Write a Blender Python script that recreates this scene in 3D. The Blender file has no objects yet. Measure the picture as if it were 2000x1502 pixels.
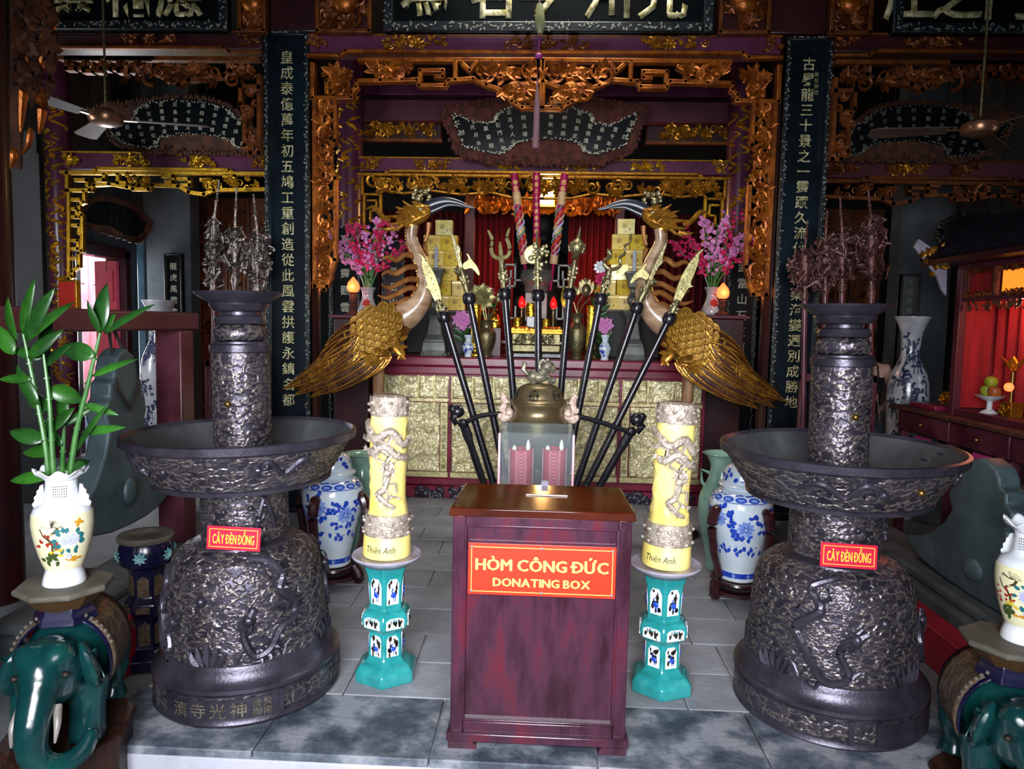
import bpy, bmesh, math, random
import numpy as np
from mathutils import Matrix, Vector
PI = math.pi
sc = bpy.context.scene
COL = sc.collection
# ------------------------------------------------------------------ camera
F_PX, CXP, CYP = 1400.0, 1000.0, 751.0
cd = bpy.data.cameras.new('camera'); cam = bpy.data.objects.new('camera', cd); COL.objects.link(cam)
cd.sensor_width = 36; cd.sensor_fit = 'HORIZONTAL'; cd.lens = 36 * F_PX / 2000; cd.clip_start = .05
RM = Matrix.Rotation(math.radians(2.45), 3, 'Z') @ Matrix.Rotation(math.radians(90 - 4.8), 3, 'X') @ Matrix.Rotation(math.radians(1.2), 3, 'Z')
CAMP = Vector((0, 0, 1.5))
cam.matrix_world = Matrix.Translation(CAMP) @ RM.to_4x4()
sc.camera = cam
def W(px, py, Y):            # survey helper: the point seen at a photo pixel on the plane at distance Y
    d = RM @ Vector(((px - CXP) / F_PX, -(py - CYP) / F_PX, -1)); return CAMP + d * (Y / d.y)
def WZ(px, py, Z):
    d = RM @ Vector(((px - CXP) / F_PX, -(py - CYP) / F_PX, -1)); return CAMP + d * ((Z - 1.5) / d.z)
def WX(px, py, X):
    d = RM @ Vector(((px - CXP) / F_PX, -(py - CYP) / F_PX, -1)); return CAMP + d * (X / d.x)
# ------------------------------------------------------------------ light
sc.view_settings.view_transform = 'Standard'; sc.view_settings.look = 'None'
sc.view_settings.gamma = 1; sc.view_settings.use_curve_mapping = False; sc.view_settings.exposure = 0.0
wd = bpy.data.worlds.new('world'); sc.world = wd; wd.use_nodes = True
wd.node_tree.nodes['Background'].inputs[0].default_value = (.55, .68, 1, 1)
wd.node_tree.nodes['Background'].inputs[1].default_value = .3
sc.cycles.max_bounces = 6; sc.cycles.diffuse_bounces = 3; sc.cycles.glossy_bounces = 3; sc.cycles.caustics_reflective = False; sc.cycles.caustics_refractive = False
def area(name, loc, look, sx, sy, power, col, spread=180):
    l = bpy.data.lights.new(name, 'AREA'); l.shape = 'RECTANGLE'; l.size = sx; l.size_y = sy; l.energy = power; l.color = col
    l.spread = math.radians(spread)
    o = bpy.data.objects.new(name, l); COL.objects.link(o); o.location = loc
    o.rotation_euler = (Vector(look) - Vector(loc)).to_track_quat('-Z', 'Y').to_euler(); return o
def point(name, loc, power, col, r=.05):
    l = bpy.data.lights.new(name, 'POINT'); l.energy = power; l.color = col; l.shadow_soft_size = r
    o = bpy.data.objects.new(name, l); COL.objects.link(o); o.location = loc; return o
area('entrance_daylight', (-.25, -.75, 1.75), (-.15, 4.5, .7), 2.2, 1.6, 112, (.92, .94, 1), 84)
area('side_door_daylight', (-5.45, 9.0, 1.4), (-2, 7.6, .9), .9, 1.6, 60, (.92, .95, 1))
area('left_aisle_fill', (-5.4, 4.2, 2.0), (-3.2, 7.4, 1.7), 1.2, 1.6, 45, (.95, .97, 1), 120)  # added fill for the left bay; the wall has no opening here
area('right_aisle_fill', (5.4, 4.2, 2.0), (3.4, 7.0, 1.7), 1.0, 1.4, 6, (.85, .92, 1), 120)  # added weak fill for the right bay, from a solid wall
area('altar_overhead_fill', (0, 5.0, 4.6), (0, 5.6, 1), 1.2, .5, 26, (1, .9, .8), 110)  # added overhead fill to brighten the altar, with no real opening above it
# ------------------------------------------------------------------ materials
def lin(h):
    if isinstance(h, str):
        h = h.lstrip('#'); c = [int(h[i:i + 2], 16) / 255 for i in (0, 2, 4)]
    else: c = h
    return tuple(x / 12.92 if x <= .04045 else ((x + .055) / 1.055) ** 2.4 for x in c) + (1,)
MATS = {}
def M(name, c1, c2=None, rough=.5, metal=0, scale=6, bump=0, bscale=30, coat=0, emit=None, es=1, wear=None, alpha=1, stretch=(1, 1, 1), lo=.4, hi=.62, trans=0, c3=None, contour=0):
    m = bpy.data.materials.new(name); m.use_nodes = True; MATS[name] = m
    nt = m.node_tree; N = nt.nodes; L = nt.links; b = N['Principled BSDF']
    b.inputs['Base Color'].default_value = lin(c1); b.inputs['Roughness'].default_value = rough; b.inputs['Metallic'].default_value = metal
    b.inputs['Coat Weight'].default_value = coat; b.inputs['Coat Roughness'].default_value = .15
    b.inputs['Transmission Weight'].default_value = trans
    tc = N.new('ShaderNodeTexCoord'); mp = N.new('ShaderNodeMapping'); mp.inputs['Scale'].default_value = stretch
    L.new(tc.outputs['Object'], mp.inputs['Vector'])
    if c2 is not None:
        n = N.new('ShaderNodeTexNoise'); n.inputs['Scale'].default_value = scale; n.inputs['Detail'].default_value = 6; n.inputs['Roughness'].default_value = .62
        L.new(mp.outputs[0], n.inputs['Vector'])
        r = N.new('ShaderNodeValToRGB'); r.color_ramp.elements[0].position = lo; r.color_ramp.elements[1].position = hi
        r.color_ramp.elements[0].color = lin(c1); r.color_ramp.elements[1].color = lin(c2)
        if c3: e = r.color_ramp.elements.new((lo + hi) / 2); e.color = lin(c3)
        L.new(n.outputs['Fac'], r.inputs['Fac']); out = r.outputs['Color']
    else:
        rgb = N.new('ShaderNodeRGB'); rgb.outputs[0].default_value = lin(c1); out = rgb.outputs[0]
    if wear:
        a = N.new('ShaderNodeAttribute'); a.attribute_name = 'wear'
        mx = N.new('ShaderNodeMixRGB'); L.new(a.outputs['Fac'], mx.inputs[0]); L.new(out, mx.inputs[1]); mx.inputs[2].default_value = lin(wear); out = mx.outputs[0]
    L.new(out, b.inputs['Base Color'])
    if bump:
        n2 = N.new('ShaderNodeTexNoise'); n2.inputs['Scale'].default_value = bscale; n2.inputs['Detail'].default_value = 4
        L.new(mp.outputs[0], n2.inputs['Vector']); h = n2.outputs['Fac']
        if contour:
            w = N.new('ShaderNodeMath'); w.operation = 'PINGPONG'; w.inputs[1].default_value = contour; L.new(h, w.inputs[0])
            w2 = N.new('ShaderNodeMath'); w2.operation = 'DIVIDE'; w2.inputs[1].default_value = contour; L.new(w.outputs[0], w2.inputs[0]); h = w2.outputs[0]
        bp = N.new('ShaderNodeBump'); bp.inputs['Strength'].default_value = bump; bp.inputs['Distance'].default_value = .01
        L.new(h, bp.inputs['Height']); L.new(bp.outputs[0], b.inputs['Normal'])
    if emit:
        b.inputs['Emission Color'].default_value = lin(emit); b.inputs['Emission Strength'].default_value = es
    if alpha < 1: b.inputs['Alpha'].default_value = alpha
    return m
M('lacquer', '#451420', '#57222e', rough=.5, coat=.08, scale=3)
M('lacquer_dark', '#2a0c10', '#3a1216', rough=.4, coat=.2, scale=3)
M('lacquer_plum', '#4c2038', '#5c2c48', rough=.3, coat=.3, scale=4)
M('altar_red', '#6d1630', '#8a2340', rough=.3, coat=.3, scale=5)
M('gilt', '#a06a1c', '#c48a2a', rough=.36, metal=.75, scale=14, bump=.25, bscale=60)
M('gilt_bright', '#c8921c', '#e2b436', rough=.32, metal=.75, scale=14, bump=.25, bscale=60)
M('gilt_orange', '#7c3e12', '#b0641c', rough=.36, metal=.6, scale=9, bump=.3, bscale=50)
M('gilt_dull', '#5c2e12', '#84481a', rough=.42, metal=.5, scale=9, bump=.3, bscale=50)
M('shiny_gold', '#d8a820', '#f6d95a', rough=.16, metal=1, scale=25, bump=.5, bscale=90)
M('board_black', '#080c0e', '#0c1416', rough=.24, coat=.4, scale=2)
M('board_blue', '#0a1216', '#101e28', rough=.24, coat=.5, scale=2)
M('board_edge', '#0c1216', '#182428', rough=.4, scale=20)
M('pearl', '#a4aa98', '#ccccb4', rough=.35, scale=30)
M('pearl_gold', '#8c8850', '#d0caa0', rough=.35, metal=.15, scale=28, bump=.5, bscale=80, lo=.42, hi=.58)
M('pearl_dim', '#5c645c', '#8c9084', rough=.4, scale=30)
M('wood_carved', '#321609', '#5a3016', rough=.7, scale=12, bump=.4, bscale=40)
M('wood_red', '#3a1710', '#5a2a1c', rough=.85, scale=14, bump=.3, bscale=40)
M('wood_brown', '#241109', '#3e2014', rough=.55, scale=4, stretch=(6, 6, 1), bump=.2)
M('door_wood', '#42200f', '#6a3818', rough=.45, scale=4, stretch=(6, 6, 1), bump=.2)
M('wood_pole', '#6b4a2c', '#96704a', rough=.6, scale=5, stretch=(8, 8, .8), bump=.3, bscale=20)
M('black_wood', '#0e0d12', '#1a1620', rough=.35, coat=.3, scale=12, bump=.2, bscale=40)
M('rosewood', '#2a1216', '#3e1c20', rough=.3, coat=.3, scale=8, stretch=(1, 1, 6))
M('bronze_dark', '#302c38', '#48434f', rough=.34, metal=.6, scale=7, wear='#948b80', bump=.15, bscale=120)
M('bronze_plain', '#36333d', '#4c4854', rough=.33, metal=.6, scale=6, bump=.12, bscale=90)
M('bronze_green', '#34444a', '#5a6c70', rough=.5, metal=.3, scale=4, bump=.15, bscale=30, lo=.3, hi=.7)
M('bronze_gold', '#6c5e40', '#857758', rough=.36, metal=.7, scale=6, bump=.1, bscale=60)
M('bronze_verd', '#5a5444', '#8a8470', rough=.45, metal=.5, scale=20, bump=.3, bscale=60)
M('pink_bronze', '#b09488', '#d8c0b0', rough=.5, metal=.3, scale=30, bump=.4, bscale=80)
M('brass_knob', '#8c6a34', '#a8854a', rough=.3, metal=.9, scale=10)
M('brass_pale', '#8c8454', '#b4aa74', rough=.42, metal=.6, scale=16, bump=.2, bscale=60)
M('brass_dull', '#6e6648', '#928a66', rough=.36, metal=.75, scale=20, bump=.4, bscale=80)
M('pewter', '#565a55', '#70746d', rough=.45, metal=.3, scale=8)
M('silver', '#5c5450', '#948a84', rough=.3, metal=.85, scale=40, bump=.5, bscale=90)
M('silver_red', '#4a2c2c', '#6e4c48', rough=.34, metal=.5, scale=40, bump=.5, bscale=90)
M('silver_candle', '#98887c', '#c4b8a8', rough=.4, metal=.35, scale=40, bump=.6, bscale=90)
M('yellow_wax', '#e8cf6a', '#f3df8c', rough=.45, scale=6, bump=.15, bscale=14)
M('teal_glaze', '#177470', '#3a9c98', rough=.18, coat=.6, scale=9, c3='#24888a', lo=.3, hi=.7)
M('teal_pale', '#5a9aa0', '#8ab8b8', rough=.25, coat=.4, scale=12)
M('grey_glaze', '#8c8698', '#a8a2b0', rough=.3, coat=.3, scale=8)
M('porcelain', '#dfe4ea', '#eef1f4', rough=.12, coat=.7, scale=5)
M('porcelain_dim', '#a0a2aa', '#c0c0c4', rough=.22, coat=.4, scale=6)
M('porcelain_cream', '#e6e0b4', '#f0ecc8', rough=.14, coat=.6, scale=3)
M('porcelain_blue', '#c8d8e6', '#e2ecf2', rough=.12, coat=.7, scale=5)
M('celadon', '#7ca894', '#a0c4b0', rough=.16, coat=.6, scale=5)
M('cobalt', '#1c3aa8', '#2c54c8', rough=.15, coat=.6, scale=30)
M('cobalt_light', '#6c8cd8', '#9cb4e8', rough=.15, coat=.6, scale=30)
M('cobalt_dark', '#28304c', '#464e68', rough=.2, coat=.5, scale=30)
M('navy_glaze', '#0d0d28', '#181838', rough=.22, coat=.4, scale=8)
M('elephant_green', '#082c2a', '#124a42', rough=.2, coat=.6, scale=5, c3='#0c3638', lo=.3, hi=.7)
M('blanket_tan', '#4a3c30', '#66543e', rough=.4, coat=.2, scale=30, bump=.7, bscale=50)
M('dusty_tan', '#4a463c', '#625c50', rough=.7, scale=10)
M('tusk', '#7c7670', '#98928c', rough=.35, coat=.2, scale=8)
M('leaf', '#173f12', '#2f681d', rough=.36, coat=.2, scale=5)
M('leaf_dark', '#143814', '#28581e', rough=.34, coat=.2, scale=5)
M('stem', '#2a5c24', '#467c38', rough=.4, coat=.2, scale=10)
M('paint_red', '#a02820'); M('paint_orange', '#c88c20'); M('paint_brown', '#4a3418'); M('paint_teal', '#1c6a70'); M('paint_lilac', '#aeb4dc', '#dfe2f4', scale=30); M('paint_green', '#3a4c20'); M('paint_yellow', '#d8b830')
M('blossom_pink', '#d070b8', '#e8a0d4', rough=.6, scale=60)
M('blossom_red', '#b01048', '#d8246c', rough=.6, scale=60)
M('cloth_red', '#7a0a12', '#a0121c', rough=.75, scale=3, stretch=(6, 6, .3))
M('cloth_dark', '#4a0a12', '#6a1018', rough=.7, scale=3, stretch=(6, 6, .3))
M('sign_red', '#c82a0e', rough=.35, coat=.3); M('sign_crimson', '#b81838', rough=.35, coat=.2)
M('sign_yellow', '#f3cf62', rough=.4); M('sign_gold', '#e0b43a', rough=.4); M('sign_pink_edge', '#e8a0a0', rough=.4)
M('screw_steel', '#b8bcc0', rough=.25, metal=.8)
M('box_lacquer', '#2a0c18', '#561826', rough=.24, coat=.4, scale=4, stretch=(3, 3, .8), c3='#3e1e30', lo=.34, hi=.66, bump=.08, bscale=20)
M('box_lid', '#2c0d05', '#5a220a', rough=.1, coat=.5, scale=2.5, stretch=(1, 5, 1), lo=.3, hi=.75)
M('slot_white', '#d8c0b4', rough=.5)
M('stone', '#7e8088', '#989aa2', rough=.75, scale=6, bump=.25, bscale=30, c3='#888b92', lo=.3, hi=.7)
M('stone_b', '#74777e', '#8c8f94', rough=.78, scale=7, bump=.25, bscale=30, lo=.3, hi=.7)
M('stone_dark', '#38404c', '#8c9098', rough=.6, scale=5, bump=.3, bscale=40, c3='#5c646e', lo=.4, hi=.6)
M('stone_mid', '#5c6066', '#7c8084', rough=.75, scale=4, bump=.25, bscale=25, lo=.3, hi=.7)
M('stone_light', '#a4a6b2', '#bebfca', rough=.8, scale=5, bump=.3, bscale=25, lo=.3, hi=.7)
M('stone_sill', '#33373a', '#4a4e50', rough=.8, scale=5, bump=.3, bscale=20)
M('grout', '#808288', '#94969a', rough=.9, scale=20)
M('plaster', '#40464a', '#555b5f', rough=.9, scale=2, bump=.15, bscale=12)
M('plaster_dark', '#1c1e20', '#26282a', rough=.9, scale=2)
M('ceiling_wood', '#140a08', '#1e100c', rough=.8, scale=3)
M('door_pink', '#d03c58', '#e05470', rough=.5, scale=3)
M('door_pale', '#e08ca0', '#f0a8b8', rough=.5, scale=3)
M('outdoor_wall', '#e8d8c8', '#f4ece0', rough=.9, scale=4)
M('bright_blue', '#3c5c70', '#54788a', rough=.35, coat=.3, scale=4)
M('gold_relief', '#b0a468', '#ece2b0', rough=.34, metal=.3, scale=22, bump=.6, bscale=60, wear='#fff8e0', lo=.36, hi=.56)
M('gold_flat', '#b4a870', '#d4ca98', rough=.4, metal=.35, scale=30, bump=.3, bscale=60)
M('yellow_box', '#d6b214', '#ecd02c', rough=.4, scale=8)
M('yellow_box_pale', '#e0d070', '#f4eca8', rough=.25, metal=.1, scale=8)
M('ink', '#1a1408', rough=.6)
M('crane_neck', '#8c6c50', '#b89c80', rough=.3, coat=.5, scale=5, stretch=(1, 1, 3))
M('crane_gold', '#8c5a1c', '#c08c30', rough=.32, metal=.65, scale=12, bump=.3, bscale=50)
M('crane_scale', '#80591a', '#a87e2c', rough=.42, metal=.5, scale=12, bump=.4, bscale=60)
M('crane_feather', '#54300f', '#845422', rough=.4, metal=.45, scale=8, bump=.4, bscale=60, lo=.35, hi=.65)
M('crane_dark', '#34140f', '#5a3416', rough=.45, metal=.2, scale=10, bump=.3, bscale=50)
M('beak_horn', '#1c1e28', '#30333f', rough=.35, coat=.3, scale=4)
M('plume', '#7c4a20', '#a06a34', rough=.4, metal=.3, scale=10)
M('incense_red', '#9a1048', '#b01858', rough=.4); M('incense_tan', '#c8a070', '#e0c090', rough=.5, scale=30, bump=.5, bscale=60); M('incense_green', '#5c9a6c'); M('incense_orange', '#d04818'); M('incense_blue', '#b8c8f0')
M('candle_red', '#a82840', '#c04058', rough=.4, coat=.2, scale=12); M('candle_line', '#e0a0ac', rough=.5); M('flame_white', '#e8e8d8', rough=.5)
M('bulb_flame', '#ff8040', rough=.3, emit='#ff6030', es=3.2); M('bulb_red', '#e01010', rough=.3, emit='#ff1418', es=1.6)
M('lantern_glow', '#fff0d0', rough=.4, emit='#ffd890', es=14); M('shrine_glow', '#ffb050', rough=.4, emit='#ff8a20', es=1.1)
M('candle_white', '#b8c4d4', '#d4dce4', rough=.4)
M('paper_pink', '#c02878', '#d03c88', rough=.7); M('paper_white', '#d0ccc8', rough=.8)
M('dust_grey', '#2c2e30', '#404244', rough=.7, scale=5)
M('skin', '#b08878', '#c49c8a', rough=.5, scale=10); M('black_cloth', '#0c0c0e', '#16161a', rough=.8); M('hair_dark', '#1a1210', '#241a16', rough=.5)
M('trouser_cloth', '#2a2c34', '#363840', rough=.8)
M('fruit_green', '#7c8c20', '#a0b030', rough=.4, scale=8); M('fruit_red', '#8c4420', '#b07030', rough=.4, scale=8)
M('fan_metal', '#8c6448', '#a87c5c', rough=.3, metal=.7); M('fan_blade', '#4a3a30', '#5c4a3e', rough=.55)
M('jade', '#6c7450', '#868c64', rough=.4); M('tassel', '#6c4c54', '#8c6870', rough=.6, scale=20, stretch=(20, 20, 1)); M('bead_magenta', '#8c2c7c')
M('red_rail', '#8c1428', '#a81c30', rough=.4); M('frame_maroon', '#4a1c28', '#62303c', rough=.4, coat=.15, scale=4)
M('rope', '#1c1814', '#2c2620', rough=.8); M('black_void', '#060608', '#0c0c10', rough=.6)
def glass_mat(name, tint, a):
    m = bpy.data.materials.new(name); m.use_nodes = True; MATS[name] = m; nt = m.node_tree; N = nt.nodes; L = nt.links
    N.remove(N['Principled BSDF']); tr = N.new('ShaderNodeBsdfTransparent'); tr.inputs[0].default_value = lin(tint)
    gl = N.new('ShaderNodeBsdfGlossy'); gl.inputs['Roughness'].default_value = .06
    df = N.new('ShaderNodeBsdfDiffuse'); df.inputs[0].default_value = (.75, .8, .85, 1)
    m1 = N.new('ShaderNodeMixShader'); m1.inputs[0].default_value = a; L.new(tr.outputs[0], m1.inputs[1]); L.new(df.outputs[0], m1.inputs[2])
    m2 = N.new('ShaderNodeMixShader'); m2.inputs[0].default_value = .06; L.new(m1.outputs[0], m2.inputs[1]); L.new(gl.outputs[0], m2.inputs[2])
    L.new(m2.outputs[0], N['Material Output'].inputs[0]); return m
glass_mat('acrylic', '#f6fafa', .05)
# ------------------------------------------------------------------ numeric helpers
def sm(a, b, x): t = np.clip((x - a) / (b - a), 0, 1); return t * t * (3 - 2 * t)
_rs = np.random.RandomState(7); _P = _rs.permutation(256); _P = np.concatenate([_P, _P, _P]); _G = _rs.normal(size=(256, 3)); _G /= np.linalg.norm(_G, axis=1)[:, None]
def perlin(p):
    p = np.asarray(p, float); i = np.floor(p).astype(int); f = p - i; u = f * f * f * (f * (f * 6 - 15) + 10); r = 0
    for dx in (0, 1):
        for dy in (0, 1):
            for dz in (0, 1):
                h = _P[_P[_P[(i[..., 0] + dx) & 255] + ((i[..., 1] + dy) & 255)] + ((i[..., 2] + dz) & 255)]
                g = (_G[h] * (f - np.array([dx, dy, dz]))).sum(-1)
                w = (u[..., 0] if dx else 1 - u[..., 0]) * (u[..., 1] if dy else 1 - u[..., 1]) * (u[..., 2] if dz else 1 - u[..., 2])
                r = r + g * w
    return r
def clouds(p, f):
    n = perlin(p * f) + .4 * perlin(p * f * 2.1 + 9)
    rim = np.exp(-(n / .075) ** 2); rim2 = np.exp(-((n - .3) / .05) ** 2) * .5
    return .35 * sm(-.05, .1, n) + .6 * rim + rim2 * .5, np.clip(rim * .75 + rim2 * .6, 0, 1)
def catmull(pts, n=8, closed=False):
    P = [np.array(p, float) for p in pts]; out = []
    m = len(P)
    for k in range(m if closed else m - 1):
        a = P[(k - 1) % m] if closed or k > 0 else P[0]; b = P[k]; c = P[(k + 1) % m]; d = P[(k + 2) % m] if closed or k < m - 2 else P[-1]
        for j in range(n):
            t = j / n; out.append(.5 * (2 * b + (c - a) * t + (2 * a - 5 * b + 4 * c - d) * t * t + (3 * b - a - 3 * c + d) * t ** 3))
    if not closed: out.append(P[-1])
    return out
# ------------------------------------------------------------------ mesh builder
class B:
    def __init__(s): s.v = []; s.f = []; s.w = None; s.n = 0
    def add(s, v, f):
        k = s.n; v = [tuple(map(float, p)) for p in v]; s.v += v; s.n += len(v); s.f += [tuple(i + k for i in q) for q in f]; return s
    def box(s, x0, x1, y0, y1, z0, z1):
        x0, x1 = sorted((x0, x1)); y0, y1 = sorted((y0, y1)); z0, z1 = sorted((z0, z1))
        return s.add([(x0, y0, z0), (x1, y0, z0), (x1, y1, z0), (x0, y1, z0), (x0, y0, z1), (x1, y0, z1), (x1, y1, z1), (x0, y1, z1)],
                     [(3, 2, 1, 0), (4, 5, 6, 7), (0, 1, 5, 4), (1, 2, 6, 5), (2, 3, 7, 6), (3, 0, 4, 7)])
    def cbox(s, c, d, rot=None):
        v = [Vector((sx * d[0] / 2, sy * d[1] / 2, sz * d[2] / 2)) for sz in (-1, 1) for sx, sy in ((-1, -1), (1, -1), (1, 1), (-1, 1))]
        if rot is not None: v = [rot @ q for q in v]
        return s.add([Vector(c) + q for q in v], [(3, 2, 1, 0), (4, 5, 6, 7), (0, 1, 5, 4), (1, 2, 6, 5), (2, 3, 7, 6), (3, 0, 4, 7)])
    def lathe(s, prof, n=32, c=(0, 0, 0), a0=0, cap=True, sx=1, sy=1):
        v = []; f = []; m = len(prof)
        for k in range(n):
            a = a0 + 2 * PI * k / n; ca, sa = math.cos(a) * sx, math.sin(a) * sy
            for r, z in prof: v.append((c[0] + r * ca, c[1] + r * sa, c[2] + z))
        for k in range(n):
            k2 = (k + 1) % n
            for j in range(m - 1): f.append((k * m + j, k2 * m + j, k2 * m + j + 1, k * m + j + 1))
        if cap:
            if prof[0][0] > 1e-5: f.append(tuple(k * m for k in reversed(range(n))))
            if prof[-1][0] > 1e-5: f.append(tuple(k * m + m - 1 for k in range(n)))
        return s.add(v, f)
    def tube(s, path, rad, n=8, flat=1.0, up=(0, 0, 1), cap=True):
        P = [Vector(tuple(p)) for p in path]; m = len(P); v = []; f = []
        R_ = rad if hasattr(rad, '__len__') else [rad] * m
        if len(R_) != m: R_ = np.interp(np.linspace(0, 1, m), np.linspace(0, 1, len(R_)), R_)
        u0 = Vector(up)
        for k in range(m):
            t = (P[min(k + 1, m - 1)] - P[max(k - 1, 0)])
            t = t.normalized() if t.length > 1e-9 else Vector((0, 0, 1))
            a = t.cross(u0)
            if a.length < 1e-3: a = t.cross(Vector((1, .1, 0)))
            a.normalize(); b = a.cross(t).normalized()
            for j in range(n):
                q = 2 * PI * j / n; v.append(P[k] + a * (R_[k] * math.cos(q)) + b * (R_[k] * flat * math.sin(q)))
        for k in range(m - 1):
            for j in range(n): f.append((k * n + j, k * n + (j + 1) % n, (k + 1) * n + (j + 1) % n, (k + 1) * n + j))
        if cap: f.append(tuple(reversed(range(n)))); f.append(tuple((m - 1) * n + j for j in range(n)))
        return s.add(v, f)
    def cyl(s, p, q, r, n=12): return s.tube([p, q], r if hasattr(r, '__len__') else [r, r], n)
    def ball(s, c, r, n=10, m=7, rot=None):
        r = r if hasattr(r, '__len__') else (r, r, r); v = []; f = []
        for i in range(m + 1):
            t = PI * i / m
            for j in range(n):
                a = 2 * PI * j / n; q = Vector((r[0] * math.sin(t) * math.cos(a), r[1] * math.sin(t) * math.sin(a), r[2] * math.cos(t)))
                v.append(Vector(c) + (rot @ q if rot is not None else q))
        for i in range(m):
            for j in range(n): f.append((i * n + j, (i + 1) * n + j, (i + 1) * n + (j + 1) % n, i * n + (j + 1) % n))
        return s.add(v, f)
    def prism(s, poly, y0, y1, ax='y'):      # outline (x, z) extruded along y
        n = len(poly); a = sum(poly[i][0] * poly[(i + 1) % n][1] - poly[(i + 1) % n][0] * poly[i][1] for i in range(n))
        if a < 0: poly = list(reversed(poly))
        g = (lambda p, y: (p[0], y, p[1])) if ax == 'y' else (lambda p, y: (y, p[0], p[1])) if ax == 'x' else (lambda p, y: (p[0], p[1], y))
        f = [tuple(range(n)), tuple(reversed(range(n, 2 * n)))] + [(i, i + n, (i + 1) % n + n, (i + 1) % n) for i in range(n)]
        return s.add([g(p, y0) for p in poly] + [g(p, y1) for p in poly], f)
    def leaf(s, p, d, nrm, L, w, curl=.0, fold=.15, n=5):      # a pointed petal or leaf with a folded midrib, two-sided thin solid
        p = Vector(p); d = Vector(d).normalized(); a = d.cross(Vector(nrm))
        if a.length < 1e-4: a = d.cross(Vector((.3, .5, .8)))
        a.normalize(); u = a.cross(d).normalized(); v = []; f = []
        for k in range(n + 1):
            t = k / n; wd = w * (math.sin(PI * min(1, t ** .8 * .96 + .04)) ** .8) * .5
            c = p + d * (L * t) - u * (curl * L * t * t)
            v += [c - a * wd + u * (fold * wd), c, c + a * wd + u * (fold * wd)]
        for k in range(n): b = k * 3; f += [(b, b + 1, b + 4, b + 3), (b + 1, b + 2, b + 5, b + 4)]
        return s.add(v, f)
    def xf(s, mat): s.v = [tuple(mat @ Vector(p)) for p in s.v]; return s
    def mesh(s, name, smooth=True):
        me = bpy.data.meshes.new(name); me.from_pydata(s.v, [], s.f); me.update()
        if smooth: me.polygons.foreach_set('use_smooth', [True] * len(me.polygons))
        return me
    def obj(s, name, mat, parent=None, smooth=True, bev=0, angle=40, mats=None, sub=0, fix=True):
        me = s.mesh(name, smooth)
        if fix:
            bm = bmesh.new(); bm.from_mesh(me); bmesh.ops.recalc_face_normals(bm, faces=bm.faces); bm.to_mesh(me); bm.free()
        if s.w is not None:
            at = me.attributes.new('wear', 'FLOAT', 'POINT'); at.data.foreach_set('value', np.asarray(s.w, np.float32))
        if smooth: me.set_sharp_from_angle(angle=math.radians(angle))
        o = place(me, name, mat, parent)
        if bev: bv = o.modifiers.new('b', 'BEVEL'); bv.width = bev; bv.segments = 2; bv.limit_method = 'ANGLE'
        if sub: sb = o.modifiers.new('s', 'SUBSURF'); sb.levels = sub; sb.render_levels = sub
        return o
def place(me, name, mat, parent=None, loc=None):
    if mat is not None and not me.materials: me.materials.append(MATS[mat])
    o = bpy.data.objects.new(name, me); COL.objects.link(o)
    if parent is not None:
        o.parent = parent
        if parent.type == 'EMPTY' and parent.get('_world'): o.location = -parent.location
    if loc is not None: o.location = loc
    return o
def thing(name, label, cat, loc=(0, 0, 0), rz=0, group=None, world=True):
    o = bpy.data.objects.new(name, None); COL.objects.link(o); o.location = loc; o.rotation_euler = (0, 0, rz); o.empty_display_size = .05
    o['label'] = label; o['category'] = cat
    if group: o['group'] = group
    if world: o['_world'] = 1
    return o
def tag(o, label, cat, group=None):
    o['label'] = label; o['category'] = cat
    if group: o['group'] = group
    return o
def struct(o): o['kind'] = 'structure'; return o
def dup(root, loc=None, rz=None, label=None, group=None, scale=None):
    r = root.copy(); COL.objects.link(r)
    if loc is not None: r.location = loc
    if rz is not None: r.rotation_euler = (0, 0, rz)
    if scale is not None: r.scale = scale
    if label: r['label'] = label
    if group: r['group'] = group
    for ch in root.children:
        c = ch.copy(); COL.objects.link(c); c.parent = r
        for g in ch.children:
            d = g.copy(); COL.objects.link(d); d.parent = c
    return r
def solid(o, t, off=-1):
    m = o.modifiers.new('t', 'SOLIDIFY'); m.thickness = t; m.offset = off; return o
def remesh(b, name, mat, parent, vox=.01, smooth=6):
    me = b.mesh(name); o = bpy.data.objects.new('tmp', me); COL.objects.link(o)
    r = o.modifiers.new('r', 'REMESH'); r.mode = 'VOXEL'; r.voxel_size = vox
    s_ = o.modifiers.new('s', 'SMOOTH'); s_.iterations = smooth; s_.factor = .5
    dg = bpy.context.evaluated_depsgraph_get(); nm = bpy.data.meshes.new_from_object(o.evaluated_get(dg)); bpy.data.objects.remove(o)
    nm.name = name; nm.materials.clear(); nm.polygons.foreach_set('use_smooth', [True] * len(nm.polygons)); return place(nm, name, mat, parent)
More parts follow.
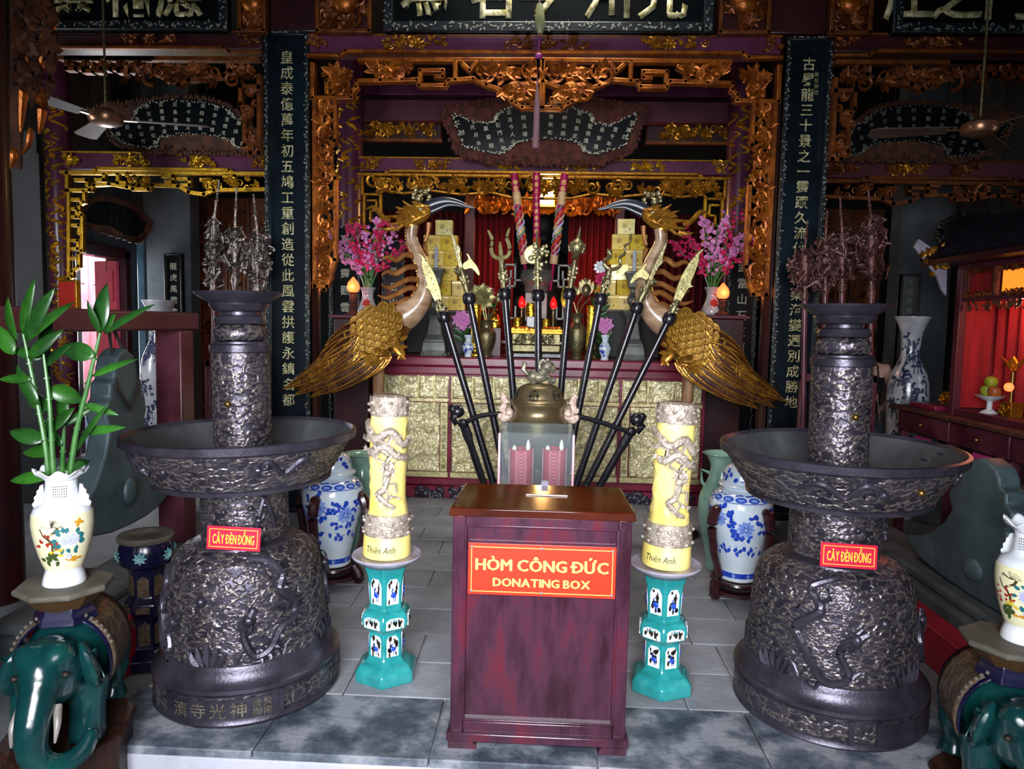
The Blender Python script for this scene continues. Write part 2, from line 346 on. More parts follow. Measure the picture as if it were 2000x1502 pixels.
# ------------------------------------------------------------------ lettering
_gl = {}
def glyph(ch, off=0.0):
    k = (ch, off)
    if k not in _gl:
        cu = bpy.data.curves.new('g', 'FONT'); cu.body = ch; cu.size = 1; cu.resolution_u = 2; cu.offset = off; cu.align_x = 'CENTER'
        o = bpy.data.objects.new('g', cu); COL.objects.link(o); dg = bpy.context.evaluated_depsgraph_get()
        me = bpy.data.meshes.new_from_object(o.evaluated_get(dg)); bpy.data.objects.remove(o)
        v = np.array([x.co[:] for x in me.vertices]) if len(me.vertices) else np.zeros((0, 3)); f = [tuple(p.vertices) for p in me.polygons]; bpy.data.meshes.remove(me)
        if len(v): v[:, 0] -= (v[:, 0].min() + v[:, 0].max()) / 2 if len(ch) == 1 else 0
        _gl[k] = (v, f)
    return _gl[k]
def letter(b, ch, x, z, size, y, rot=0, off=0.0, wx=1, cjk=True, fn=None):      # glyph standing upright in the xz plane, facing -y
    v, f = glyph(ch, off)
    if not len(v): return
    q = v.copy(); q[:, 1] -= .38 if cjk else 0
    q[:, 0] *= wx; c, s_ = math.cos(rot), math.sin(rot)
    X = (q[:, 0] * c - q[:, 1] * s_) * size; Z = (q[:, 0] * s_ + q[:, 1] * c) * size
    pts = [(x + a, y, z + d) for a, d in zip(X, Z)]
    if fn: pts = [fn(p) for p in pts]
    b.add(pts, f)
# ================================================================== room shell
XA = -.055                       # the temple's centre axis
def lo_floor():
    b = B(); b.box(-5.7, 5.6, -.9, 11.1, -.3, -.16); struct(b.obj('floor', 'stone_mid', smooth=False))
lo_floor()
pf = B().box(-1.56, 1.6, 2.37, 6.6, -.155, -.012); pf_o = struct(pf.obj('floor_platform', 'grout', smooth=False))
fm = B().box(-1.6, 1.64, 2.335, 2.40, -.15, -.03).obj('step_riser', 'stone_light', pf_o, bev=.006)
rnd = random.Random(5)
def paver(x0, x1, y0, y1, mat, h=0.0, nm='paver'):
    g = .003; b = B().box(x0 + g, x1 - g, y0 + g, y1 - g, -.03, h + rnd.uniform(-.0025, .0015)); return b.obj(nm, mat, pf_o, bev=.004)
xs = [-1.6, -.98, -.36, .22, .82, 1.64]
for i in range(5): paver(xs[i], xs[i + 1], 2.335, 2.74, 'stone_dark', nm='edge_slab')
for r in range(11):
    y0 = 2.74 + r * .3; x = -1.58 - (r % 2) * .27 - rnd.uniform(0, .08)
    while x < 1.62:
        w = rnd.choice((.44, .5, .54)); a, c = max(x, -1.58), min(x + w, 1.62)
        if c - a > .05: paver(a, c, y0, y0 + .3, 'stone' if rnd.random() < .6 else 'stone_b')
        x += w
for nm, x0, x1 in (('stone_sill', -2.42, -2.02), ('stone_sill', 2.1, 2.5)):
    b = B().box(x0, x1, 2.9, 5.4, -.16, .1).box(x0 + .04, x1 - .04, 2.9, 5.4, .1, .16)
    o = b.obj('stone_kerb', 'stone_sill', bev=.02); tag(o, ('long grey stone kerb beside the left bronze lamp' if x0 < 0 else 'long grey stone kerb beside the right bronze lamp'), 'kerb', 'stone kerbs')
# walls, with door openings
b = B(); DA, DB = WX(146, 620, -5.6).y, WX(238, 620, -5.6).y; b.box(-5.8, -5.6, -.9, DA, -.2, 5); b.box(-5.8, -5.6, DB, 11.1, -.2, 5); b.box(-5.8, -5.6, DA, DB, 2.3, 5); struct(b.obj('wall_left', 'plaster', smooth=False))
struct(B().box(5.6, 5.8, -.9, 11.1, -.2, 5).obj('wall_right', 'plaster', smooth=False))
struct(B().box(-5.8, 5.8, 11, 11.2, -.2, 5).obj('wall_back', 'plaster_dark', smooth=False))
b = B(); b.box(-5.8, -2.0, -1.1, -.9, -.2, 5); b.box(1.2, 5.8, -1.1, -.9, -.2, 5); b.box(-2.0, 1.2, -1.1, -.9, 2.9, 5); struct(b.obj('wall_front', 'lacquer_dark', smooth=False))
struct(B().box(-5.8, 5.8, -1.1, 11.2, 4.9, 5.1).obj('ceiling', 'ceiling_wood', smooth=False))
def added_window(name, x, yc, label, s_):  # unseen frame and panes added on the solid wall to go with a fill light
    t = thing(name, label, 'added_window', (x, yc, 1.1)); t['kind'] = 'structure'
    fr = B(); h, w = .9, .65
    for q in ((yc - w, yc + w, 1.1, 1.16), (yc - w, yc + w, 2.84, 2.9), (yc - w, yc - w + .06, 1.16, 2.84), (yc + w - .06, yc + w, 1.16, 2.84)): fr.box(x - .04, x + .04, *q)
    fr.obj('added_frame', 'lacquer_dark', t)
    for k in range(4): y = yc - w + .06 + k * (2 * w - .12) / 4; B().box(x - .006, x + .006, y, y + (2 * w - .12) / 4 - .02, 1.16, 2.84).obj('pane', 'outdoor_wall', t)
    for k in range(1, 4): y = yc - w + .05 + k * (2 * w - .12) / 4; B().box(x - .03, x + .03, y - .012, y + .012, 1.16, 2.84).obj('mullion', 'lacquer_dark', t)
added_window('added_window_1', -5.58, 4.2, 'tall barred window in the left aisle wall', 1); added_window('added_window_2', 5.58, 4.2, 'tall barred window in the right aisle wall', -1)
t = thing('added_window_3', 'frame added in the ceiling above the altar fill light', 'added_window', (0, 5, 4.88)); t['kind'] = 'structure'; B().box(-.66, .66, 4.7, 4.75, 4.84, 4.9).box(-.66, .66, 5.25, 5.3, 4.84, 4.9).box(-.66, -.61, 4.75, 5.25, 4.84, 4.9).box(.61, .66, 4.75, 5.25, 4.84, 4.9).obj('added_frame', 'ceiling_wood', t); B().box(-.61, .61, 4.75, 5.25, 4.88, 4.9).obj('pane', 'outdoor_wall', t)  # unseen ceiling frame, added to go with the overhead fill
# side doorway in the left wall: frame, two leaves, sunlit wall outside
dr = thing('door_1', 'pink double door standing open in the left wall', 'door', (-5.6, (DA + DB) / 2, 0)); dr['kind'] = 'structure'
b = B(); b.box(-5.72, -5.52, DA - .1, DA + .02, -.16, 2.34); b.box(-5.72, -5.52, DB - .02, DB + .1, -.16, 2.34); b.box(-5.72, -5.52, DA - .1, DB + .1, 2.24, 2.38); b.obj('door_frame', 'lacquer_dark', dr, bev=.01)
for y0, sgn in ((DA + .04, 1), (DB - .04, -1)):
    b = B(); b.box(0, .4, -.02, .02, -.14, 2.22)
    for z0, z1 in ((.1, .7), (.85, 1.55), (1.7, 2.1)): b.box(.06, .34, -.03, .03, z0, z1)
    me = b.mesh('door_leaf', False); o = place(me, 'door_leaf', 'door_pink', dr); o.location = Vector((-5.62, y0, 0)) - dr.location
    o.rotation_euler = (0, 0, math.radians(176 if sgn > 0 else 160))
struct(B().box(-8.2, -8.1, 6.5, 15.5, -.3, 5).obj('wall_outside', 'outdoor_wall', smooth=False))
dp = thing('door_2', 'pale pink panelled door across the courtyard', 'door', (-8.1, 12.5, 0)); dp['kind'] = 'structure'
for k in range(5):
    y = 11.0 + k * .72; b = B().box(-8.1, -8.05, y, y + .68, -.16, 2.6); b.obj('door_leaf', 'door_pale', dp)
    for z0, z1 in ((.1, .8), (.95, 1.9), (2.05, 2.45)): B().box(-8.055, -8.035, y + .1, y + .58, z0, z1).obj('door_panel', 'door_pale', dp, bev=.01)
area('courtyard_sun', (-6.5, 11.5, 3.9), (-7.9, 12.0, 1.2), 1.6, 1.6, 420, (1, .97, .92))
struct(B().box(W(284, 600, 9.06).x, W(374, 600, 9.06).x, 9.06, 9.3, -.16, 4.9).obj('wall_left_return', 'plaster', smooth=False))
struct(B().box(W(1750, 600, 8.26).x, W(1852, 600, 8.26).x, 8.26, 8.5, -.16, 4.9).obj('wall_right_return', 'plaster', smooth=False))
# ------------------------------------------------------------------ carving vocabulary
def spiral(b, x, z, Y, s, turns, a0, hand, r=.2, dep=.6):
    p = []
    for k in range(15):
        t = k / 14; a = a0 + hand * turns * 2 * PI * t; q = s * (1 - .82 * t); p.append((x + q * math.cos(a), Y - s * .35 * t, z + q * math.sin(a)))
    b.tube(p, [s * r, s * r * 1.1, s * r * .8, s * r * .9], 5, up=(0, 1, 0), flat=dep)
def carve(b, x0, x1, z0, z1, Y, n, s, seed, leaves=.5, dep=1):
    R = random.Random(seed)
    for k in range(n):
        x = R.uniform(min(x0, x1) + s * .6, max(x0, x1) - s * .6); z = R.uniform(min(z0, z1) + s * .5, max(z0, z1) - s * .5) if abs(z1 - z0) > s else (z0 + z1) / 2
        if R.random() > leaves: spiral(b, x, z, Y, s * R.uniform(.55, 1), R.uniform(.9, 1.5), R.uniform(0, 6.3), R.choice((-1, 1)), dep=dep)
        else:
            a0 = R.uniform(0, 6.3)
            for j in range(R.choice((3, 4, 5))):
                a = a0 + j * R.uniform(.5, .9); b.leaf((x, Y - .004, z), (math.cos(a), -.35, math.sin(a)), (0, -1, 0), s * R.uniform(.8, 1.3), s * .5, curl=-.15, fold=.5, n=3)
def flower(b, x, z, Y, s, n=8):
    for ring, (m, L) in enumerate(((n, 1), (n - 2, .65))):
        for j in range(m):
            a = 2 * PI * (j + .5 * ring) / m; b.leaf((x, Y - s * .15 * ring, z), (math.cos(a), -.25 - .3 * ring, math.sin(a)), (0, -1, 0), s * L, s * .5, curl=.2, fold=.5, n=3)
    b.ball((x, Y - s * .3, z), s * .2, 6, 4)
def bars(b, pts, Y, w, d):      # square-section fret bar along (x, z) points
    for (xa, za), (xb, zb) in zip(pts, pts[1:]):
        L = math.hypot(xb - xa, zb - za); a = math.atan2(zb - za, xb - xa)
        b.cbox(((xa + xb) / 2, Y, (za + zb) / 2), (L + w * .96, d, w), Matrix.Rotation(-a, 3, 'Y'))
def pxz(pts, Y): return [(W(x, y, Y).x, W(x, y, Y).z) for x, y in pts]
def mir(pts): return [(2 * XA - x, z) for x, z in pts]
def fretband(b, x0, x1, z0, z1, Y, w, d, seed):     # an openwork strip: rails, hooked keys, scrolls
    R = random.Random(seed); x0, x1 = sorted((x0, x1)); h = z1 - z0; u = h * 1.5; n = max(1, round((x1 - x0) / u)); u = (x1 - x0) / n
    bars(b, [(x0, z1), (x1, z1)], Y, w, d)
    for k in range(n):
        a = x0 + k * u; dz = h * (.0 if k % 2 else .18)
        bars(b, [(a, z1), (a, z0 + dz), (a + u * .55, z0 + dz), (a + u * .55, z0 + h * .55), (a + u * .28, z0 + h * .55)], Y, w, d)
        bars(b, [(a + u * .55, z0 + dz), (a + u, z0 + dz)], Y, w, d)
        if R.random() < .6: spiral(b, a + u * .78, (z0 + z1) / 2, Y - d * .3, h * .24, 1.2, R.uniform(0, 6), R.choice((-1, 1)), r=.28)
        if R.random() < .5: carve(b, a, a + u, z0, z1, Y - d * .4, 2, h * .35, seed + k, .8)
# ------------------------------------------------------------------ columns
def column(x, y, r, label, mat='lacquer_dark', gold=False):
    t = thing('column', label, 'column', (x, y, -.16))
    B().lathe([(r, .12), (r, 5.06)], 24, (x, y, -.16), cap=False).obj('shaft', mat, t)
    B().lathe([(r * 1.5, 0), (r * 1.5, .06), (r * 1.35, .12), (r * 1.1, .16), (r, .16)], 24, (x, y, -.16)).obj('stone_base', 'stone_mid', t)
    if gold:
        b = B(); R = random.Random(int(abs(x) * 100))
        for k in range(120):
            z = 0.6 + k * .026; a = -PI / 2 + R.uniform(-1.1, 1.1); q = r * 1.01; p = Vector((x + q * math.cos(a), y + q * math.sin(a), z)); nn = Vector((math.cos(a), math.sin(a), 0)); s_ = Vector((-nn.y, nn.x, 0))
            pts = [p + s_ * (.05 * math.sin(j * 1.1 + k)) + Vector((0, 0, j * .016)) for j in range(5)]
            pts = [Vector((x, y, q_.z)) + (Vector((q_.x - x, q_.y - y, 0))).normalized() * q for q_ in pts]; b.tube(pts, [.006, .016, .013, .004], 4)
        b.obj('gold_dragon_inlay', 'gilt_bright', t)
    return t
column(XA - 1.93, 5.78, .16, 'dark red column behind the left black couplet board'); column(XA + 1.93, 5.78, .16, 'dark red column behind the right black couplet board')
column(W(681, 400, 7.3).x, 7.35, .13, 'gold-inlaid column behind the pink blossoms on the left', 'lacquer_plum', True); column(2 * XA - W(681, 400, 7.3).x, 7.35, .13, 'gold-inlaid column behind the pink blossoms on the right', 'lacquer_plum', True)
column(W(112, 400, 7.3).x, 7.35, .12, 'plum column with gold dragon inlay beside the left fretwork leg', 'lacquer_plum', True); column(2 * XA - W(112, 400, 7.3).x, 7.35, .12, 'plum column with gold inlay behind the right shrine', 'lacquer_plum', True)
column(W(20, 600, 3.55).x - .135, 3.55, .135, 'near dark red column at the left edge of the picture', 'lacquer_dark')
# ------------------------------------------------------------------ couplet boards
PEARL_R = random.Random(3)
def couplet(name, label, p_top, p_bot, half, Y, chars, y0, dy, size, board, edge=True, side=None, mat='pearl_gold', kind='couplet board', grp=None, eb=True):
    A = W(*p_top, Y); Z = W(*p_bot, Y); xc = (A.x + Z.x) / 2; t = thing(name, label, kind, (xc, Y, Z.z), group=grp)
    h = half / F_PX * Y
    B().box(xc - h, xc + h, Y, Y + .05, Z.z, A.z).obj('board', board, t, bev=.006)
    if edge:
        e = B(); w = h * .2
        for s_ in (-1, 1): e.box(xc + s_ * h - s_ * w, xc + s_ * h, Y - .022, Y + .05, Z.z, A.z)
        e.box(xc - h + w, xc + h - w, Y - .022, Y + .05, A.z - w, A.z); e.box(xc - h + w, xc + h - w, Y - .022, Y + .05, Z.z, Z.z + w); e.obj('border', 'board_edge', t, bev=.008)
        if eb:
            f = B()
            for s_ in (-1, 1):
                z = Z.z + .05
                while z < A.z - .03:
                    if PEARL_R.random() < .6: x = xc + s_ * h * (.9 + PEARL_R.uniform(-.05, .05)); f.leaf((x, Y - .026, z), (PEARL_R.uniform(-1, 1), 0, PEARL_R.uniform(-1, 1)), (0, -1, 0), .022, .011, n=2)
                    z += .013
            for k in range(12): f.leaf((xc + PEARL_R.uniform(-.7, .7) * h, Y - .026, A.z - w * .5), (PEARL_R.uniform(-1, 1), 0, .3), (0, -1, 0), .02, .01, n=2)
            f.obj('pearl_inlay', 'pearl_dim', t)
    for k, c in enumerate(chars):
        q = W(p_top[0] + (p_bot[0] - p_top[0]) * (y0 + k * dy - p_top[1]) / (p_bot[1] - p_top[1]), y0 + k * dy, Y); b = B(); letter(b, c, xc, q.z, size / F_PX * Y, Y - .004, off=.008); b.obj('character', mat, t)
    if side:
        sc_, sx, sy, sd, ss = side
        for k, c in enumerate(sc_): q = W(sx, sy + k * sd, Y); b = B(); letter(b, c, q.x, q.z, ss / F_PX * Y, Y - .004); b.obj('character', mat, t)
    return t
couplet('couplet_board', 'tall black couplet board with pearl characters beginning 皇, left of the altar', (553, 62), (572, 1000), 44, 5.5, '皇成泰億萬年初五鳩工重創造從此風雲拱護永鎮名都', 112, 30.4, 26, 'board_blue')
couplet('couplet_board', 'tall black couplet board with pearl characters beginning 古, right of the altar', (1575, 72), (1540, 1010), 43, 5.5, '古昇龍三十景之一靈蹟久流傳一任桑海變遷別成勝地', 125, 30, 25, 'board_blue', side=('歲在癸巳', 1594, 145, 12, 9))
couplet('couplet_board', 'smaller dark couplet board half hidden behind the left pink blossoms', (676, 442), (672, 900), 31, 7.15, '真武靈觀雲遊此界鎮', 468, 33, 20, 'board_blue', mat='pearl')
couplet('couplet_board', 'narrow dark couplet board behind the left crane neck', (768, 470), (768, 800), 22, 7.1, '仙景岳山龜蛇宮壇', 500, 30, 17, 'board_blue', mat='pearl')
couplet('couplet_board', 'smaller blue-black couplet board half hidden behind the right pink blossoms', (1448, 468), (1440, 900), 29, 7.15, '修武當山石鍊阿真仙', 490, 31.5, 21, 'board_blue', mat='pearl')
couplet('couplet_board', 'short black couplet board on the left back wall beside the white vase', (340, 495), (342, 800), 18, 9.0, '龍虎風雲會', 520, 22, 15, 'board_black', mat='pearl', eb=False)
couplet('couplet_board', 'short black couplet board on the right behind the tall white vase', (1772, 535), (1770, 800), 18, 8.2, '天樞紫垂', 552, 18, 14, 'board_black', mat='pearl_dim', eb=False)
o = B().box(W(18, 300, 6.0).x, W(72, 300, 6.0).x, 6.0, 6.06, -.16, W(50, 255, 6).z).box(W(70, 300, 6.0).x, W(79, 300, 6.0).x, 5.98, 6.04, -.16, W(50, 300, 6).z).obj('hanging_board', 'plaster_dark', bev=.005); tag(o, 'plain dark upright board beside the gold-inlaid column at far left', 'board')
o = B().box(W(266, 460, 8.8).x, W(281, 460, 8.8).x, 8.8, 8.86, -.1, W(270, 440, 8.8).z).obj('wall_board', 'bright_blue', bev=.01); tag(o, 'narrow shiny blue-black upright board on the left back wall', 'board')
# ------------------------------------------------------------------ beams
def beam(label, x0, x1, zt, zb, Y, mat, orn, gm, fr=None, steps=True, seed=1, d=.16, name='lacquered_beam'):
    t = thing(name, label, 'beam', ((x0 + x1) / 2, Y, zb))
    B().box(x0, x1, Y, Y + d, zb, zt).obj('beam_body', mat, t, bev=.006)
    h = zt - zb; b = B()
    s_ = h * 1.9 if steps else 0
    bars(b, [(x0, zb - h * .25), (x0 + s_, zb - h * .25), (x0 + s_ * 1.18, zb + .0), (x1 - s_ * 1.18, zb + .0), (x1 - s_, zb - h * .25), (x1, zb - h * .25)], Y - .01, h * .2, .05)
    bars(b, [(x0, zt), (x1, zt)], Y, h * .12, .03); b.obj('gilt_moulding', gm, t, bev=.004)
    for k, (ox, ow, m_) in enumerate(orn):
        b = B(); carve(b, ox - ow, ox + ow, zb + h * .08, zt - h * .02, Y - .012, max(6, int(ow / h * 14)), h * .3, seed + k, .75)
        if ow > h * 1.0: flower(b, ox, (zb + zt) / 2, Y - .02, h * .42)
        b.obj('carved_spray', m_, t)
    return t
Y1, Y2 = 5.42, 7.2
def X(px, Y, py=300): return W(px, py, Y).x
def Zz(py, Y, px=1060): return W(px, py, Y).z
zt, zb = Zz(70, Y1), Zz(104, Y1)
beam('upper maroon beam with gilt sprays over the centre bay', X(605, Y1), X(1515, Y1), zt, zb, Y1, 'lacquer_plum', [(X(622, Y1), .09, 'gilt_dull'), (X(812, Y1), .26, 'gilt'), (X(1065, Y1), .32, 'gilt_dull'), (X(1300, Y1), .28, 'gilt'), (X(1495, Y1), .09, 'gilt_dull')], 'gilt_orange', seed=11)
beam('upper maroon beam over the left bay', X(60, Y1), X(512, Y1), zt + .02, zb + .02, Y1, 'lacquer_dark', [(X(300, Y1), .22, 'gilt_dull'), (X(490, Y1), .08, 'gilt_dull')], 'gilt_dull', seed=21)
beam('upper maroon beam over the right bay', 2 * XA - X(512, Y1), 2 * XA - X(60, Y1), zt + .02, zb + .02, Y1, 'lacquer_dark', [(X(1640, Y1), .1, 'gilt_dull'), (X(1820, Y1), .27, 'gilt_dull')], 'gilt_dull', seed=31)
zt2, zb2 = Zz(311, Y2), Zz(338, Y2)
beam('lower violet beam with gilt flowers over the altar', X(702, Y2), X(1426, Y2), zt2, zb2, Y2, 'lacquer_plum', [(X(722, Y2), .13, 'gilt'), (X(845, Y2), .2, 'gilt'), (X(985, Y2), .2, 'gilt_bright'), (X(1130, Y2), .2, 'gilt_bright'), (X(1265, Y2), .18, 'gilt_bright'), (X(1410, Y2), .1, 'gilt_bright')], 'gilt', seed=41)
beam('lower violet beam with bright gilding in the left bay', X(122, Y2), X(520, Y2), zt2 + .02, zb2 - .01, Y2, 'lacquer_plum', [(X(140, Y2), .12, 'gilt_bright'), (X(258, Y2), .2, 'gilt_bright'), (X(388, Y2), .22, 'gilt_bright'), (X(505, Y2), .1, 'gilt')], 'gilt_bright', seed=51)
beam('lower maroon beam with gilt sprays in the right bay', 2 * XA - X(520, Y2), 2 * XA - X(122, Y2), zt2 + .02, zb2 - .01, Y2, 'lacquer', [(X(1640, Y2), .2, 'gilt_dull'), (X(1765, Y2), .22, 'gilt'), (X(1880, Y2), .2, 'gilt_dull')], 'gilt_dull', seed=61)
for k, (y0, y1, m_, lb) in enumerate(((168, 190, 'lacquer_plum', 'upper plain dark plank'), (196, 238, 'lacquer', 'middle plain dark plank'))):
    o = B().box(X(690, 7.5), X(1430, 7.5), 7.5 - .05 * (1 - k), 7.6, Zz(y1, 7.5), Zz(y0, 7.5)).obj('tie_beam', m_, bev=.008); tag(o, lb + ' behind the centre fan-shaped board', 'beam')
for sgn, lb in ((-1, 'left'), (1, 'right')):
    xs_ = sorted((X(690, 7.4), X(860, 7.4))); xs_ = xs_ if sgn < 0 else sorted(mir([(xs_[0], 0), (xs_[1], 0)])[i][0] for i in (0, 1))
    t = thing('carved_strip', 'gilt carved strip at the %s of the centre fan-shaped board' % lb, 'carving', (sum(xs_) / 2, 7.4, Zz(282, 7.4)), group='gilt strips beside the fan board')
    B().box(xs_[0], xs_[1], 7.42, 7.5, Zz(278, 7.4), Zz(243, 7.4)).obj('plank', 'lacquer_dark', t, bev=.004)
    b = B(); bars(b, [(xs_[0], Zz(277, 7.4)), (xs_[1], Zz(277, 7.4))], 7.4, .03, .04); b.obj('gilt_moulding', 'gilt_dull', t)
    b = B(); carve(b, xs_[0] + .1, xs_[1] - .05, Zz(274, 7.4), Zz(240, 7.4), 7.4, 46, .06, 71, .6); b.obj('carved_spray', 'gilt', t)
# ------------------------------------------------------------------ openwork frames
def frame1():
    t = thing('openwork_archway', 'orange-gilt openwork frame hanging under the upper centre beam', 'archway', (XA, Y1, Zz(560, Y1)))
    Y = Y1 - .02; w = .034
    half = [[(704, 119), (1061, 119)], [(612, 128), (612, 193), (688, 193), (688, 182), (698, 172), (698, 160), (815, 158), (820, 169), (870, 169), (877, 159), (925, 156), (950, 168), (985, 180), (1000, 200), (1020, 212), (1061, 212)],
            [(822, 158), (822, 140), (866, 140), (866, 152), (852, 152)], [(640, 182), (640, 160), (662, 150)], [(786, 158), (786, 136), (800, 130)], [(890, 158), (890, 122)], [(930, 125), (918, 140), (905, 128)], [(1008, 203), (1008, 195), (1040, 195), (1040, 210)], [(1061, 122), (1061, 212)], [(985, 180), (1010, 178), (1061, 160)], [(745, 160), (740, 140), (752, 130), (762, 142), (756, 152)]]
    b = B()
    for h in half:
        p = pxz(h, Y); bars(b, p, Y, w, .07); bars(b, mir(p), Y, w, .07)
    b.obj('fret_valance', 'gilt_orange', t, bev=.008)
    b = B(); R = random.Random(9)
    for x0, x1, y0, y1, n in ((632, 690, 130, 188, 14), (705, 810, 128, 156, 10), (925, 1061, 128, 160, 16), (960, 1050, 158, 200, 12)):
        (xa, za), (xb, zb_) = pxz([(x0, y1), (x1, y0)], Y); carve(b, xa, xb, za, zb_, Y - .02, n, .085, x0, .45); carve(b, 2 * XA - xb, 2 * XA - xa, za, zb_, Y - .02, n, .085, x0, .45)
    b.obj('carved_scrolls', 'gilt_orange', t)
    for s_ in (-1, 1):
        b = B(); p = pxz([(616, 195), (656, 560)], Y); x0, x1 = p[0][0], p[1][0]; z1, z0 = p[0][1], p[1][1]
        bars(b, [(x0, z1), (x0, z0)], Y, .03, .06); bars(b, [(x1, z1), (x1, z1 - .3), (x1 - .04, z1 - .34), (x1 - .04, z0 + .9), (x1, z0 + .8), (x1, z0 + .2), (x1 - .06, z0), (x0, z0)], Y, .025, .06)
        z = z1 - .03; k = 0
        while z > z0 + .08:
            spiral(b, (x0 + x1) / 2, z, Y - .015, .062, 1.3, k * 2.1, 1 if k % 2 else -1, r=.24); carve(b, x0, x1, z - .08, z, Y - .02, 3, .06, k, .8); z -= .105; k += 1
        if s_ > 0: b.v = [(2 * XA - x, y, z) for x, y, z in b.v]
        b.obj('carved_leg', 'gilt_orange', t)
frame1()
def side_valance(sgn, label):
    t = thing('openwork_archway', label, 'archway', (XA + sgn * 3.0, Y1, Zz(300, Y1))); Y = Y1 - .02; b = B()
    x0, x1 = X(130, Y1), X(510, Y1); z1, z0 = Zz(122, Y1), Zz(165, Y1)
    bars(b, [(x0, z1), (x1, z1)], Y, .03, .06)
    p = pxz([(300, 140), (340, 160), (352, 168), (372, 158), (440, 150), (452, 140), (470, 146), (470, 170), (510, 172)], Y); bars(b, p, Y, .03, .06)
    p = pxz([(472, 150), (472, 205), (480, 215), (480, 285), (492, 300), (510, 300)], Y); bars(b, p, Y, .028, .06); p = pxz([(508, 150), (508, 300)], Y); bars(b, p, Y, .028, .06)
    (xa, za), (xb, zb_) = pxz([(230, 165), (505, 125)], Y); carve(b, xa, xb, za, zb_, Y - .015, 30, .08, 5, .55)
    (xa, za), (xb, zb_) = pxz([(474, 300), (508, 160)], Y); carve(b, xa, xb, za, zb_, Y - .015, 16, .06, 6, .5)
    fretband(b, *(pxz([(130, 0), (300, 0)], Y)[i][0] for i in (0, 1)), z0 + .06, z1, Y, .028, .06, 8)
    if sgn > 0: b.v = [(2 * XA - x, y, z) for x, y, z in b.v]
    b.obj('fret_valance', 'gilt_dull', t)
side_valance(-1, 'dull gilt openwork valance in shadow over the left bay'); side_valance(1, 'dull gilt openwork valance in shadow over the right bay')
def frame2():
    t = thing('openwork_archway', 'bright gilt floral openwork frame just above the altar', 'archway', (XA, Y2, Zz(450, Y2))); Y = Y2 - .02
    b = B(); x0, x1 = X(708, Y2), 2 * XA - X(708, Y2); z1, z0 = Zz(346, Y2), Zz(385, Y2)
    bars(b, [(x0, z1), (x1, z1)], Y, .03, .06)
    p = pxz([(708, 346), (708, 380), (742, 380), (748, 372), (790, 378), (840, 372), (900, 380), (960, 376), (1000, 386), (1061, 388)], Y)
    bars(b, p, Y, .024, .05); bars(b, mir(p), Y, .024, .05); b.obj('fret_valance', 'gilt', t, bev=.006)
    b = B(); carve(b, x0 + .05, x1 - .05, z0 + .01, z1 - .01, Y - .02, 120, .075, 3, .55)
    for k in range(9): flower(b, x0 + .2 + k * (x1 - x0 - .4) / 8, (z0 + z1) / 2 + .02, Y - .04, .06)
    b.obj('carved_flowers', 'gilt', t)
    for s_ in (-1, 1):
        b = B(); p = pxz([(712, 382), (712, 450), (728, 458), (728, 470), (744, 470), (744, 382)], Y); bars(b, p, Y, .026, .05)
        p = pxz([(720, 392), (736, 392), (736, 412), (724, 412), (724, 432), (736, 432), (736, 450)], Y); bars(b, p, Y, .022, .05)
        if s_ > 0: b.v = [(2 * XA - x, y, z) for x, y, z in b.v]
        b.obj('fret_leg', 'gilt_bright' if s_ > 0 else 'gilt', t, bev=.004)
    for s_ in (-1, 1):      # small scroll brackets lower down on the jambs
        b = B(); p = pxz([(622, 482), (622, 560), (634, 566), (634, 548), (642, 540), (642, 500), (632, 495), (632, 482), (622, 482)], 6.6); bars(b, p, 6.6, .03, .05); (xa, za), (xb, zb_) = pxz([(622, 560), (642, 486)], 6.6); carve(b, xa, xb, za, zb_, 6.58, 8, .05, 2, .3)
        if s_ > 0: b.v = [(2 * XA - x, y, z) for x, y, z in b.v]
        b.obj('scroll_bracket', 'gilt_bright', t)
frame2()
def side_frame(sgn, label, mt):
    t = thing('openwork_archway', label, 'archway', (XA + sgn * 3.6, Y2, Zz(540, Y2))); Y = Y2 - .02; b = B()
    for pts in ([(133, 338), (520, 340)], [(133, 338), (133, 372), (178, 372), (186, 362), (215, 360), (250, 366), (262, 370), (292, 370), (300, 362), (350, 364), (370, 376), (400, 380), (420, 372), (520, 370)], [(150, 352), (172, 352), (172, 362)], [(205, 342), (205, 352), (190, 352)], [(232, 342), (232, 358), (245, 358)], [(320, 345), (340, 345), (340, 356), (326, 356)], [(350, 350), (372, 350), (372, 362), (358, 362)], [(395, 352), (412, 352), (412, 366)], [(440, 345), (460, 345), (460, 362)]):
        bars(b, pxz(pts, Y), Y, .034, .05)
    (xa, za), (xb, zb_) = pxz([(240, 366), (305, 342)], Y); carve(b, xa, xb, za, zb_, Y - .02, 12, .06, 4, .7)
    (xa, za), (xb, zb_) = pxz([(380, 372), (510, 345)], Y); carve(b, xa, xb, za, zb_, Y - .02, 16, .06, 5, .7)
    b.obj('fret_valance', mt, t, bev=.004) if sgn < 0 else None
    c = B()
    for pts in ([(136, 374), (136, 545), (143, 540), (143, 530), (156, 520), (156, 495), (162, 490), (162, 420), (156, 412), (156, 400), (166, 395), (166, 374)], [(144, 390), (156, 390)], [(144, 408), (152, 408), (152, 424), (144, 424)], [(144, 440), (156, 440), (156, 456)], [(144, 470), (154, 470), (154, 486), (144, 486)], [(144, 505), (152, 505)]):
        bars(c, pxz(pts, Y), Y, .034, .05)
    if sgn > 0:
        for q in (b, c): q.v = [(2 * XA - x, y, z) for x, y, z in q.v]
        b.obj('fret_valance', mt, t, bev=.004)
    c.obj('fret_leg', mt, t, bev=.004)
side_frame(-1, 'bright yellow gilt key-fret frame in the left bay', 'gilt_bright'); side_frame(1, 'dull red-gilt key-fret frame in the right bay', 'gilt_dull')
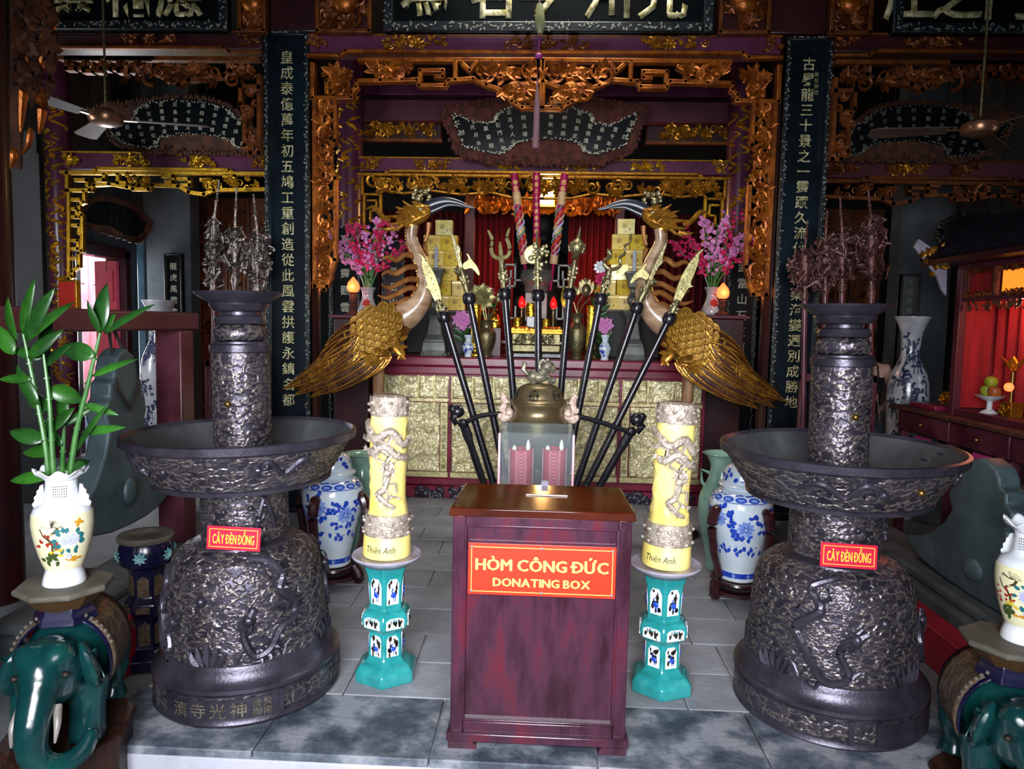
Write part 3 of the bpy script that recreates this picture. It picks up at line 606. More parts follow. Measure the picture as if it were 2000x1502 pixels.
# ------------------------------------------------------------------ name boards at the top edge
def nameboard(label, x0, x1, chars, Y, size):
    zb_ = Zz(64, Y); z1 = zb_ + .62; t = thing('name_board', label, 'sign board', ((x0 + x1) / 2, Y, zb_))
    B().box(x0, x1, Y, Y + .05, zb_, z1).obj('board', 'board_black', t, bev=.005)
    b = B(); w = .07
    for q in ((x0, x0 + w, zb_, z1), (x1 - w, x1, zb_, z1), (x0 + w, x1 - w, zb_, zb_ + w), (x0 + w, x1 - w, z1 - w, z1)): b.box(q[0], q[1], Y - .03, Y + .04, q[2], q[3])
    b.obj('border', 'board_edge', t, bev=.008)
    R = random.Random(len(label)); b = B()
    x = x0 + .03
    while x < x1:
        if R.random() < .7: b.leaf((x, Y - .034, zb_ + w * R.uniform(.3, .7)), (R.uniform(-1, 1), 0, R.uniform(-1, 1)), (0, -1, 0), .03, .014, n=2)
        x += .014
    for e_ in (x0 + w * .5, x1 - w * .5):
        for k in range(22): b.leaf((e_ + R.uniform(-.015, .015), Y - .034, zb_ + .07 + k * .024), (R.uniform(-1, 1), 0, R.uniform(-1, 1)), (0, -1, 0), .026, .012, n=2)
    b.obj('pearl_inlay', 'pearl_dim', t)
    for ch, px in chars: b = B(); letter(b, ch, X(px, Y, 10), zb_ + .12 + size * .42, size, Y - .006, off=.02); solid(b.obj('character', 'pearl_gold', t), .012, 1)
nameboard('black name board with large pearl characters over the centre bay', X(748, 5.35), X(1382, 5.35), [('為', 828), ('名', 958), ('今', 1050), ('州', 1185), ('光', 1295)], 5.35, .36)
nameboard('black name board with large pearl characters over the left bay', X(60, 5.35), X(450, 5.35), [('靈', 145), ('祐', 250), ('應', 350)], 5.35, .36)
nameboard('black name board with large pearl characters over the right bay', X(1725, 5.35), X(2120, 5.35), [('庄', 1775), ('之', 1870), ('門', 1970)], 5.35, .36)
def carved_square(x0, x1, label, k):
    Y = 5.36; zb_ = Zz(62, Y); z1 = zb_ + .5; t = thing('gourd_carving', label, 'carving', ((x0 + x1) / 2, Y, zb_), group='openwork panels beside the name boards')
    B().box(x0, x1, Y + .06, Y + .09, zb_, z1).obj('backing', 'lacquer_dark', t)
    b = B(); bars(b, [(x0, zb_), (x1, zb_), (x1, z1), (x0, z1), (x0, zb_)], Y + .02, .03, .07); b.obj('panel_frame', 'gilt_dull', t, bev=.005)
    b = B(); carve(b, x0, x1, zb_, z1, Y + .03, 40, .08, k, .3); b.obj('carved_scrolls', 'gilt_dull', t)
    b = B(); xc = (x0 + x1) / 2; b.ball((xc, Y + .01, zb_ + .21), (.085, .05, .085), 14, 9); b.ball((xc, Y + .01, zb_ + .34), (.06, .04, .06), 12, 8); b.ball((xc, Y, zb_ + .275), (.045, .04, .02), 10, 6); b.obj('carved_gourd', 'gilt_orange', t)
for k, (a, c, lb) in enumerate(((620, 722, 'openwork panel with carved gourd left of the centre name board'), (1408, 1502, 'openwork panel with carved gourd right of the centre name board'), (468, 516, 'openwork panel with carved gourd right of the left name board'), (1625, 1700, 'openwork panel with carved gourd left of the right name board'))): carved_square(X(a, 5.36, 30), X(c, 5.36, 30), lb, 80 + k)
for a, c, lb in ((516, 620, 'left'), (1502, 1625, 'right')):
    o = B().box(X(a, 5.5, 30), X(c, 5.5, 30), 5.5, 5.59, Zz(64, 5.5), Zz(64, 5.5) + .6).obj('header_block', 'lacquer_dark', bev=.01); tag(o, 'dark red header block above the %s black couplet board' % lb, 'beam', 'header blocks')
# ------------------------------------------------------------------ fan-shaped poem boards
FAN_C = [(883, 224), (907, 232), (939, 241), (963, 237), (969, 224), (987, 213), (1016, 205), (1060, 201), (1104, 205), (1133, 213), (1157, 226), (1160, 237), (1184, 244), (1208, 240), (1245, 221), (1233, 255), (1221, 285), (1186, 296), (1165, 304), (1144, 298), (1136, 285), (1114, 276), (1053, 271), (1016, 278), (1000, 288), (987, 297), (968, 302), (931, 294), (905, 286), (893, 255)]
FAN_L = [(266, 216), (274, 209), (295, 199), (335, 194), (388, 196), (428, 205), (453, 218), (457, 228), (478, 235), (484, 253), (506, 277), (503, 287), (484, 292), (465, 288), (453, 279), (432, 268), (373, 262), (331, 266), (312, 272), (306, 287), (289, 291), (255, 283), (226, 272), (206, 242), (185, 214), (215, 234), (240, 240), (262, 232)]
POEM = '山江國光月水風雲龍虎石門天地日古今人心清明玉樓寺鐘鼓香煙春秋松竹梅花洞府仙真武靈聖德遠近長安萬里千年五湖四海東西南北城池宮殿名勝詩書文章道觀神威永鎮北方波浪金銀'
def inside_span(poly, x):
    zs = []
    for i in range(len(poly)):
        (xa, za), (xb, zb_) = poly[i], poly[(i + 1) % len(poly)]
        if (xa - x) * (xb - x) < 0: zs.append(za + (zb_ - za) * (x - xa) / (xb - xa))
    zs.sort(); best = max(zip(zs, zs[1:]), key=lambda q: q[1] - q[0]) if len(zs) > 1 else None
    return best
def fanboard(label, outline, Y, frame_m, seed, mirror=False, grow=34, cols=14, tmat='pearl', size=.045, tilt=0, low=True, inlay=True):
    pz = pxz(outline, Y)
    if mirror: pz = mir(pz)
    xs_ = [p[0] for p in pz]; zs_ = [p[1] for p in pz]; cx, cz = sum(xs_) / len(xs_), sum(zs_) / len(zs_)
    t = thing('fan_board', label, 'sign board', (cx, Y, min(zs_)))
    sm_ = [tuple(p) for p in catmull(pz, 4, True)]
    ar = sum(a[0] * c[1] - c[0] * a[1] for a, c in zip(sm_, sm_[1:] + sm_[:1])); n = len(sm_); g = grow / F_PX * Y
    def off(d):
        o = []
        for i in range(n):
            a, c = sm_[i - 3], sm_[(i + 3) % n]; tx, tz = c[0] - a[0], c[1] - a[1]; l = math.hypot(tx, tz) or 1; s_ = 1 if ar > 0 else -1
            o.append((sm_[i][0] + s_ * tz / l * d, sm_[i][1] - s_ * tx / l * d))
        return o
    def hull(P):
        P = sorted(set(P)); 
        def half(Q):
            h = []
            for p in Q:
                while len(h) > 1 and (h[-1][0] - h[-2][0]) * (p[1] - h[-2][1]) - (h[-1][1] - h[-2][1]) * (p[0] - h[-2][0]) <= 0: h.pop()
                h.append(p)
            return h
        return half(P)[:-1] + half(P[::-1])[:-1]
    hu = hull(off(g * .45)); hu = [tuple(p) for p in catmull(hu, 2, True)]
    B().prism(hu, Y + .012, Y + .05).obj('frame_board', frame_m, t, smooth=False)
    B().prism(sm_, Y - .012, Y + .012).obj('poem_panel', 'board_black', t, smooth=False)
    R = random.Random(seed); b = B(); m = len(hu)
    for i in range(m):
        (xa, za), (xb, zb_) = hu[i], hu[(i + 1) % m]; L = math.hypot(xb - xa, zb_ - za); k = max(1, int(L / .035))
        for j in range(k):
            q = j / k; x, z = xa + (xb - xa) * q, za + (zb_ - za) * q
            b.ball((x + R.uniform(-.012, .012), Y + .015, z + R.uniform(-.012, .012)), (.024, .02, .024), 6, 4)
            if R.random() < .5: x2, z2 = x + (cx - x) * .06, z + (cz - z) * .12; b.leaf((x2, Y + .005, z2), (R.uniform(-1, 1), -.3, R.uniform(-1, 1)), (0, -1, 0), .05, .03, fold=.5, n=3)
    b.obj('carved_rim', frame_m, t)
    if inlay:
        b = B()
        for i in range(n):
            p, q = sm_[i], sm_[(i + 1) % n]
            for j in range(2):
                x, z = p[0] + (q[0] - p[0]) * j / 2, p[1] + (q[1] - p[1]) * j / 2; b.leaf((x + (cx - x) * .015, Y - .015, z + (cz - z) * .05), (R.uniform(-1, 1), 0, R.uniform(-1, 1)), (0, -1, 0), .022, .012, n=2)
        b.obj('pearl_border', tmat, t)
    x0, x1 = min(xs_), max(xs_); idx = seed
    for k in range(cols):
        x = x0 + (x1 - x0) * (k + .7) / (cols + .4); sp = inside_span(sm_, x)
        if not sp: continue
        z0, z1 = sp; rows = int((z1 - z0 - .03) / (size * 1.22)); u = (x - cx) / (x1 - x0)
        for r in range(rows):
            z = z1 - .02 - size * .6 - r * (z1 - z0 - .04) / max(1, rows); b = B(); letter(b, POEM[idx % len(POEM)], x + (z - cz) * u * 1.1, z, size * .86, Y - .0155, rot=-u * .5, off=.006); b.obj('character', tmat, t); idx += 1
    b = B(); [b.tube([(cx + q, Y + .03, max(zs_) - .02), (cx + q * .8, Y + .05, 4.9)], .006, 5) for q in (-.25, .25)]; b.obj('hanging_wire', 'rope', t)
    return t
fanboard('wavy fan-shaped poem board hanging over the middle of the altar', FAN_C, 6.9, 'wood_red', 1, cols=14, tmat='pearl', size=.055)
fanboard('wavy fan-shaped poem board behind the left ceiling fan', FAN_L, 7.0, 'wood_carved', 23, grow=14, cols=13, tmat='pearl', size=.052)
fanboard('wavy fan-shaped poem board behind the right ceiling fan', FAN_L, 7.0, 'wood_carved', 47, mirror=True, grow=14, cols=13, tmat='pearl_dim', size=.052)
FAN_D = [(172, 412), (190, 395), (230, 398), (265, 415), (272, 430), (285, 436), (270, 462), (240, 455), (215, 442), (185, 438), (165, 430)]
fanboard('dark unlit fan-shaped board high on the left back wall', FAN_D, 8.6, 'wood_carved', 5, grow=20, cols=10, tmat='board_edge', size=.045, inlay=False)
FAN_E = [(1850, 440), (1880, 428), (1930, 428), (1960, 440), (1985, 445), (1960, 480), (1900, 470), (1870, 480), (1845, 462)]
fanboard('dark unlit fan-shaped board on the right behind the shrine roof', FAN_E, 8.0, 'black_wood', 15, grow=20, cols=9, tmat='board_edge', size=.05, inlay=False)
# ------------------------------------------------------------------ back carved doors
def carved_door(x0, x1, zt_, Y, label, cm):
    t = thing('carved_door', label, 'door', ((x0 + x1) / 2, Y, -.16), group='carved folding doors at the back'); h = zt_ + .16
    B().box(x0, x1, Y, Y + .06, -.16, zt_).obj('leaf', 'door_wood', t)
    w = (x1 - x0)
    for a, c in ((.04, .3), (.34, .72), (.76, .94)):
        z0, z1 = -.16 + h * a, -.16 + h * c
        b = B(); bars(b, [(x0 + .08, z0), (x1 - .08, z0), (x1 - .08, z1), (x0 + .08, z1), (x0 + .08, z0)], Y - .005, .02, .03); bars(b, [(x0 + .13, z0 + .05), (x1 - .13, z0 + .05), (x1 - .13, z1 - .05), (x0 + .13, z1 - .05), (x0 + .13, z0 + .05)], Y - .005, .012, .025); b.obj('panel_moulding', cm, t)
        b = B(); carve(b, x0 + .16, x1 - .16, z0 + .1, z1 - .1, Y - .01, int(18 * w), .09, int(a * 100), .7); b.obj('carved_panel', cm, t)
for k, (a, c) in enumerate(((372, 428), (430, 486), (488, 545))): carved_door(X(a, 10.4), X(c, 10.4), Zz(395, 10.4), 10.4, 'brown carved folding door at the back of the left aisle', 'gilt_dull')
for k, (a, c) in enumerate(((1560, 1612), (1614, 1672), (1674, 1735))): carved_door(X(a, 9.6), X(c, 9.6), Zz(400, 9.6), 9.6, 'brown carved folding door at the back of the right aisle', 'gilt_dull')
def textline(txt, width, cap_h, bold=.03):
    '''flat lettering laid out letter by letter; returns vertices centred on (0, 0) in (x, z) and faces'''
    x = 0; V = []; Fc = []; n = 0
    for ch in txt:
        if ch == ' ': x += .26; continue
        v, fc = glyph('D' if ch == 'Đ' else ch, .0); v = v.copy(); v[:, 0] -= v[:, 0].min(); w = v[:, 0].max()
        for k, sh in enumerate(np.linspace(-bold, bold, 5)):
            q = v.copy(); q[:, 0] += x + sh; q[:, 2] = k * .0004; V.append(q); Fc += [tuple(i + n for i in g) for g in fc]; n += len(q)
            q = v.copy(); q[:, 0] += x; q[:, 1] += sh * .35; q[:, 2] = .0002 + k * .0004; V.append(q); Fc += [tuple(i + n for i in g) for g in fc]; n += len(q)
        if ch == 'Đ': V.append(np.array([(x - .14, .31, .003), (x + .26, .31, .003), (x + .26, .43, .003), (x - .14, .43, .003)])); Fc.append((n, n + 1, n + 2, n + 3)); n += 4
        x += w + .085 + bold
    V = np.concatenate(V); V[:, 0] -= (V[:, 0].min() + V[:, 0].max()) / 2; V[:, 1] -= .3635
    V[:, 0] *= width / (V[:, 0].max() - V[:, 0].min()); V[:, 1] *= cap_h / .727; return V, Fc
# ================================================================== donation box
def donation_box():
    y0, y1 = 2.43, 2.67; L0 = W(884, 1030, y0); R0 = W(1226, 1030, y0); x0, x1 = -.298, .318; zt = W(1055, 997, y0 - .03).z
    t = thing('donation_box', 'dark red lacquered donation box with red sign in the middle', 'box', ((x0 + x1) / 2, y0, 0))
    B().box(x0, x1, y0, y1, .045, zt - .03).obj('body', 'box_lacquer', t, bev=.004)
    b = B(); w = .045
    b.box(x0, x0 + w, y0 - .014, y0, .06, zt - .03).box(x1 - w, x1, y0 - .014, y0, .06, zt - .03).box(x0 + w, x1 - w, y0 - .014, y0, zt - .03 - w * .8, zt - .03).box(x0 + w, x1 - w, y0 - .014, y0, .06, .06 + w * .9)
    b.obj('front_frame', 'box_lacquer', t, bev=.004)
    b = B(); q = .01; a = w
    for (p, r) in (((x0 + a, .06 + a), (x1 - a, .06 + a)), ((x1 - a, .06 + a), (x1 - a, zt - .065)), ((x1 - a, zt - .065), (x0 + a, zt - .065)), ((x0 + a, zt - .065), (x0 + a, .06 + a))): bars(b, [p, r], y0 - .006, q, .02)
    b.obj('moulding', 'box_lacquer', t, bev=.003)
    b = B().box(x0 - .012, x1 + .012, y0 - .026, y1 + .012, .028, .062); b.obj('plinth', 'box_lacquer', t, bev=.006)
    for fx in (x0 - .006, x1 - .094):
        b = B(); b.prism([(fx, 0), (fx + .1, 0), (fx + .1, .008), (fx + .085, .03), (fx, .03)] if fx < 0 else [(fx, 0), (fx + .1, 0), (fx + .1, .03), (fx + .015, .03), (fx, .008)], y0 - .02, y0 + .06); b.obj('foot', 'box_lacquer', t)
        B().box(fx, fx + .1, y1 - .08, y1, 0, .03).obj('foot', 'box_lacquer', t)
    # sloping lid
    lid = B(); yb = 2.69; dz = W(1055, 947, 2.69).z - zt
    lid.add([(x0 - .012, y0 - .03, zt - .03), (x1 + .012, y0 - .03, zt - .03), (x1 + .012, yb, zt - .03), (x0 - .012, yb, zt - .03), (x0 - .008, y0 - .03, zt), (x1 + .008, y0 - .03, zt), (x1 - .015, yb, zt + dz), (x0 + .015, yb, zt + dz)], [(3, 2, 1, 0), (4, 5, 6, 7), (0, 1, 5, 4), (1, 2, 6, 5), (2, 3, 7, 6), (3, 0, 4, 7)])
    ld = lid.obj('lid', 'box_lid', t, bev=.004)
    ym = y0 + .13; zm = zt + dz * (ym - y0 + .03) / (yb - y0 + .03) + .001; B().box(-.05, .1, ym - .005, ym + .005, zm, zm + .003).obj('coin_slot', 'slot_white', ld)
    B().box(.005, .03, yb - .012, yb + .004, zt + dz - .006, zt + dz + .018).obj('hasp', 'bronze_plain', ld)
    # sign
    A = W(915, 1060, y0 - .02); D = W(1201, 1170, y0 - .02); sx0, sx1, sz1, sz0 = A.x, D.x, A.z, D.z; ys = y0 - .014
    s_ = B().box(sx0, sx1, ys - .008, ys, sz0, sz1).obj('sign_plate', 'sign_red', t, bev=.001); yy = ys - .0088
    b = B(); i = .012; bars(b, [(sx0 + i, sz0 + i), (sx1 - i, sz0 + i), (sx1 - i, sz1 - i), (sx0 + i, sz1 - i), (sx0 + i, sz0 + i)], yy, .0022, .001); b.obj('border_line', 'sign_yellow', s_)
    def line(txt, width, zc, h, off):
        v, f = textline(txt, width, h, .035); b = B(); b.add([((sx0 + sx1) / 2 + p[0], yy - p[2] * .1, zc + p[1]) for p in v], f); b.obj('lettering', 'sign_yellow', s_)
    Hs = sz1 - sz0; line('HÒM CÔNG ĐỨC', (sx1 - sx0) * .9, sz0 + Hs * .60, Hs * .23, .028); line('DONATING BOX', (sx1 - sx0) * .66, sz0 + Hs * .26, Hs * .165, .028)
    for px in (sx0 + i, (sx0 + sx1) / 2, sx1 - i):
        for z in (sz0 + i, sz1 - i): B().ball((px, yy, z), (.0055, .004, .0055), 10, 6).obj('screw', 'screw_steel', s_)
donation_box()
# ================================================================== bronze lamp trees
def relief(prof, n, m, amp, freq, zsq=1.6, seed=0, rows=None):
    """surface of revolution through prof with cloud relief pressed into it; returns a B with wear"""
    P = np.array(prof, float); d = np.r_[0, np.cumsum(np.hypot(*np.diff(P, axis=0).T))]; s_ = np.linspace(0, d[-1], m); r = np.interp(s_, d, P[:, 0]); z = np.interp(s_, d, P[:, 1])
    th = np.linspace(0, 2 * PI, n, endpoint=False); T, S = np.meshgrid(th, np.arange(m), indexing='ij'); rr = r[S]; zz = z[S]
    p = np.stack([np.cos(T) * rr, np.sin(T) * rr, zz * zsq + seed], -1); h, w = clouds(p, freq)
    e = np.minimum(1, np.minimum(S, m - 1 - S) / 4.0); h = h * e
    dr = np.gradient(r, s_); dz = np.gradient(z, s_); nr = dz[S]; nz = -dr[S]; q = rr + nr * h * amp; zq = zz + nz * h * amp
    b = B(); b.v = [tuple(x) for x in np.stack([q * np.cos(T), q * np.sin(T), zq], -1).reshape(-1, 3).tolist()]; b.n = len(b.v)
    i, j = np.meshgrid(np.arange(n), np.arange(m - 1), indexing='ij'); i2 = (i + 1) % n
    b.f = [tuple(x) for x in np.stack([i * m + j, i2 * m + j, i2 * m + j + 1, i * m + j + 1], -1).reshape(-1, 4).tolist()]; b.w = (w * e).reshape(-1) * .8
    return b
def surf(prof):
    P = np.array(prof, float); o = np.argsort(P[:, 1]); return lambda z: float(np.interp(z, P[o, 1], P[o, 0]))
def dragon(b, rf, pts, rad, lift=.6, head=True, n=7):     # serpent in relief on a round surface; pts are (angle, height)
    C = catmull(pts, 9); P = [Vector(((rf(z) + rad * lift) * math.cos(a), (rf(z) + rad * lift) * math.sin(a), z)) for a, z in C]; m = len(P)
    b.tube(P, [rad * (.25 + .75 * math.sin(PI * min(1, .12 + .8 * k / m)) ** .7) for k in range(m)][::-1], n)
    for k in range(4, m - 6, 2):       # spine fins
        t = (P[k + 1] - P[k]).normalized(); nn = Vector((P[k].x, P[k].y, 0)).normalized(); s_ = t.cross(nn); b.leaf(P[k] + nn * rad * .5, (s_ + nn * .5) * (1 if k % 4 else -1), nn, rad * 1.5, rad * .8, n=2)
    for k in (int(m * .35), int(m * .62), int(m * .8)):       # clawed legs
        t = (P[k + 1] - P[k]).normalized(); nn = Vector((P[k].x, P[k].y, 0)).normalized(); s_ = t.cross(nn) * (1 if k % 2 else -1)
        a = P[k]; c = a + s_ * rad * 2.6 - t * rad * .6; e = c + s_ * rad * .8 + t * rad * 2; b.tube([a, c, e], [rad * .6, rad * .45, rad * .35], 5)
        for q in (-.7, 0, .7): b.leaf(e, t + s_ * q, nn, rad * 1.4, rad * .4, n=2)
    if head:
        h = P[0]; t = (P[0] - P[3]).normalized(); nn = Vector((h.x, h.y, 0)).normalized(); s_ = t.cross(nn)
        b.ball(h + nn * rad * .5, rad * 1.35, 8, 6); b.tube([h + nn * rad * .5, h + t * rad * 2.6 + nn * rad * .7], [rad * 1.1, rad * .6], 7); b.tube([h + nn * rad * .2 - s_ * rad * .6, h + t * rad * 2.2 - s_ * rad * 1.2 + nn * rad * .3], [rad * .6, rad * .3], 6)
        for q in (-1, 1): b.tube([h + nn * rad + s_ * q * rad * .5, h - t * rad * 1.6 + s_ * q * rad * 1.4 + nn * rad * 1.2, h - t * rad * 3 + s_ * q * rad * 1.2 + nn * rad], [rad * .35, rad * .28, rad * .08], 5)
        for q in range(7): a = -1.4 + q * .47; b.leaf(h + nn * rad * .3, -t * math.cos(a) + s_ * math.sin(a), nn, rad * 3, rad * .9, n=3)
def bronze_lamp(x, y, rot, label, knobs, ins=True):
    t = thing('bronze_lamp', label, 'lamp', (x, y, 0), rot, group='bell-footed bronze lamps', world=False)
    Rb = .352; t.rotation_euler = (0, math.radians(-1.0), rot)
    B().lathe([(.0, .0), (Rb + .006, 0), (Rb + .012, .012), (Rb + .004, .026), (Rb + .004, .118), (Rb + .014, .128), (Rb + .012, .142), (Rb - .004, .15), (Rb - .018, .168), (Rb - .028, .19), (Rb - .03, .205), (Rb - .036, .214), (.2, .214)], 72).obj('base_ring', 'bronze_plain', t)
    # framed band: cloud panels and an inscription
    b = relief([(Rb + .005, .03), (Rb + .005, .114)], 520, 30, .005, 30, 1.4, 3); b.obj('band_relief', 'bronze_dark', t, fix=False)
    for a0 in (-2.06, -.86, .35, 1.55, 2.75, 3.95): a = a0; B().cbox(((Rb + .006) * math.cos(a), (Rb + .006) * math.sin(a), .072), (.016, .02, .09), Matrix.Rotation(a, 3, 'Z')).obj('band_post', 'bronze_plain', t)
    b = B(); pl = []
    for k in range(19):
        a = -2.03 + 1.14 * k / 18
        for z in (.034, .11): pl.append(((Rb + .0125) * math.cos(a), (Rb + .0125) * math.sin(a), z))
    b.add(pl, [(2 * k, 2 * k + 2, 2 * k + 3, 2 * k + 1) for k in range(18)]); b.obj('inscription_plate', 'bronze_plain', t)
    def cyl(R_):
        return lambda p: ((R_) * math.cos(p[0]), R_ * math.sin(p[0]), p[2])
    for k, c in enumerate('濟寺光神' if ins else ''):
        b = B(); a = -1.88 + k * .2; letter(b, c, 0, .07, .062, 0, fn=lambda p: ((Rb + .015) * math.cos(a + p[0] / Rb), (Rb + .015) * math.sin(a + p[0] / Rb), p[2])); o = b.obj('character', 'bronze_verd', t)
    for k, c in enumerate('歲御癸南' if ins else ''):
        b = B(); a = -1.1 + (k // 2) * .1; zc = .088 if k % 2 == 0 else .054; letter(b, c, 0, zc, .034, 0, fn=lambda p: ((Rb + .015) * math.cos(a + p[0] / Rb), (Rb + .015) * math.sin(a + p[0] / Rb), p[2])); o = b.obj('character', 'bronze_verd', t)
    bell = [(.318, .21), (.316, .245), (.309, .31), (.303, .38), (.298, .44), (.292, .49), (.281, .535), (.262, .57), (.232, .594), (.2, .606), (.176, .61)]
    relief(bell, 560, 170, .0065, 25, 2.3, 1).obj('bell_body', 'bronze_dark', t, fix=False)
    rf = surf(bell)
    b = B()      # wave scallops round the foot of the bell
    for k in range(12):
        a = 2 * PI * k / 12
        b.tube([((rf(z) + .004) * math.cos(a + q), (rf(z) + .004) * math.sin(a + q), z) for q, z in ((-.26, .225), (-.2, .262), (-.1, .285), (0, .27), (.1, .285), (.2, .262), (.26, .225))], .005, 5)
    for k in range(4):
        a = -PI / 2 - .05 + k * PI / 2
        for q in range(5): b.leaf(((rf(.22) + .006) * math.cos(a + (q - 2) * .055), (rf(.22) + .006) * math.sin(a + (q - 2) * .055), .215), ((q - 2) * .3 * -math.sin(a), (q - 2) * .3 * math.cos(a), 1), (math.cos(a), math.sin(a), 0), .1 - abs(q - 2) * .018, .03, fold=.6, n=4)
    b.obj('wave_border', 'bronze_plain', t)
    b = B(); dragon(b, rf, [(-1.16, .385), (-1.22, .33), (-1.12, .25), (-.95, .26), (-.8, .33), (-.62, .36), (-.6, .42), (-.76, .47), (-.72, .53), (-.85, .58), (-1.15, .597)] if ins else [(-1.67 - .62, .4), (-1.84 - .62, .35), (-1.74 - .62, .26), (-1.98 - .62, .235), (-2.2 - .62, .33), (-2.32 - .62, .41), (-2.1 - .62, .47), (-2.07 - .62, .5), (-2.2 - .62, .56), (-1.9 - .62, .595)], .018); b.obj('dragon_relief', 'bronze_plain', t)
    b = B(); dragon(b, rf, [(-2.1, .37), (-2.25, .32), (-2.2, .25), (-2.4, .26), (-2.55, .34), (-2.6, .42), (-2.45, .48), (-2.6, .54)] if ins else [(-1.0, .4), (-1.15, .33), (-1.05, .25), (-.85, .27), (-.7, .36), (-.8, .46)], .016); b.obj('dragon_relief', 'bronze_plain', t)
    b = B(); dragon(b, rf, [(.5, .46), (.7, .5), (.4, .34), (.7, .26), (.9, .36), (.8, .46), (.6, .53), (.7, .57)], .016); b.obj('dragon_relief', 'bronze_plain', t)
    neck = [(.172, .655), (.172, .67), (.166, .68), (.166, .84), (.17, .848), (.172, .86)]
    relief([(.166, .62), (.166, .845)], 300, 60, .006, 27, 2.2, 5).obj('neck', 'bronze_dark', t, fix=False)
    B().lathe([(.2, .602), (.195, .616), (.174, .626), (.166, .63)], 48, cap=False).obj('neck_ring', 'bronze_plain', t)
    b = B(); dragon(b, lambda z: .168, [(-.9, .72), (-.75, .8), (-.6, .74), (-.5, .68)], .011); b.obj('dragon_relief', 'bronze_plain', t)
    bas = [(.335, .872), (.352, .9), (.378, .94), (.405, .985), (.425, 1.015)]
    relief(bas, 600, 70, .006, 26, 2.3, 2).obj('basin_wall', 'bronze_dark', t, fix=False)
    bowl = B().lathe([(.0, .86), (.325, .852), (.342, .856), (.344, .868), (.336, .874)], 72); bowl.lathe([(.424, 1.012), (.446, 1.022), (.449, 1.05), (.436, 1.054), (.428, 1.04)], 72, cap=False); bowl.obj('basin_rim', 'bronze_plain', t); B().lathe([(.43, 1.042), (.33, .89), (.0, .885)], 72, cap=False).obj('basin_inside', 'dust_grey', t)
    b = B(); dragon(b, surf(bas), [(-2.2, .95), (-2.35, .985), (-2.5, .93), (-2.7, .98), (-2.9, .95)], .012); b.obj('dragon_relief', 'bronze_plain', t); b = B(); dragon(b, surf(bas), [(-1.05, .96), (-.95, .985), (-.8, .935), (-.62, .985), (-.45, .95), (-.25, .93)], .012); b.obj('dragon_relief', 'bronze_plain', t)
    relief([(.108, .885), (.108, 1.372)], 240, 118, .0055, 27, 2.1, 8).obj('upper_column', 'bronze_dark', t, fix=False)
    B().lathe([(.108, 1.365), (.117, 1.37), (.117, 1.396), (.108, 1.402), (.108, 1.41), (.06, 1.41)], 40).obj('collar', 'bronze_plain', t)
    relief([(.06, 1.41), (.092, 1.416), (.1, 1.432), (.098, 1.455), (.08, 1.474), (.05, 1.478)], 160, 24, .004, 24, 1.6, 11).obj('lower_cushion', 'bronze_dark', t, fix=False)
    B().lathe([(.05, 1.476), (.094, 1.48), (.1, 1.494), (.094, 1.508), (.07, 1.514), (.07, 1.526), (.1, 1.532), (.115, 1.554), (.112, 1.56), (.118, 1.564), (.165, 1.596), (.168, 1.604), (.16, 1.606), (.0, 1.6)], 48).obj('top_plate', 'bronze_plain', t)
    for a, z, R_, s_, mt in knobs:
        B().ball((R_ * math.cos(a), R_ * math.sin(a), z), s_, 14, 9).obj('knob', mt, t)
    return t
PL = W(488, 1330, 2.82); PR = W(1613, 1365, 2.86)
bronze_lamp(PL.x, 2.82, 0, 'left bronze lamp tree with wide basin on a dragon bell base', [(-1.62, 1.17, .117, .013, 'brass_knob'), (-1.9, .955, .398, .013, 'bronze_plain'), (-1.62, .76, .176, .012, 'bronze_plain'), (-1.05, .77, .176, .012, 'bronze_plain'), (-1.72, .455, .305, .02, 'bronze_plain')])
bronze_lamp(PR.x, 2.86, .62, 'right bronze lamp tree with wide basin on a dragon bell base', [(-2.1, 1.18, .117, .013, 'brass_knob'), (-1.85, .955, .398, .013, 'brass_knob'), (-2.1, .76, .176, .012, 'bronze_plain'), (-1.95, .455, .305, .02, 'bronze_plain')], False)
def lamp_sign(c, w, h, Y, rz, label):
    p = W(*c, Y); t = thing('name_plaque', label, 'sign', p, world=False, group='red name plaques on the lamps'); t.rotation_euler = (math.radians(-6), math.radians(rz), 0)
    B().box(-w / 2, w / 2, 0, .006, -h / 2, h / 2).obj('plate', 'sign_crimson', t, bev=.001)
    b = B(); i = .011; bars(b, [(-w / 2 + i, -h / 2 + i), (w / 2 - i, -h / 2 + i), (w / 2 - i, h / 2 - i), (-w / 2 + i, h / 2 - i), (-w / 2 + i, -h / 2 + i)], -.0008, .0025, .001); b.obj('border_line', 'sign_gold', t)
    v, f = textline('CÂY ĐÈN ĐỒNG', w * .78, h * .42, .035); B().add([(q[0], -.0012 - q[2] * .1, q[1] - .002) for q in v], f).obj('lettering', 'sign_gold', t)
lamp_sign((456, 1052), .205, .088, 2.59, 1.2, 'red plaque with yellow lettering on the left bronze lamp'); lamp_sign((1658, 1086), .203, .088, 2.59, 2.0, 'red plaque with yellow lettering on the right bronze lamp')
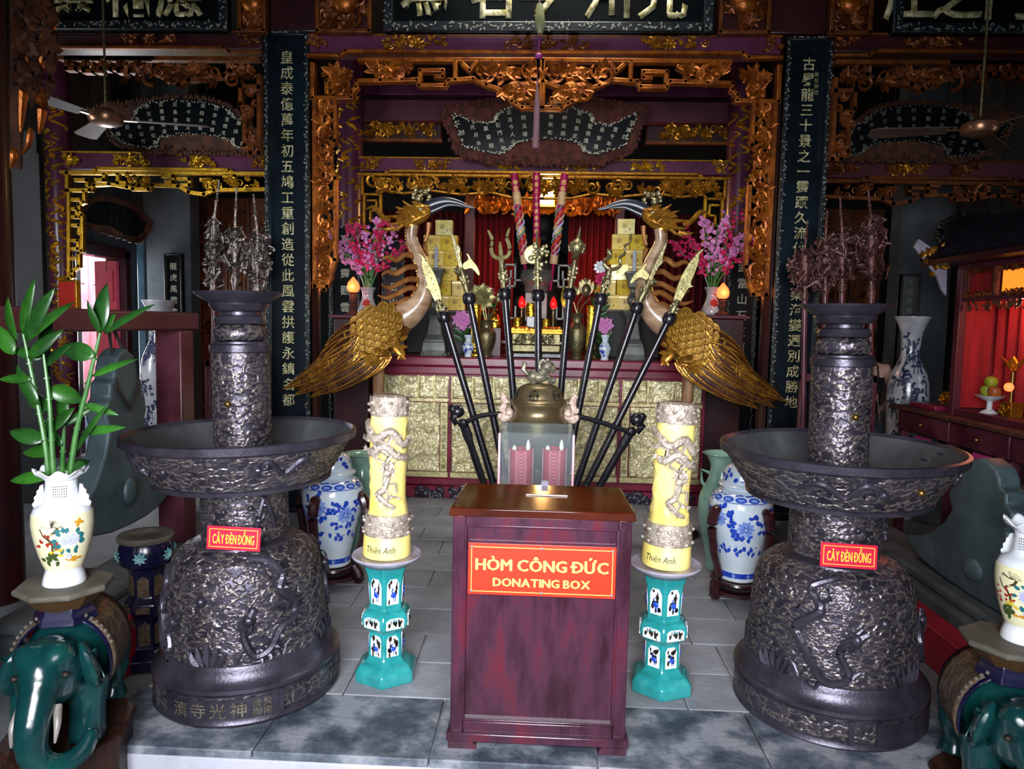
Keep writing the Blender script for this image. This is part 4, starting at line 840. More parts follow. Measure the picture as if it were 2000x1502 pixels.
# ================================================================== dragon candles on teal stands
def stand(x, y, rot, label):
    t = thing('ceramic_stand', label, 'stand', (x, y, 0), rot, group='pierced teal stands', world=False); a0 = PI / 6
    prof = [(.0, 0), (.138, 0), (.138, .045), (.128, .056), (.115, .07), (.098, .078), (.088, .088), (.08, .1), (.077, .2), (.076, .208), (.09, .218), (.105, .235), (.11, .258), (.107, .28), (.094, .298), (.078, .305), (.076, .312), (.078, .4), (.086, .45), (.1, .49), (.118, .512)]
    B().lathe(prof, 6, a0=a0).obj('stand_body', 'teal_glaze', t, bev=.005, angle=30)
    B().lathe([(.1, .49), (.122, .508), (.142, .518), (.146, .526), (.142, .532), (.13, .528), (.0, .525)], 40).obj('top_plate', 'grey_glaze', t)
    def face_panel(zc, h, w, r, tilt, seed, bird):
        R = random.Random(seed); f = B().prism([(-w / 2, -h / 2), (w / 2, -h / 2), (w / 2, h * .3), (w * .28, h / 2), (-w * .28, h / 2), (-w / 2, h * .3)], -.001, .004)
        m1 = f.mesh('pierced_panel', False); g = B()
        for k in range(15): a = R.uniform(0, 3.14); cx_, cz_ = R.uniform(-w * .36, w * .36), R.uniform(-h * .4, h * .4); q = R.uniform(.006, .013); g.prism([(cx_ + q * .45 * math.cos(j * 1.05) * (1 + .6 * math.cos(a)), cz_ + q * math.sin(j * 1.05)) for j in range(6)], -.0025, -.0012)
        m2 = g.mesh('cut_hole', False); u = B()
        if bird:
            cx_, cz_ = R.uniform(-.004, .004), -h * .12; u.ball((cx_, -.003, cz_), (w * .26, .004, h * .11), 10, 6); u.tube([(cx_ - w * .1, -.003, cz_ + h * .06), (cx_ - w * .16, -.005, cz_ + h * .2), (cx_ - w * .05, -.005, cz_ + h * .26)], [.004, .003, .002], 5); u.tube([(cx_, -.003, cz_), (cx_ + .002, -.003, cz_ - h * .26)], .0016, 4); u.tube([(cx_ + .008, -.003, cz_), (cx_ + .01, -.003, cz_ - h * .26)], .0016, 4)
        else: u.ball((0, -.002, h * .3), (w * .2, .003, h * .08), 8, 5)
        m3 = u.mesh('blue_crane')
        for k in range(6):
            a = a0 + PI / 6 + k * PI / 3; rr = r * math.cos(PI / 6); M4 = Matrix.Translation((rr * math.cos(a), rr * math.sin(a), zc)) @ Matrix.Rotation(a + PI / 2, 4, 'Z') @ Matrix.Rotation(tilt, 4, 'X')
            p = place(m1, 'pierced_panel', 'porcelain', t); p.matrix_local = M4; q = place(m2, 'cut_hole', 'ink', p); q2 = place(m3, 'blue_painting', 'cobalt' if bird else 'teal_pale', p)
    face_panel(.152, .088, .052, .0795, 0, 1 + int(x * 10), True); face_panel(.258, .045, .078, .111, 0, 2, False); face_panel(.385, .11, .052, .08, math.radians(3), 3 + int(x * 10), True)
    return t
def candle(x, y, z, rot, label, lean, txt, ta):
    t = thing('dragon_candle', label, 'candle', (x, y, z), 0, group='yellow dragon candles', world=False); t.rotation_euler = (0, math.radians(lean), rot)
    B().lathe([(.0, 0), (.098, 0), (.101, .006), (.1, .03), (.097, .085), (.085, .1)], 40).obj('candle_foot', 'yellow_wax', t)
    prof = [(.092, .08), (.088, .13), (.08, .17), (.077, .2), (.074, .26), (.073, .32), (.076, .38), (.0755, .46), (.074, .54), (.073, .6)]
    relief(prof, 90, 80, .006, 9, 1, 4).obj('candle_body', 'yellow_wax', t, fix=False)
    for z0, z1, r0, r1, n, s_ in ((.09, .125, .095, .099, 11, .03), (.125, .178, .093, .087, 13, .032), (.585, .62, .075, .078, 10, .026), (.615, .665, .076, .073, 12, .03)):
        b = B().lathe([(r0 - .012, z0 - .006), (r0, z0), ((r0 + r1) / 2 + .003, (z0 + z1) / 2), (r1, z1), (r1 - .014, z1 + .004)], 40, cap=False)
        R = random.Random(int(z0 * 1000))
        for k in range(n):
            a = 2 * PI * k / n; nn = (math.cos(a), math.sin(a), 0); b.leaf(((r0 + .003) * nn[0], (r0 + .003) * nn[1], z0 + .002), (nn[0] * .05, nn[1] * .05, 1), nn, z1 - z0 + .004, .05, fold=-.1, n=4); b.ball(((r0 + .004) * math.cos(a + .25), (r0 + .004) * math.sin(a + .25), (z0 + z1) / 2 + R.uniform(-.008, .008)), (.011, .011, .008), 6, 4)
        b.obj('lotus_band', 'silver_candle', t)
    B().lathe([(.06, .665), (.05, .672), (.0, .668)], 24).obj('candle_top', 'silver_candle', t)
    b = B(); rf = surf(prof); base = -PI / 2 + rot * 0
    dragon(b, rf, [(base + .15, .36), (base + .35, .4), (base + .05, .3), (base - .25, .27), (base + .1, .235), (base + .55, .215)], .014); dragon(b, rf, [(base + 1.5, .5), (base + .9, .475), (base + .3, .53), (base - .35, .5), (base - .9, .53), (base - 1.6, .56)], .018, head=False); dragon(b, rf, [(base + 1.3, .42), (base + .6, .43), (base, .47), (base - .5, .44), (base - .9, .44)], .018, head=False)
    b.obj('silver_dragon', 'silver_candle', t)
    b = B(); v, f = glyph(txt, .0); w0 = v[:, 0].max() - v[:, 0].min(); s_ = .125 / w0 if len(txt) > 5 else .075 / w0
    b.add([(.1028 * math.cos(base + ta + (q[0] * s_ + q[1] * s_ * .25) / .1), .1028 * math.sin(base + ta + (q[0] * s_ + q[1] * s_ * .25) / .1), .03 + q[1] * s_ * 1.3) for q in v], f); b.obj('handwriting', 'ink', t)
    return t
SL = WZ(755, 1322, 0); SR = WZ(1291, 1340, 0); SL.y = SR.y = 2.92; SL.x = W(755, 1200, 2.92).x; SR.x = W(1300, 1220, 2.92).x - .01
stand(SL.x, SL.y, math.radians(4), 'pierced teal ceramic stand carrying the left yellow candle'); stand(SR.x, SR.y, math.radians(-8), 'pierced teal ceramic stand carrying the right yellow candle')
candle(SL.x, SL.y, .529, 0, 'yellow dragon candle left of the donation box', .6, 'Thiên Anh', -.1); candle(SR.x, SR.y, .529, 0, 'yellow dragon candle right of the donation box', 1.9, 'Thiên Anh', -.45)
# ================================================================== painted decals on turned ware
def decal(b, rf, poly, a0, z0, s_=1, lift=.0012):     # flat painted shape wrapped on a surface of revolution; x runs to the right as seen from outside
    r0 = rf(z0); cx_ = sum(p[0] for p in poly) / len(poly); cz_ = sum(p[1] for p in poly) / len(poly)
    pts = [(cx_, cz_)] + list(poly); v = []
    for x, z in pts:
        zz = z0 + z * s_; a = a0 + x * s_ / r0; q = rf(zz) + lift; v.append((q * math.cos(a), q * math.sin(a), zz))
    n = len(poly); b.add(v, [(0, 1 + i, 1 + (i + 1) % n) for i in range(n)])
def ell(cx_, cz_, rx, rz, a=0, n=9): c, s_ = math.cos(a), math.sin(a); return [(cx_ + rx * math.cos(t) * c - rz * math.sin(t) * s_, cz_ + rx * math.cos(t) * s_ + rz * math.sin(t) * c) for t in (2 * PI * k / n for k in range(n))]
def petal(cx_, cz_, L, w, a): return [(cx_ + x * math.cos(a) - z * math.sin(a), cz_ + x * math.sin(a) + z * math.cos(a)) for x, z in ((0, 0), (L * .3, w * .5), (L * .7, w * .42), (L, 0), (L * .7, -w * .42), (L * .3, -w * .5))]
def stroke(pts, w):
    L = []; Rr = []
    for k, p in enumerate(pts):
        a, c = pts[max(k - 1, 0)], pts[min(k + 1, len(pts) - 1)]; t = (c[0] - a[0], c[1] - a[1]); l = math.hypot(*t) or 1; L.append((p[0] - t[1] / l * w / 2, p[1] + t[0] / l * w / 2)); Rr.append((p[0] + t[1] / l * w / 2, p[1] - t[0] / l * w / 2))
    return L, Rr
def dstroke(b, rf, pts, a0, z0, w, s_=1):
    L, Rr = stroke(pts, w); r0 = rf(z0); v = []
    for side in (L, Rr):
        for x, z in side: zz = z0 + z * s_; a = a0 + x * s_ / r0; q = rf(zz) + .0012; v.append((q * math.cos(a), q * math.sin(a), zz))
    n = len(pts); b.add(v, [(i, i + 1, n + i + 1, n + i) for i in range(n - 1)])
def ginger_jar(x, y, rot, label, glab, slab):
    t = thing('lidded_jar', label, 'jar', (x, y, .1), rot, group='blue and white lidded jars', world=False)
    prof = [(.09, 0), (.1, .005), (.102, .02), (.1, .06), (.11, .1), (.132, .2), (.158, .3), (.172, .37), (.174, .42), (.163, .465), (.14, .495), (.108, .515), (.1, .53)]
    pr = [tuple(p) for p in catmull(prof, 4)]; B().lathe([(0, 0)] + pr, 56).obj('jar_body', 'porcelain_blue', t)
    lid = [(.128, .53), (.13, .54), (.118, .548), (.108, .552), (.108, .575), (.1, .61), (.085, .635), (.06, .65), (.03, .657), (.0, .66)]
    lo = B().lathe(lid, 48).obj('lid', 'porcelain_blue', t); rf = surf(pr); R = random.Random(int(x * 50))
    blue = B(); lt = B()
    for k in range(24): a = 2 * PI * k / 24; decal(blue, rf, [(-.02, -.018), (.02, -.018), (.02, .018), (-.02, .018)], a, .04, .8); 
    for k in range(8): a = 2 * PI * k / 8; decal(lt, rf, [(-.006, -.016), (.006, -.016), (.006, .016), (-.006, .016)], a, .04, .82, .002); decal(lt, rf, [(-.014, -.004), (.014, -.004), (.014, .004), (-.014, .004)], a, .04, .82, .002)
    for k in range(14):
        a = 2 * PI * k / 14; decal(blue, rf, ell(0, 0, .032, .014), a, .478); decal(lt, rf, ell(0, 0, .02, .007), a, .478, 1, .002)
        dstroke(blue, rf, [(-.036, .018), (0, .022), (.036, .018)], a, .478, .006); dstroke(blue, rf, [(-.036, -.018), (0, -.016), (.036, -.018)], a, .478, .004)
    for a, z, s_ in ((-2.05, .37, 1), (-1.15, .32, 1), (-.3, .36, .9), (-2.9, .33, .9), (.6, .35, 1), (1.5, .33, 1), (2.4, .36, 1)):
        for k in range(10): q = 2 * PI * k / 10; decal(lt, rf, petal(.012 * math.cos(q), .012 * math.sin(q), .04 * s_, .024 * s_, q), a, z); 
        for k in range(7): q = 2 * PI * k / 7 + .3; decal(blue, rf, petal(.004 * math.cos(q), .004 * math.sin(q), .019 * s_, .008, q), a, z, 1, .002)
        for k in range(9): q = R.uniform(0, 6.3); d = R.uniform(.055, .09); decal(blue, rf, petal(d * math.cos(q), d * math.sin(q) * .8, .034, .024, q + R.uniform(-.8, .8)), a, z); decal(blue, rf, petal(d * math.cos(q), d * math.sin(q) * .8, .03, .02, q + 1.7), a, z)
    for k in range(6):
        a = 2 * PI * k / 6 - 1.7; dstroke(blue, rf, [(-.11, .02), (-.06, -.005), (0, .012), (.06, -.008), (.11, .02)], a, .2, .005)
        for j in range(7): decal(blue, rf, petal(-.1 + j * .033, R.uniform(-.03, .03), .036, .02, R.uniform(-2.4, -.6)), a, .2)
    blue.obj('blue_painting', 'cobalt', t); lt.obj('pale_painting', 'cobalt_light', t)
    rl = surf(lid); b = B()
    for k in range(6):
        a = 2 * PI * k / 6 - 1.2
        for j in range(6): decal(b, rl, petal(R.uniform(-.04, .04), R.uniform(-.02, .02), .034, .022, R.uniform(0, 6.3)), a, .6)
    b.obj('lid_painting', 'cobalt', lo)
    # cradle of curved legs
    s_ = thing('jar_stand', slab, 'stand', (x, y, 0), rot, group='curved wooden jar stands', world=False)
    B().lathe([(.06, .075), (.125, .075), (.135, .085), (.13, .098), (.0, .098)], 24).obj('seat_ring', 'rosewood', s_)
    for k in range(4):
        a = PI / 4 + k * PI / 2 + .25; path = [(.15, -.0), (.175, .02), (.165, .06), (.14, .1), (.155, .17), (.185, .25), (.2, .33), (.21, .4), (.205, .46), (.185, .5), (.16, .5)]
        P = [(r * math.cos(a), r * math.sin(a), z + .012) for r, z in [tuple(q) for q in catmull(path, 3)]]; B().tube(P, [.02, .03, .028, .024, .02, .022, .025, .028, .032, .03, .024], 8, flat=.9).obj('leg', 'rosewood', s_)
    B().lathe([(.1, .03), (.15, .03), (.15, .05), (.1, .05)], 16, cap=False).obj('stretcher_ring', 'rosewood', s_)
    # celadon vase just behind
    return t
for sx, px, py, lb in ((-1, 650, 960, 'left'), (1, 1448, 975, 'right')):
    p = W(px, py, 4.0); ginger_jar(p.x, 4.0, .3 if sx < 0 else -.5, 'blue and white lidded jar behind the %s yellow candle' % lb, '', 'curved dark wooden stand holding the %s blue and white jar' % lb)
    px2 = 708 if sx < 0 else 1412; p = W(px2, 900, 4.45); t = thing('celadon_vase', 'green celadon vase behind the %s blue and white jar' % lb, 'vase', (p.x, 4.45, 0), world=False, group='celadon vases')
    pr = [(.075, 0), (.08, .02), (.085, .1), (.12, .25), (.14, .38), (.13, .48), (.09, .57), (.075, .63), (.075, .68), (.1, .73), (.122, .745), (.118, .748), (.09, .73), (.068, .68), (.066, .6)]
    pr = [tuple(q) for q in catmull(pr, 3)]; zt_ = W(px2, 885, 4.45).z; k = zt_ / .748; B().lathe([(0, 0)] + [(r, z * k) for r, z in pr], 40, cap=False).obj('vase_body', 'celadon', t)
    b = B()
    for s_ in (-1, 1): b.tube([(s_ * .08, 0, .62 * k), (s_ * .13, 0, .64 * k), (s_ * .125, 0, .56 * k), (s_ * .1, 0, .53 * k)], .012, 6)
    b.obj('handle', 'celadon', t)
# ================================================================== small table, glass case, censer
def low_table():
    t = thing('low_table', 'small dark red table hidden behind the donation box', 'table', (.0, 3.75, 0))
    B().box(-.25, .17, 3.25, 4.16, .58, .62).obj('table_top', 'lacquer', t, bev=.006)
    for x in (-.22, .14):
        for y in (3.29, 4.12): B().box(x - .025, x + .025, y - .025, y + .025, 0, .58).obj('leg', 'lacquer', t, bev=.004)
    b = B().box(-.22, .14, 3.28, 3.3, .5, .58).box(-.22, .14, 4.11, 4.13, .5, .58).box(-.23, -.21, 3.29, 4.12, .5, .58).box(.13, .15, 3.29, 4.12, .5, .58); b.obj('apron', 'lacquer', t)
low_table()
def glass_case():
    y0, y1 = 3.36, 3.7; x0, x1 = W(973, 900, y0).x, W(1121, 900, y0).x; z0, z1 = .632, W(1047, 848, y0).z
    t = thing('display_case', 'clear acrylic case holding two red candles', 'case', ((x0 + x1) / 2, 3.53, .62)); g = .006
    B().box(x0, x1, y0, y1, .62, .632).obj('case_base', 'paper_white', t)
    for nm, q in (('front_pane', (x0, x1, y0, y0 + g, z0, z1)), ('back_pane', (x0, x1, y1 - g, y1, z0, z1)), ('side_pane', (x0, x0 + g, y0 + g, y1 - g, z0, z1)), ('side_pane', (x1 - g, x1, y0 + g, y1 - g, z0, z1)), ('top_pane', (x0, x1, y0, y1, z1, z1 + g))): B().box(*q).obj(nm, 'acrylic', t, smooth=False)
    b = B()
    for x in (x0 + .004, x1 - .004): b.box(x - .005, x + .005, y0 - .001, y0 + .006, z0, z1)
    b.obj('corner_strip', 'candle_line', t)
    for k, (px, lb) in enumerate(((1018, 'left'), (1083, 'right'))):
        xc = W(px, 900, 3.52).x; zt = W(px, 876, 3.52).z; h = zt - z0; r = .057; c = thing('red_candle', '%s of the two carved red candles in the clear case' % lb, 'candle', (xc, 3.52, z0), world=False, group='red candles in the case')
        B().lathe([(0, 0), (r * .92, 0), (r * .95, h * .5), (r, h * .9), (r * 1.02, h), (r * .8, h - .012), (0, h - .014)], 32).obj('candle_body', 'candle_red', c)
        b = B(); n = int(h / .017)
        for a0 in (-PI / 2, -PI / 2 + 1.9, -PI / 2 - 1.9):
            for j in range(n):
                z = h - .006 - j * .017; b.tube([((r * .97 + .002) * math.cos(a0 + q), (r * .97 + .002) * math.sin(a0 + q), z - .016 * math.cos(q / .42 * PI / 2) ** .7 if abs(q) < .42 else z) for q in (-.42, -.3, -.16, 0, .16, .3, .42)], .0018, 4)
            for s_ in (-.44, .44): b.tube([((r + .002) * math.cos(a0 + s_), (r + .002) * math.sin(a0 + s_), z) for z in (.01, h)], .0015, 4)
        b.obj('swag_carving', 'candle_line', c)
        for q, hh in ((-.035, .03), (.033, .06)): B().lathe([(.008, 0), (.012, hh * .4), (.009, hh * .75), (.002, hh), (0, hh)], 10, (q, .0, h - .014)).obj('white_wick', 'flame_white', c)
glass_case()
def censer():
    Y = 3.98; xc = W(1052, 790, Y).x; s_ = Y / F_PX
    t = thing('bronze_censer', 'golden bronze incense burner with lion on its domed lid', 'censer', (xc, Y, .62)); z = lambda py: W(1052, py, Y).z
    pr = [(.0, .62), (.1, .62), (.105, .64), (.075, .68), (.07, .7), (.12, .74), (.165, .8), (.172, z(840)), (.17, z(830)), (60 * s_, z(822)), (51 * s_, z(812)), (48 * s_, z(803)), (52 * s_, z(793)), (55 * s_, z(789)), (55 * s_, z(785)), (.06, z(785))]
    B().lathe(pr, 48, (xc, Y, 0)).obj('censer_body', 'bronze_gold', t)
    lid = [(54 * s_, z(785)), (55 * s_, z(782)), (49 * s_, z(778)), (47 * s_, z(772)), (43 * s_, z(763)), (36 * s_, z(755)), (27 * s_, z(751)), (18 * s_, z(749)), (0, z(748))]
    lo = B().lathe([tuple(q) for q in catmull(lid, 3)], 48, (xc, Y, 0)).obj('domed_lid', 'bronze_gold', t)
    rf = surf([tuple(q) for q in catmull(lid, 3)])
    for a0 in (-1.77, -.75, -2.8, .3, 1.4, 2.4):      # round longevity grilles
        b = B(); zc = z(769); R0 = rf(zc)
        def pt(u, w): zz = zc + w; q = rf(zz) + .001; return (xc + q * math.cos(a0 + u / R0), Y + q * math.sin(a0 + u / R0), zz)
        rr = .027; b.tube([pt(rr * math.cos(k * PI / 10), rr * math.sin(k * PI / 10)) for k in range(21)], .0028, 4, cap=False)
        for sg in (-1, 1):
            for ln in ([(0, 0), (0, .025)], [(.006, .008), (.018, .008), (.018, .02)], [(.008, .018), (.008, .024)], [(.024, .004), (.012, .004)]):
                for s2 in (-1, 1): b.tube([pt(sg * u, s2 * w) for u, w in ln], .0026, 4)
        b.tube([pt(-.025, 0), pt(.025, 0)], .0028, 4); b.obj('grille', 'ink', lo)
    for s2 in (-1, 1):       # dragon handles
        b = B(); x1 = xc + s2 * 58 * s_; k = [(x1 - s2 * .02, Y, z(812)), (x1 + s2 * .03, Y, z(818)), (x1 + s2 * .04, Y, z(805)), (x1 + s2 * .028, Y, z(792)), (x1 + s2 * .03, Y, z(778)), (x1 + s2 * .045, Y, z(770))]
        b.tube([tuple(q) for q in catmull(k, 4)], [.02, .026, .024, .018, .02, .014], 8); b.ball((x1 + s2 * .0, Y - .01, z(806)), .026, 10, 7)
        R = random.Random(4)
        for j in range(16): b.ball((x1 + s2 * R.uniform(.01, .055), Y - R.uniform(0, .02), z(R.uniform(772, 820))), R.uniform(.007, .013), 6, 4)
        b.tube([(x1 - s2 * .005, Y - .018, z(800)), (x1 - s2 * .015, Y - .024, z(804)), (x1 - s2 * .005, Y - .024, z(812)), (x1 + s2 * .01, Y - .022, z(808))], .006, 5)
        b.obj('dragon_handle', 'pink_bronze', t)
    b = B(); zz = z(749)       # guardian lion
    b.ball((xc, Y, zz + .035), (.05, .032, .03), 10, 7); b.ball((xc - .035, Y, zz + .04), (.035, .034, .036), 10, 7); b.ball((xc + .042, Y, zz + .095), (.04, .036, .036), 10, 8); b.tube([(xc + .02, Y, zz + .05), (xc + .04, Y, zz + .1)], [.03, .03], 8)
    b.ball((xc + .075, Y - .005, zz + .085), (.02, .024, .016), 8, 6); b.ball((xc + .072, Y - .005, zz + .068), (.016, .02, .008), 8, 5)
    for q in (-.02, .02): b.tube([(xc + .03, Y + q, zz + .06), (xc + .06, Y + q, zz + .03), (xc + .065, Y + q, zz)], [.014, .011, .013], 7); b.tube([(xc - .04, Y + q, zz + .03), (xc - .03, Y + q, zz)], [.018, .014], 7); b.ball((xc + .03, Y + q * 1.6, zz + .125), .01, 6, 4)
    b.ball((xc + .075, Y, zz + .016), .018, 8, 6)
    R = random.Random(2)
    for j in range(26): a = R.uniform(1.2, 4.6); q = R.uniform(-.03, .03); b.ball((xc + .035 + .036 * math.cos(a), Y + q, zz + .1 + .034 * math.sin(a)), .011, 6, 4)
    b.tube([(xc - .065, Y, zz + .05), (xc - .09, Y, zz + .08), (xc - .08, Y, zz + .11), (xc - .095, Y, zz + .12)], [.012, .016, .012, .005], 7)
    b.obj('lion_finial', 'bronze_verd', lo)
censer()
# ================================================================== weapon rack
YR = 4.9
def rack():
    t = thing('weapon_rack', 'black wooden rack with dragon-headed posts holding the ceremonial weapons', 'rack', (W(1047, 900, YR).x, YR, 0)); p = lambda x, y, d=0: W(x, y, YR + d)
    b = B(); xm = p(1047, 900).x; B().box(xm - .42, xm + .42, YR - .1, YR + .12, 0, .09).obj('rack_base', 'black_wood', t, bev=.01)
    B().box(xm - .36, xm + .36, YR - .06, YR + .06, .3, .36).obj('lower_rail', 'black_wood', t, bev=.006)
    for s_, hx, hy, bx in ((-1, 905, 826, 975), (1, 1232, 842, 1120)):
        h = p(hx, hy, -.06); f = p(bx, 1052, -.06); f.z = .08; m = h.lerp(f, .3)
        B().tube([h, h.lerp(f, .12), h.lerp(f, .2), h.lerp(f, .3), f], [.03, .034, .024, .026, .024], 8).obj('post', 'black_wood', t)
        b = B(); e = p(hx + s_ * 12, hy - 22, -.06); b.ball(e, (.05, .04, .045), 10, 7); b.ball(e + Vector((s_ * .03, 0, .02)), (.035, .03, .03), 8, 6); b.tube([e, e + Vector((s_ * .03, -.02, -.045)), e + Vector((s_ * .0, -.02, -.085))], [.03, .03, .02], 7); b.ball(h + Vector((0, -.03, 0)), (.035, .02, .035), 12, 8); b.ball(h + Vector((0, -.048, 0)), .013, 8, 5)
        R = random.Random(6)
        for j in range(14): b.ball(e + Vector((R.uniform(-.05, .05), R.uniform(-.03, 0), R.uniform(-.05, .05))), .012, 6, 4)
        b.obj('dragon_head', 'black_wood', t)
    for pts in ([(908, 826), (940, 812), (1000, 806)], [(1000, 806), (1050, 804), (1110, 808)], [(1110, 808), (1170, 824), (1230, 844)]): B().tube([p(x, y, -.05) for x, y in [tuple(q) for q in catmull(pts, 5)]], .017, 8).obj('crossbar', 'black_wood', t)
rack()
def weapon(name, label, bot, col, top, head):
    P = lambda q: W(q[0], q[1], YR)
    b0 = P(bot); c0 = P(col); t0 = P(top); t = thing(name, label, 'weapon', b0, group='ceremonial weapons in the rack')
    R = .026
    B().tube([b0, c0], [R, R * .92], 12).obj('shaft', 'black_wood', t)
    d = (c0 - b0).normalized(); k = (c0 - b0).length; b = B()
    for q in (.25, .5, .75): B().tube([b0 + d * (k * q - .008), b0 + d * (k * q + .008)], [R * 1.06] * 2, 12).obj('shaft_joint', 'black_wood', t)
    B().tube([c0 - d * .03, c0 - d * .01, c0 + d * .03, c0 + d * .05], [R * 1.3, R * 1.75, R * 1.75, R * 1.2], 12).obj('collar', 'black_wood', t)
    u = (t0 - c0).normalized(); L = (t0 - c0).length; s_ = Vector((u.z, 0, -u.x)); head(t, c0, u, s_, L, b0); return t
def sock(t, c, u, L, lump=True):
    b = B(); b.tube([c, c + u * L * .2, c + u * L * .55, c + u * L], [.02, .018, .026, .018], 10)
    R = random.Random(int(c.x * 100))
    if lump:
        for j in range(14): a = R.uniform(0, 6.3); q = R.uniform(.4, .8); n = u.orthogonal().normalized(); v = Matrix.Rotation(a, 3, u) @ n; b.ball(c + u * L * q + v * .024, .013, 6, 4)
    b.obj('socket', 'brass_dull', t)
def blade(t, P, out, name, mat='brass_pale', th=.014):
    b = B(); n = len(out); v = [P + Vector((x, -th / 2 if abs(x) + abs(z) > 0 else 0, z)) for x, z in out]
    ctr = P + Vector((sum(o[0] for o in out) / n, 0, sum(o[1] for o in out) / n))
    pr = B().prism([((P.x + x), (P.z + z)) for x, z in out], P.y - th / 2, P.y + th / 2); return pr.obj(name, mat, t, smooth=False, bev=.003)
def rotpts(pts, u, s_): return [(s_.x * x + u.x * z, s_.z * x + u.z * z) for x, z in pts]
def h_glaive(flip):
    def f(t, c, u, s_, L, b0):
        sock(t, c, u, L * .3); P = c + u * L * .26; k = L * .78; g = flip
        out = [(-.015 * g, 0), (.02 * g, .0), (.034 * g, k * .12), (.042 * g, k * .3), (.04 * g, k * .55), (.028 * g, k * .75), (.004 * g, k * .95), (-.024 * g, k * 1.04), (-.008 * g, k * .9), (-.022 * g, k * .8), (-.03 * g, k * .6), (-.034 * g, k * .4), (-.06 * g, k * .36), (-.034 * g, k * .3), (-.026 * g, k * .12)]
        blade(t, P, rotpts([tuple(q) for q in catmull(out, 3, True)], u, s_), 'blade')
        b = B()
        for j in range(7): x, z = rotpts([(.012 * g, k * (.12 + j * .12))], u, s_)[0]; b.ball(P + Vector((x, -.008, z)), .005, 6, 4)
        b.obj('star_inlay', 'bronze_verd', t)
    return f
def h_crescent(flip):
    def f(t, c, u, s_, L, b0):
        sock(t, c, u, L * .45); P = c + u * L * .42; k = L * .6
        out = [(-.014, 0), (.014, 0), (.018, k * .35), (.034, k * .5), (.016, k * .62), (.008, k * .85), (0, k * 1.02), (-.008, k * .85), (-.014, k * .5)]; blade(t, P, rotpts(out, u, s_), 'spear_point', 'brass_dull')
        cr = [(.0 * flip, -.02), (.05 * flip, -.03), (.085 * flip, .0), (.09 * flip, .06), (.075 * flip, .12), (.055 * flip, .135), (.066 * flip, .09), (.062 * flip, .04), (.04 * flip, .012), (.0, .015)] if True else []
        cr = [(flip * .02, .0), (flip * .07, -.005), (flip * .1, -.06), (flip * .115, -.055), (flip * .11, .0), (flip * .085, .055), (flip * .075, .09), (flip * .06, .1), (flip * .065, .06), (flip * .02, .04)]
        blade(t, P, rotpts([tuple(q) for q in catmull(cr, 3, True)], u, s_), 'crescent_blade')
        b = B(); b.ball(P - s_ * flip * .02, .03, 8, 6); b.ball(P - s_ * flip * .035 + u * .01, .018, 6, 5); b.obj('lion_boss', 'brass_dull', t)
    return f
def h_trident(t, c, u, s_, L, b0):
    sock(t, c, u, L * .5); P = c + u * L * .5; k = L * .5; b = B()
    b.tube([P, P + u * k * .5, P + u * k * .62], [.018, .012, .004], 8)
    for g in (-1, 1): b.tube([tuple(q) for q in catmull([P + u * k * .1, P + s_ * g * .05 + u * k * .2, P + s_ * g * .062 + u * k * .45, P + s_ * g * .05 + u * k * .7, P + s_ * g * .062 + u * k * .88, P + s_ * g * .075 + u * k * 1.0], 4)], [.014, .014, .013, .012, .01, .004], 8)
    b.obj('trident_head', 'brass_pale', t)
def h_disc(t, c, u, s_, L, b0):
    sock(t, c, u, L * .6); P = c + u * L * .62; b = B()
    B().lathe([(0, -.008), (.06, -.008), (.066, 0), (.06, .008), (0, .008)], 28).xf(Matrix.Translation(P + Vector((-.03, .02, .02))) @ Matrix.Rotation(PI / 2, 4, 'X')).obj('sun_disc', 'brass_pale', t)
    R = random.Random(3)
    for j in range(26): b.ball(P + Vector((R.uniform(-.05, .075), R.uniform(-.03, .01), R.uniform(-.05, .09))), R.uniform(.01, .02), 6, 4)
    b.tube([P, P + u * L * .42], [.02, .004], 8); b.obj('dragon_head', 'brass_dull', t)
def h_mace(t, c, u, s_, L, b0):
    sock(t, c, u, L * .5); P = c + u * L * .52; k = L * .48; prof = [(.02, 0), (.032, k * .04), (.016, k * .1), (.045, k * .2), (.055, k * .34), (.048, k * .47), (.026, k * .56), (.016, k * .62), (.01, k * .75), (.006, k * .9), (.0, k)]
    q = Vector((0, 0, 1)).rotation_difference(u).to_matrix().to_4x4(); B().lathe(prof, 20).xf(Matrix.Translation(P) @ q).obj('ribbed_mace', 'brass_dull', t)
    b = B()
    for j in range(10): a = j * PI / 5; b.tube([(.0465 * math.cos(a), .0465 * math.sin(a), k * .2), (.057 * math.cos(a), .057 * math.sin(a), k * .34), (.049 * math.cos(a), .049 * math.sin(a), k * .47)], .005, 5)
    b.xf(Matrix.Translation(P) @ q).obj('mace_rib', 'brass_dull', t)
def h_serpent(t, c, u, s_, L, b0):
    sock(t, c, u, L * .45); P = c + u * L * .44; k = L * .56; b = B()
    pts = [(.0, 0), (.04, k * .08), (.06, k * .2), (.04, k * .35), (.065, k * .5), (.05, k * .65), (.075, k * .8), (.065, k * 1.0)]; b.tube([P + s_ * x + u * z for x, z in [tuple(q) for q in catmull(pts, 4)]], [.014, .014, .012, .012, .01, .009, .007, .003], 7)
    pts = [(0, 0), (-.045, k * .08), (-.05, k * .2), (-.02, k * .3), (-.03, k * .38), (-.05, k * .42), (-.02, k * .46)]; b.tube([P + s_ * x + u * z for x, z in [tuple(q) for q in catmull(pts, 4)]], [.014, .014, .012, .012, .016, .018, .008], 7); b.obj('serpent_fork', 'brass_dull', t)
weapon('ceremonial_glaive', 'glaive with pale brass blade at the left end of the weapon rack', (988, 1025), (868, 622), (824, 500), h_glaive(1))
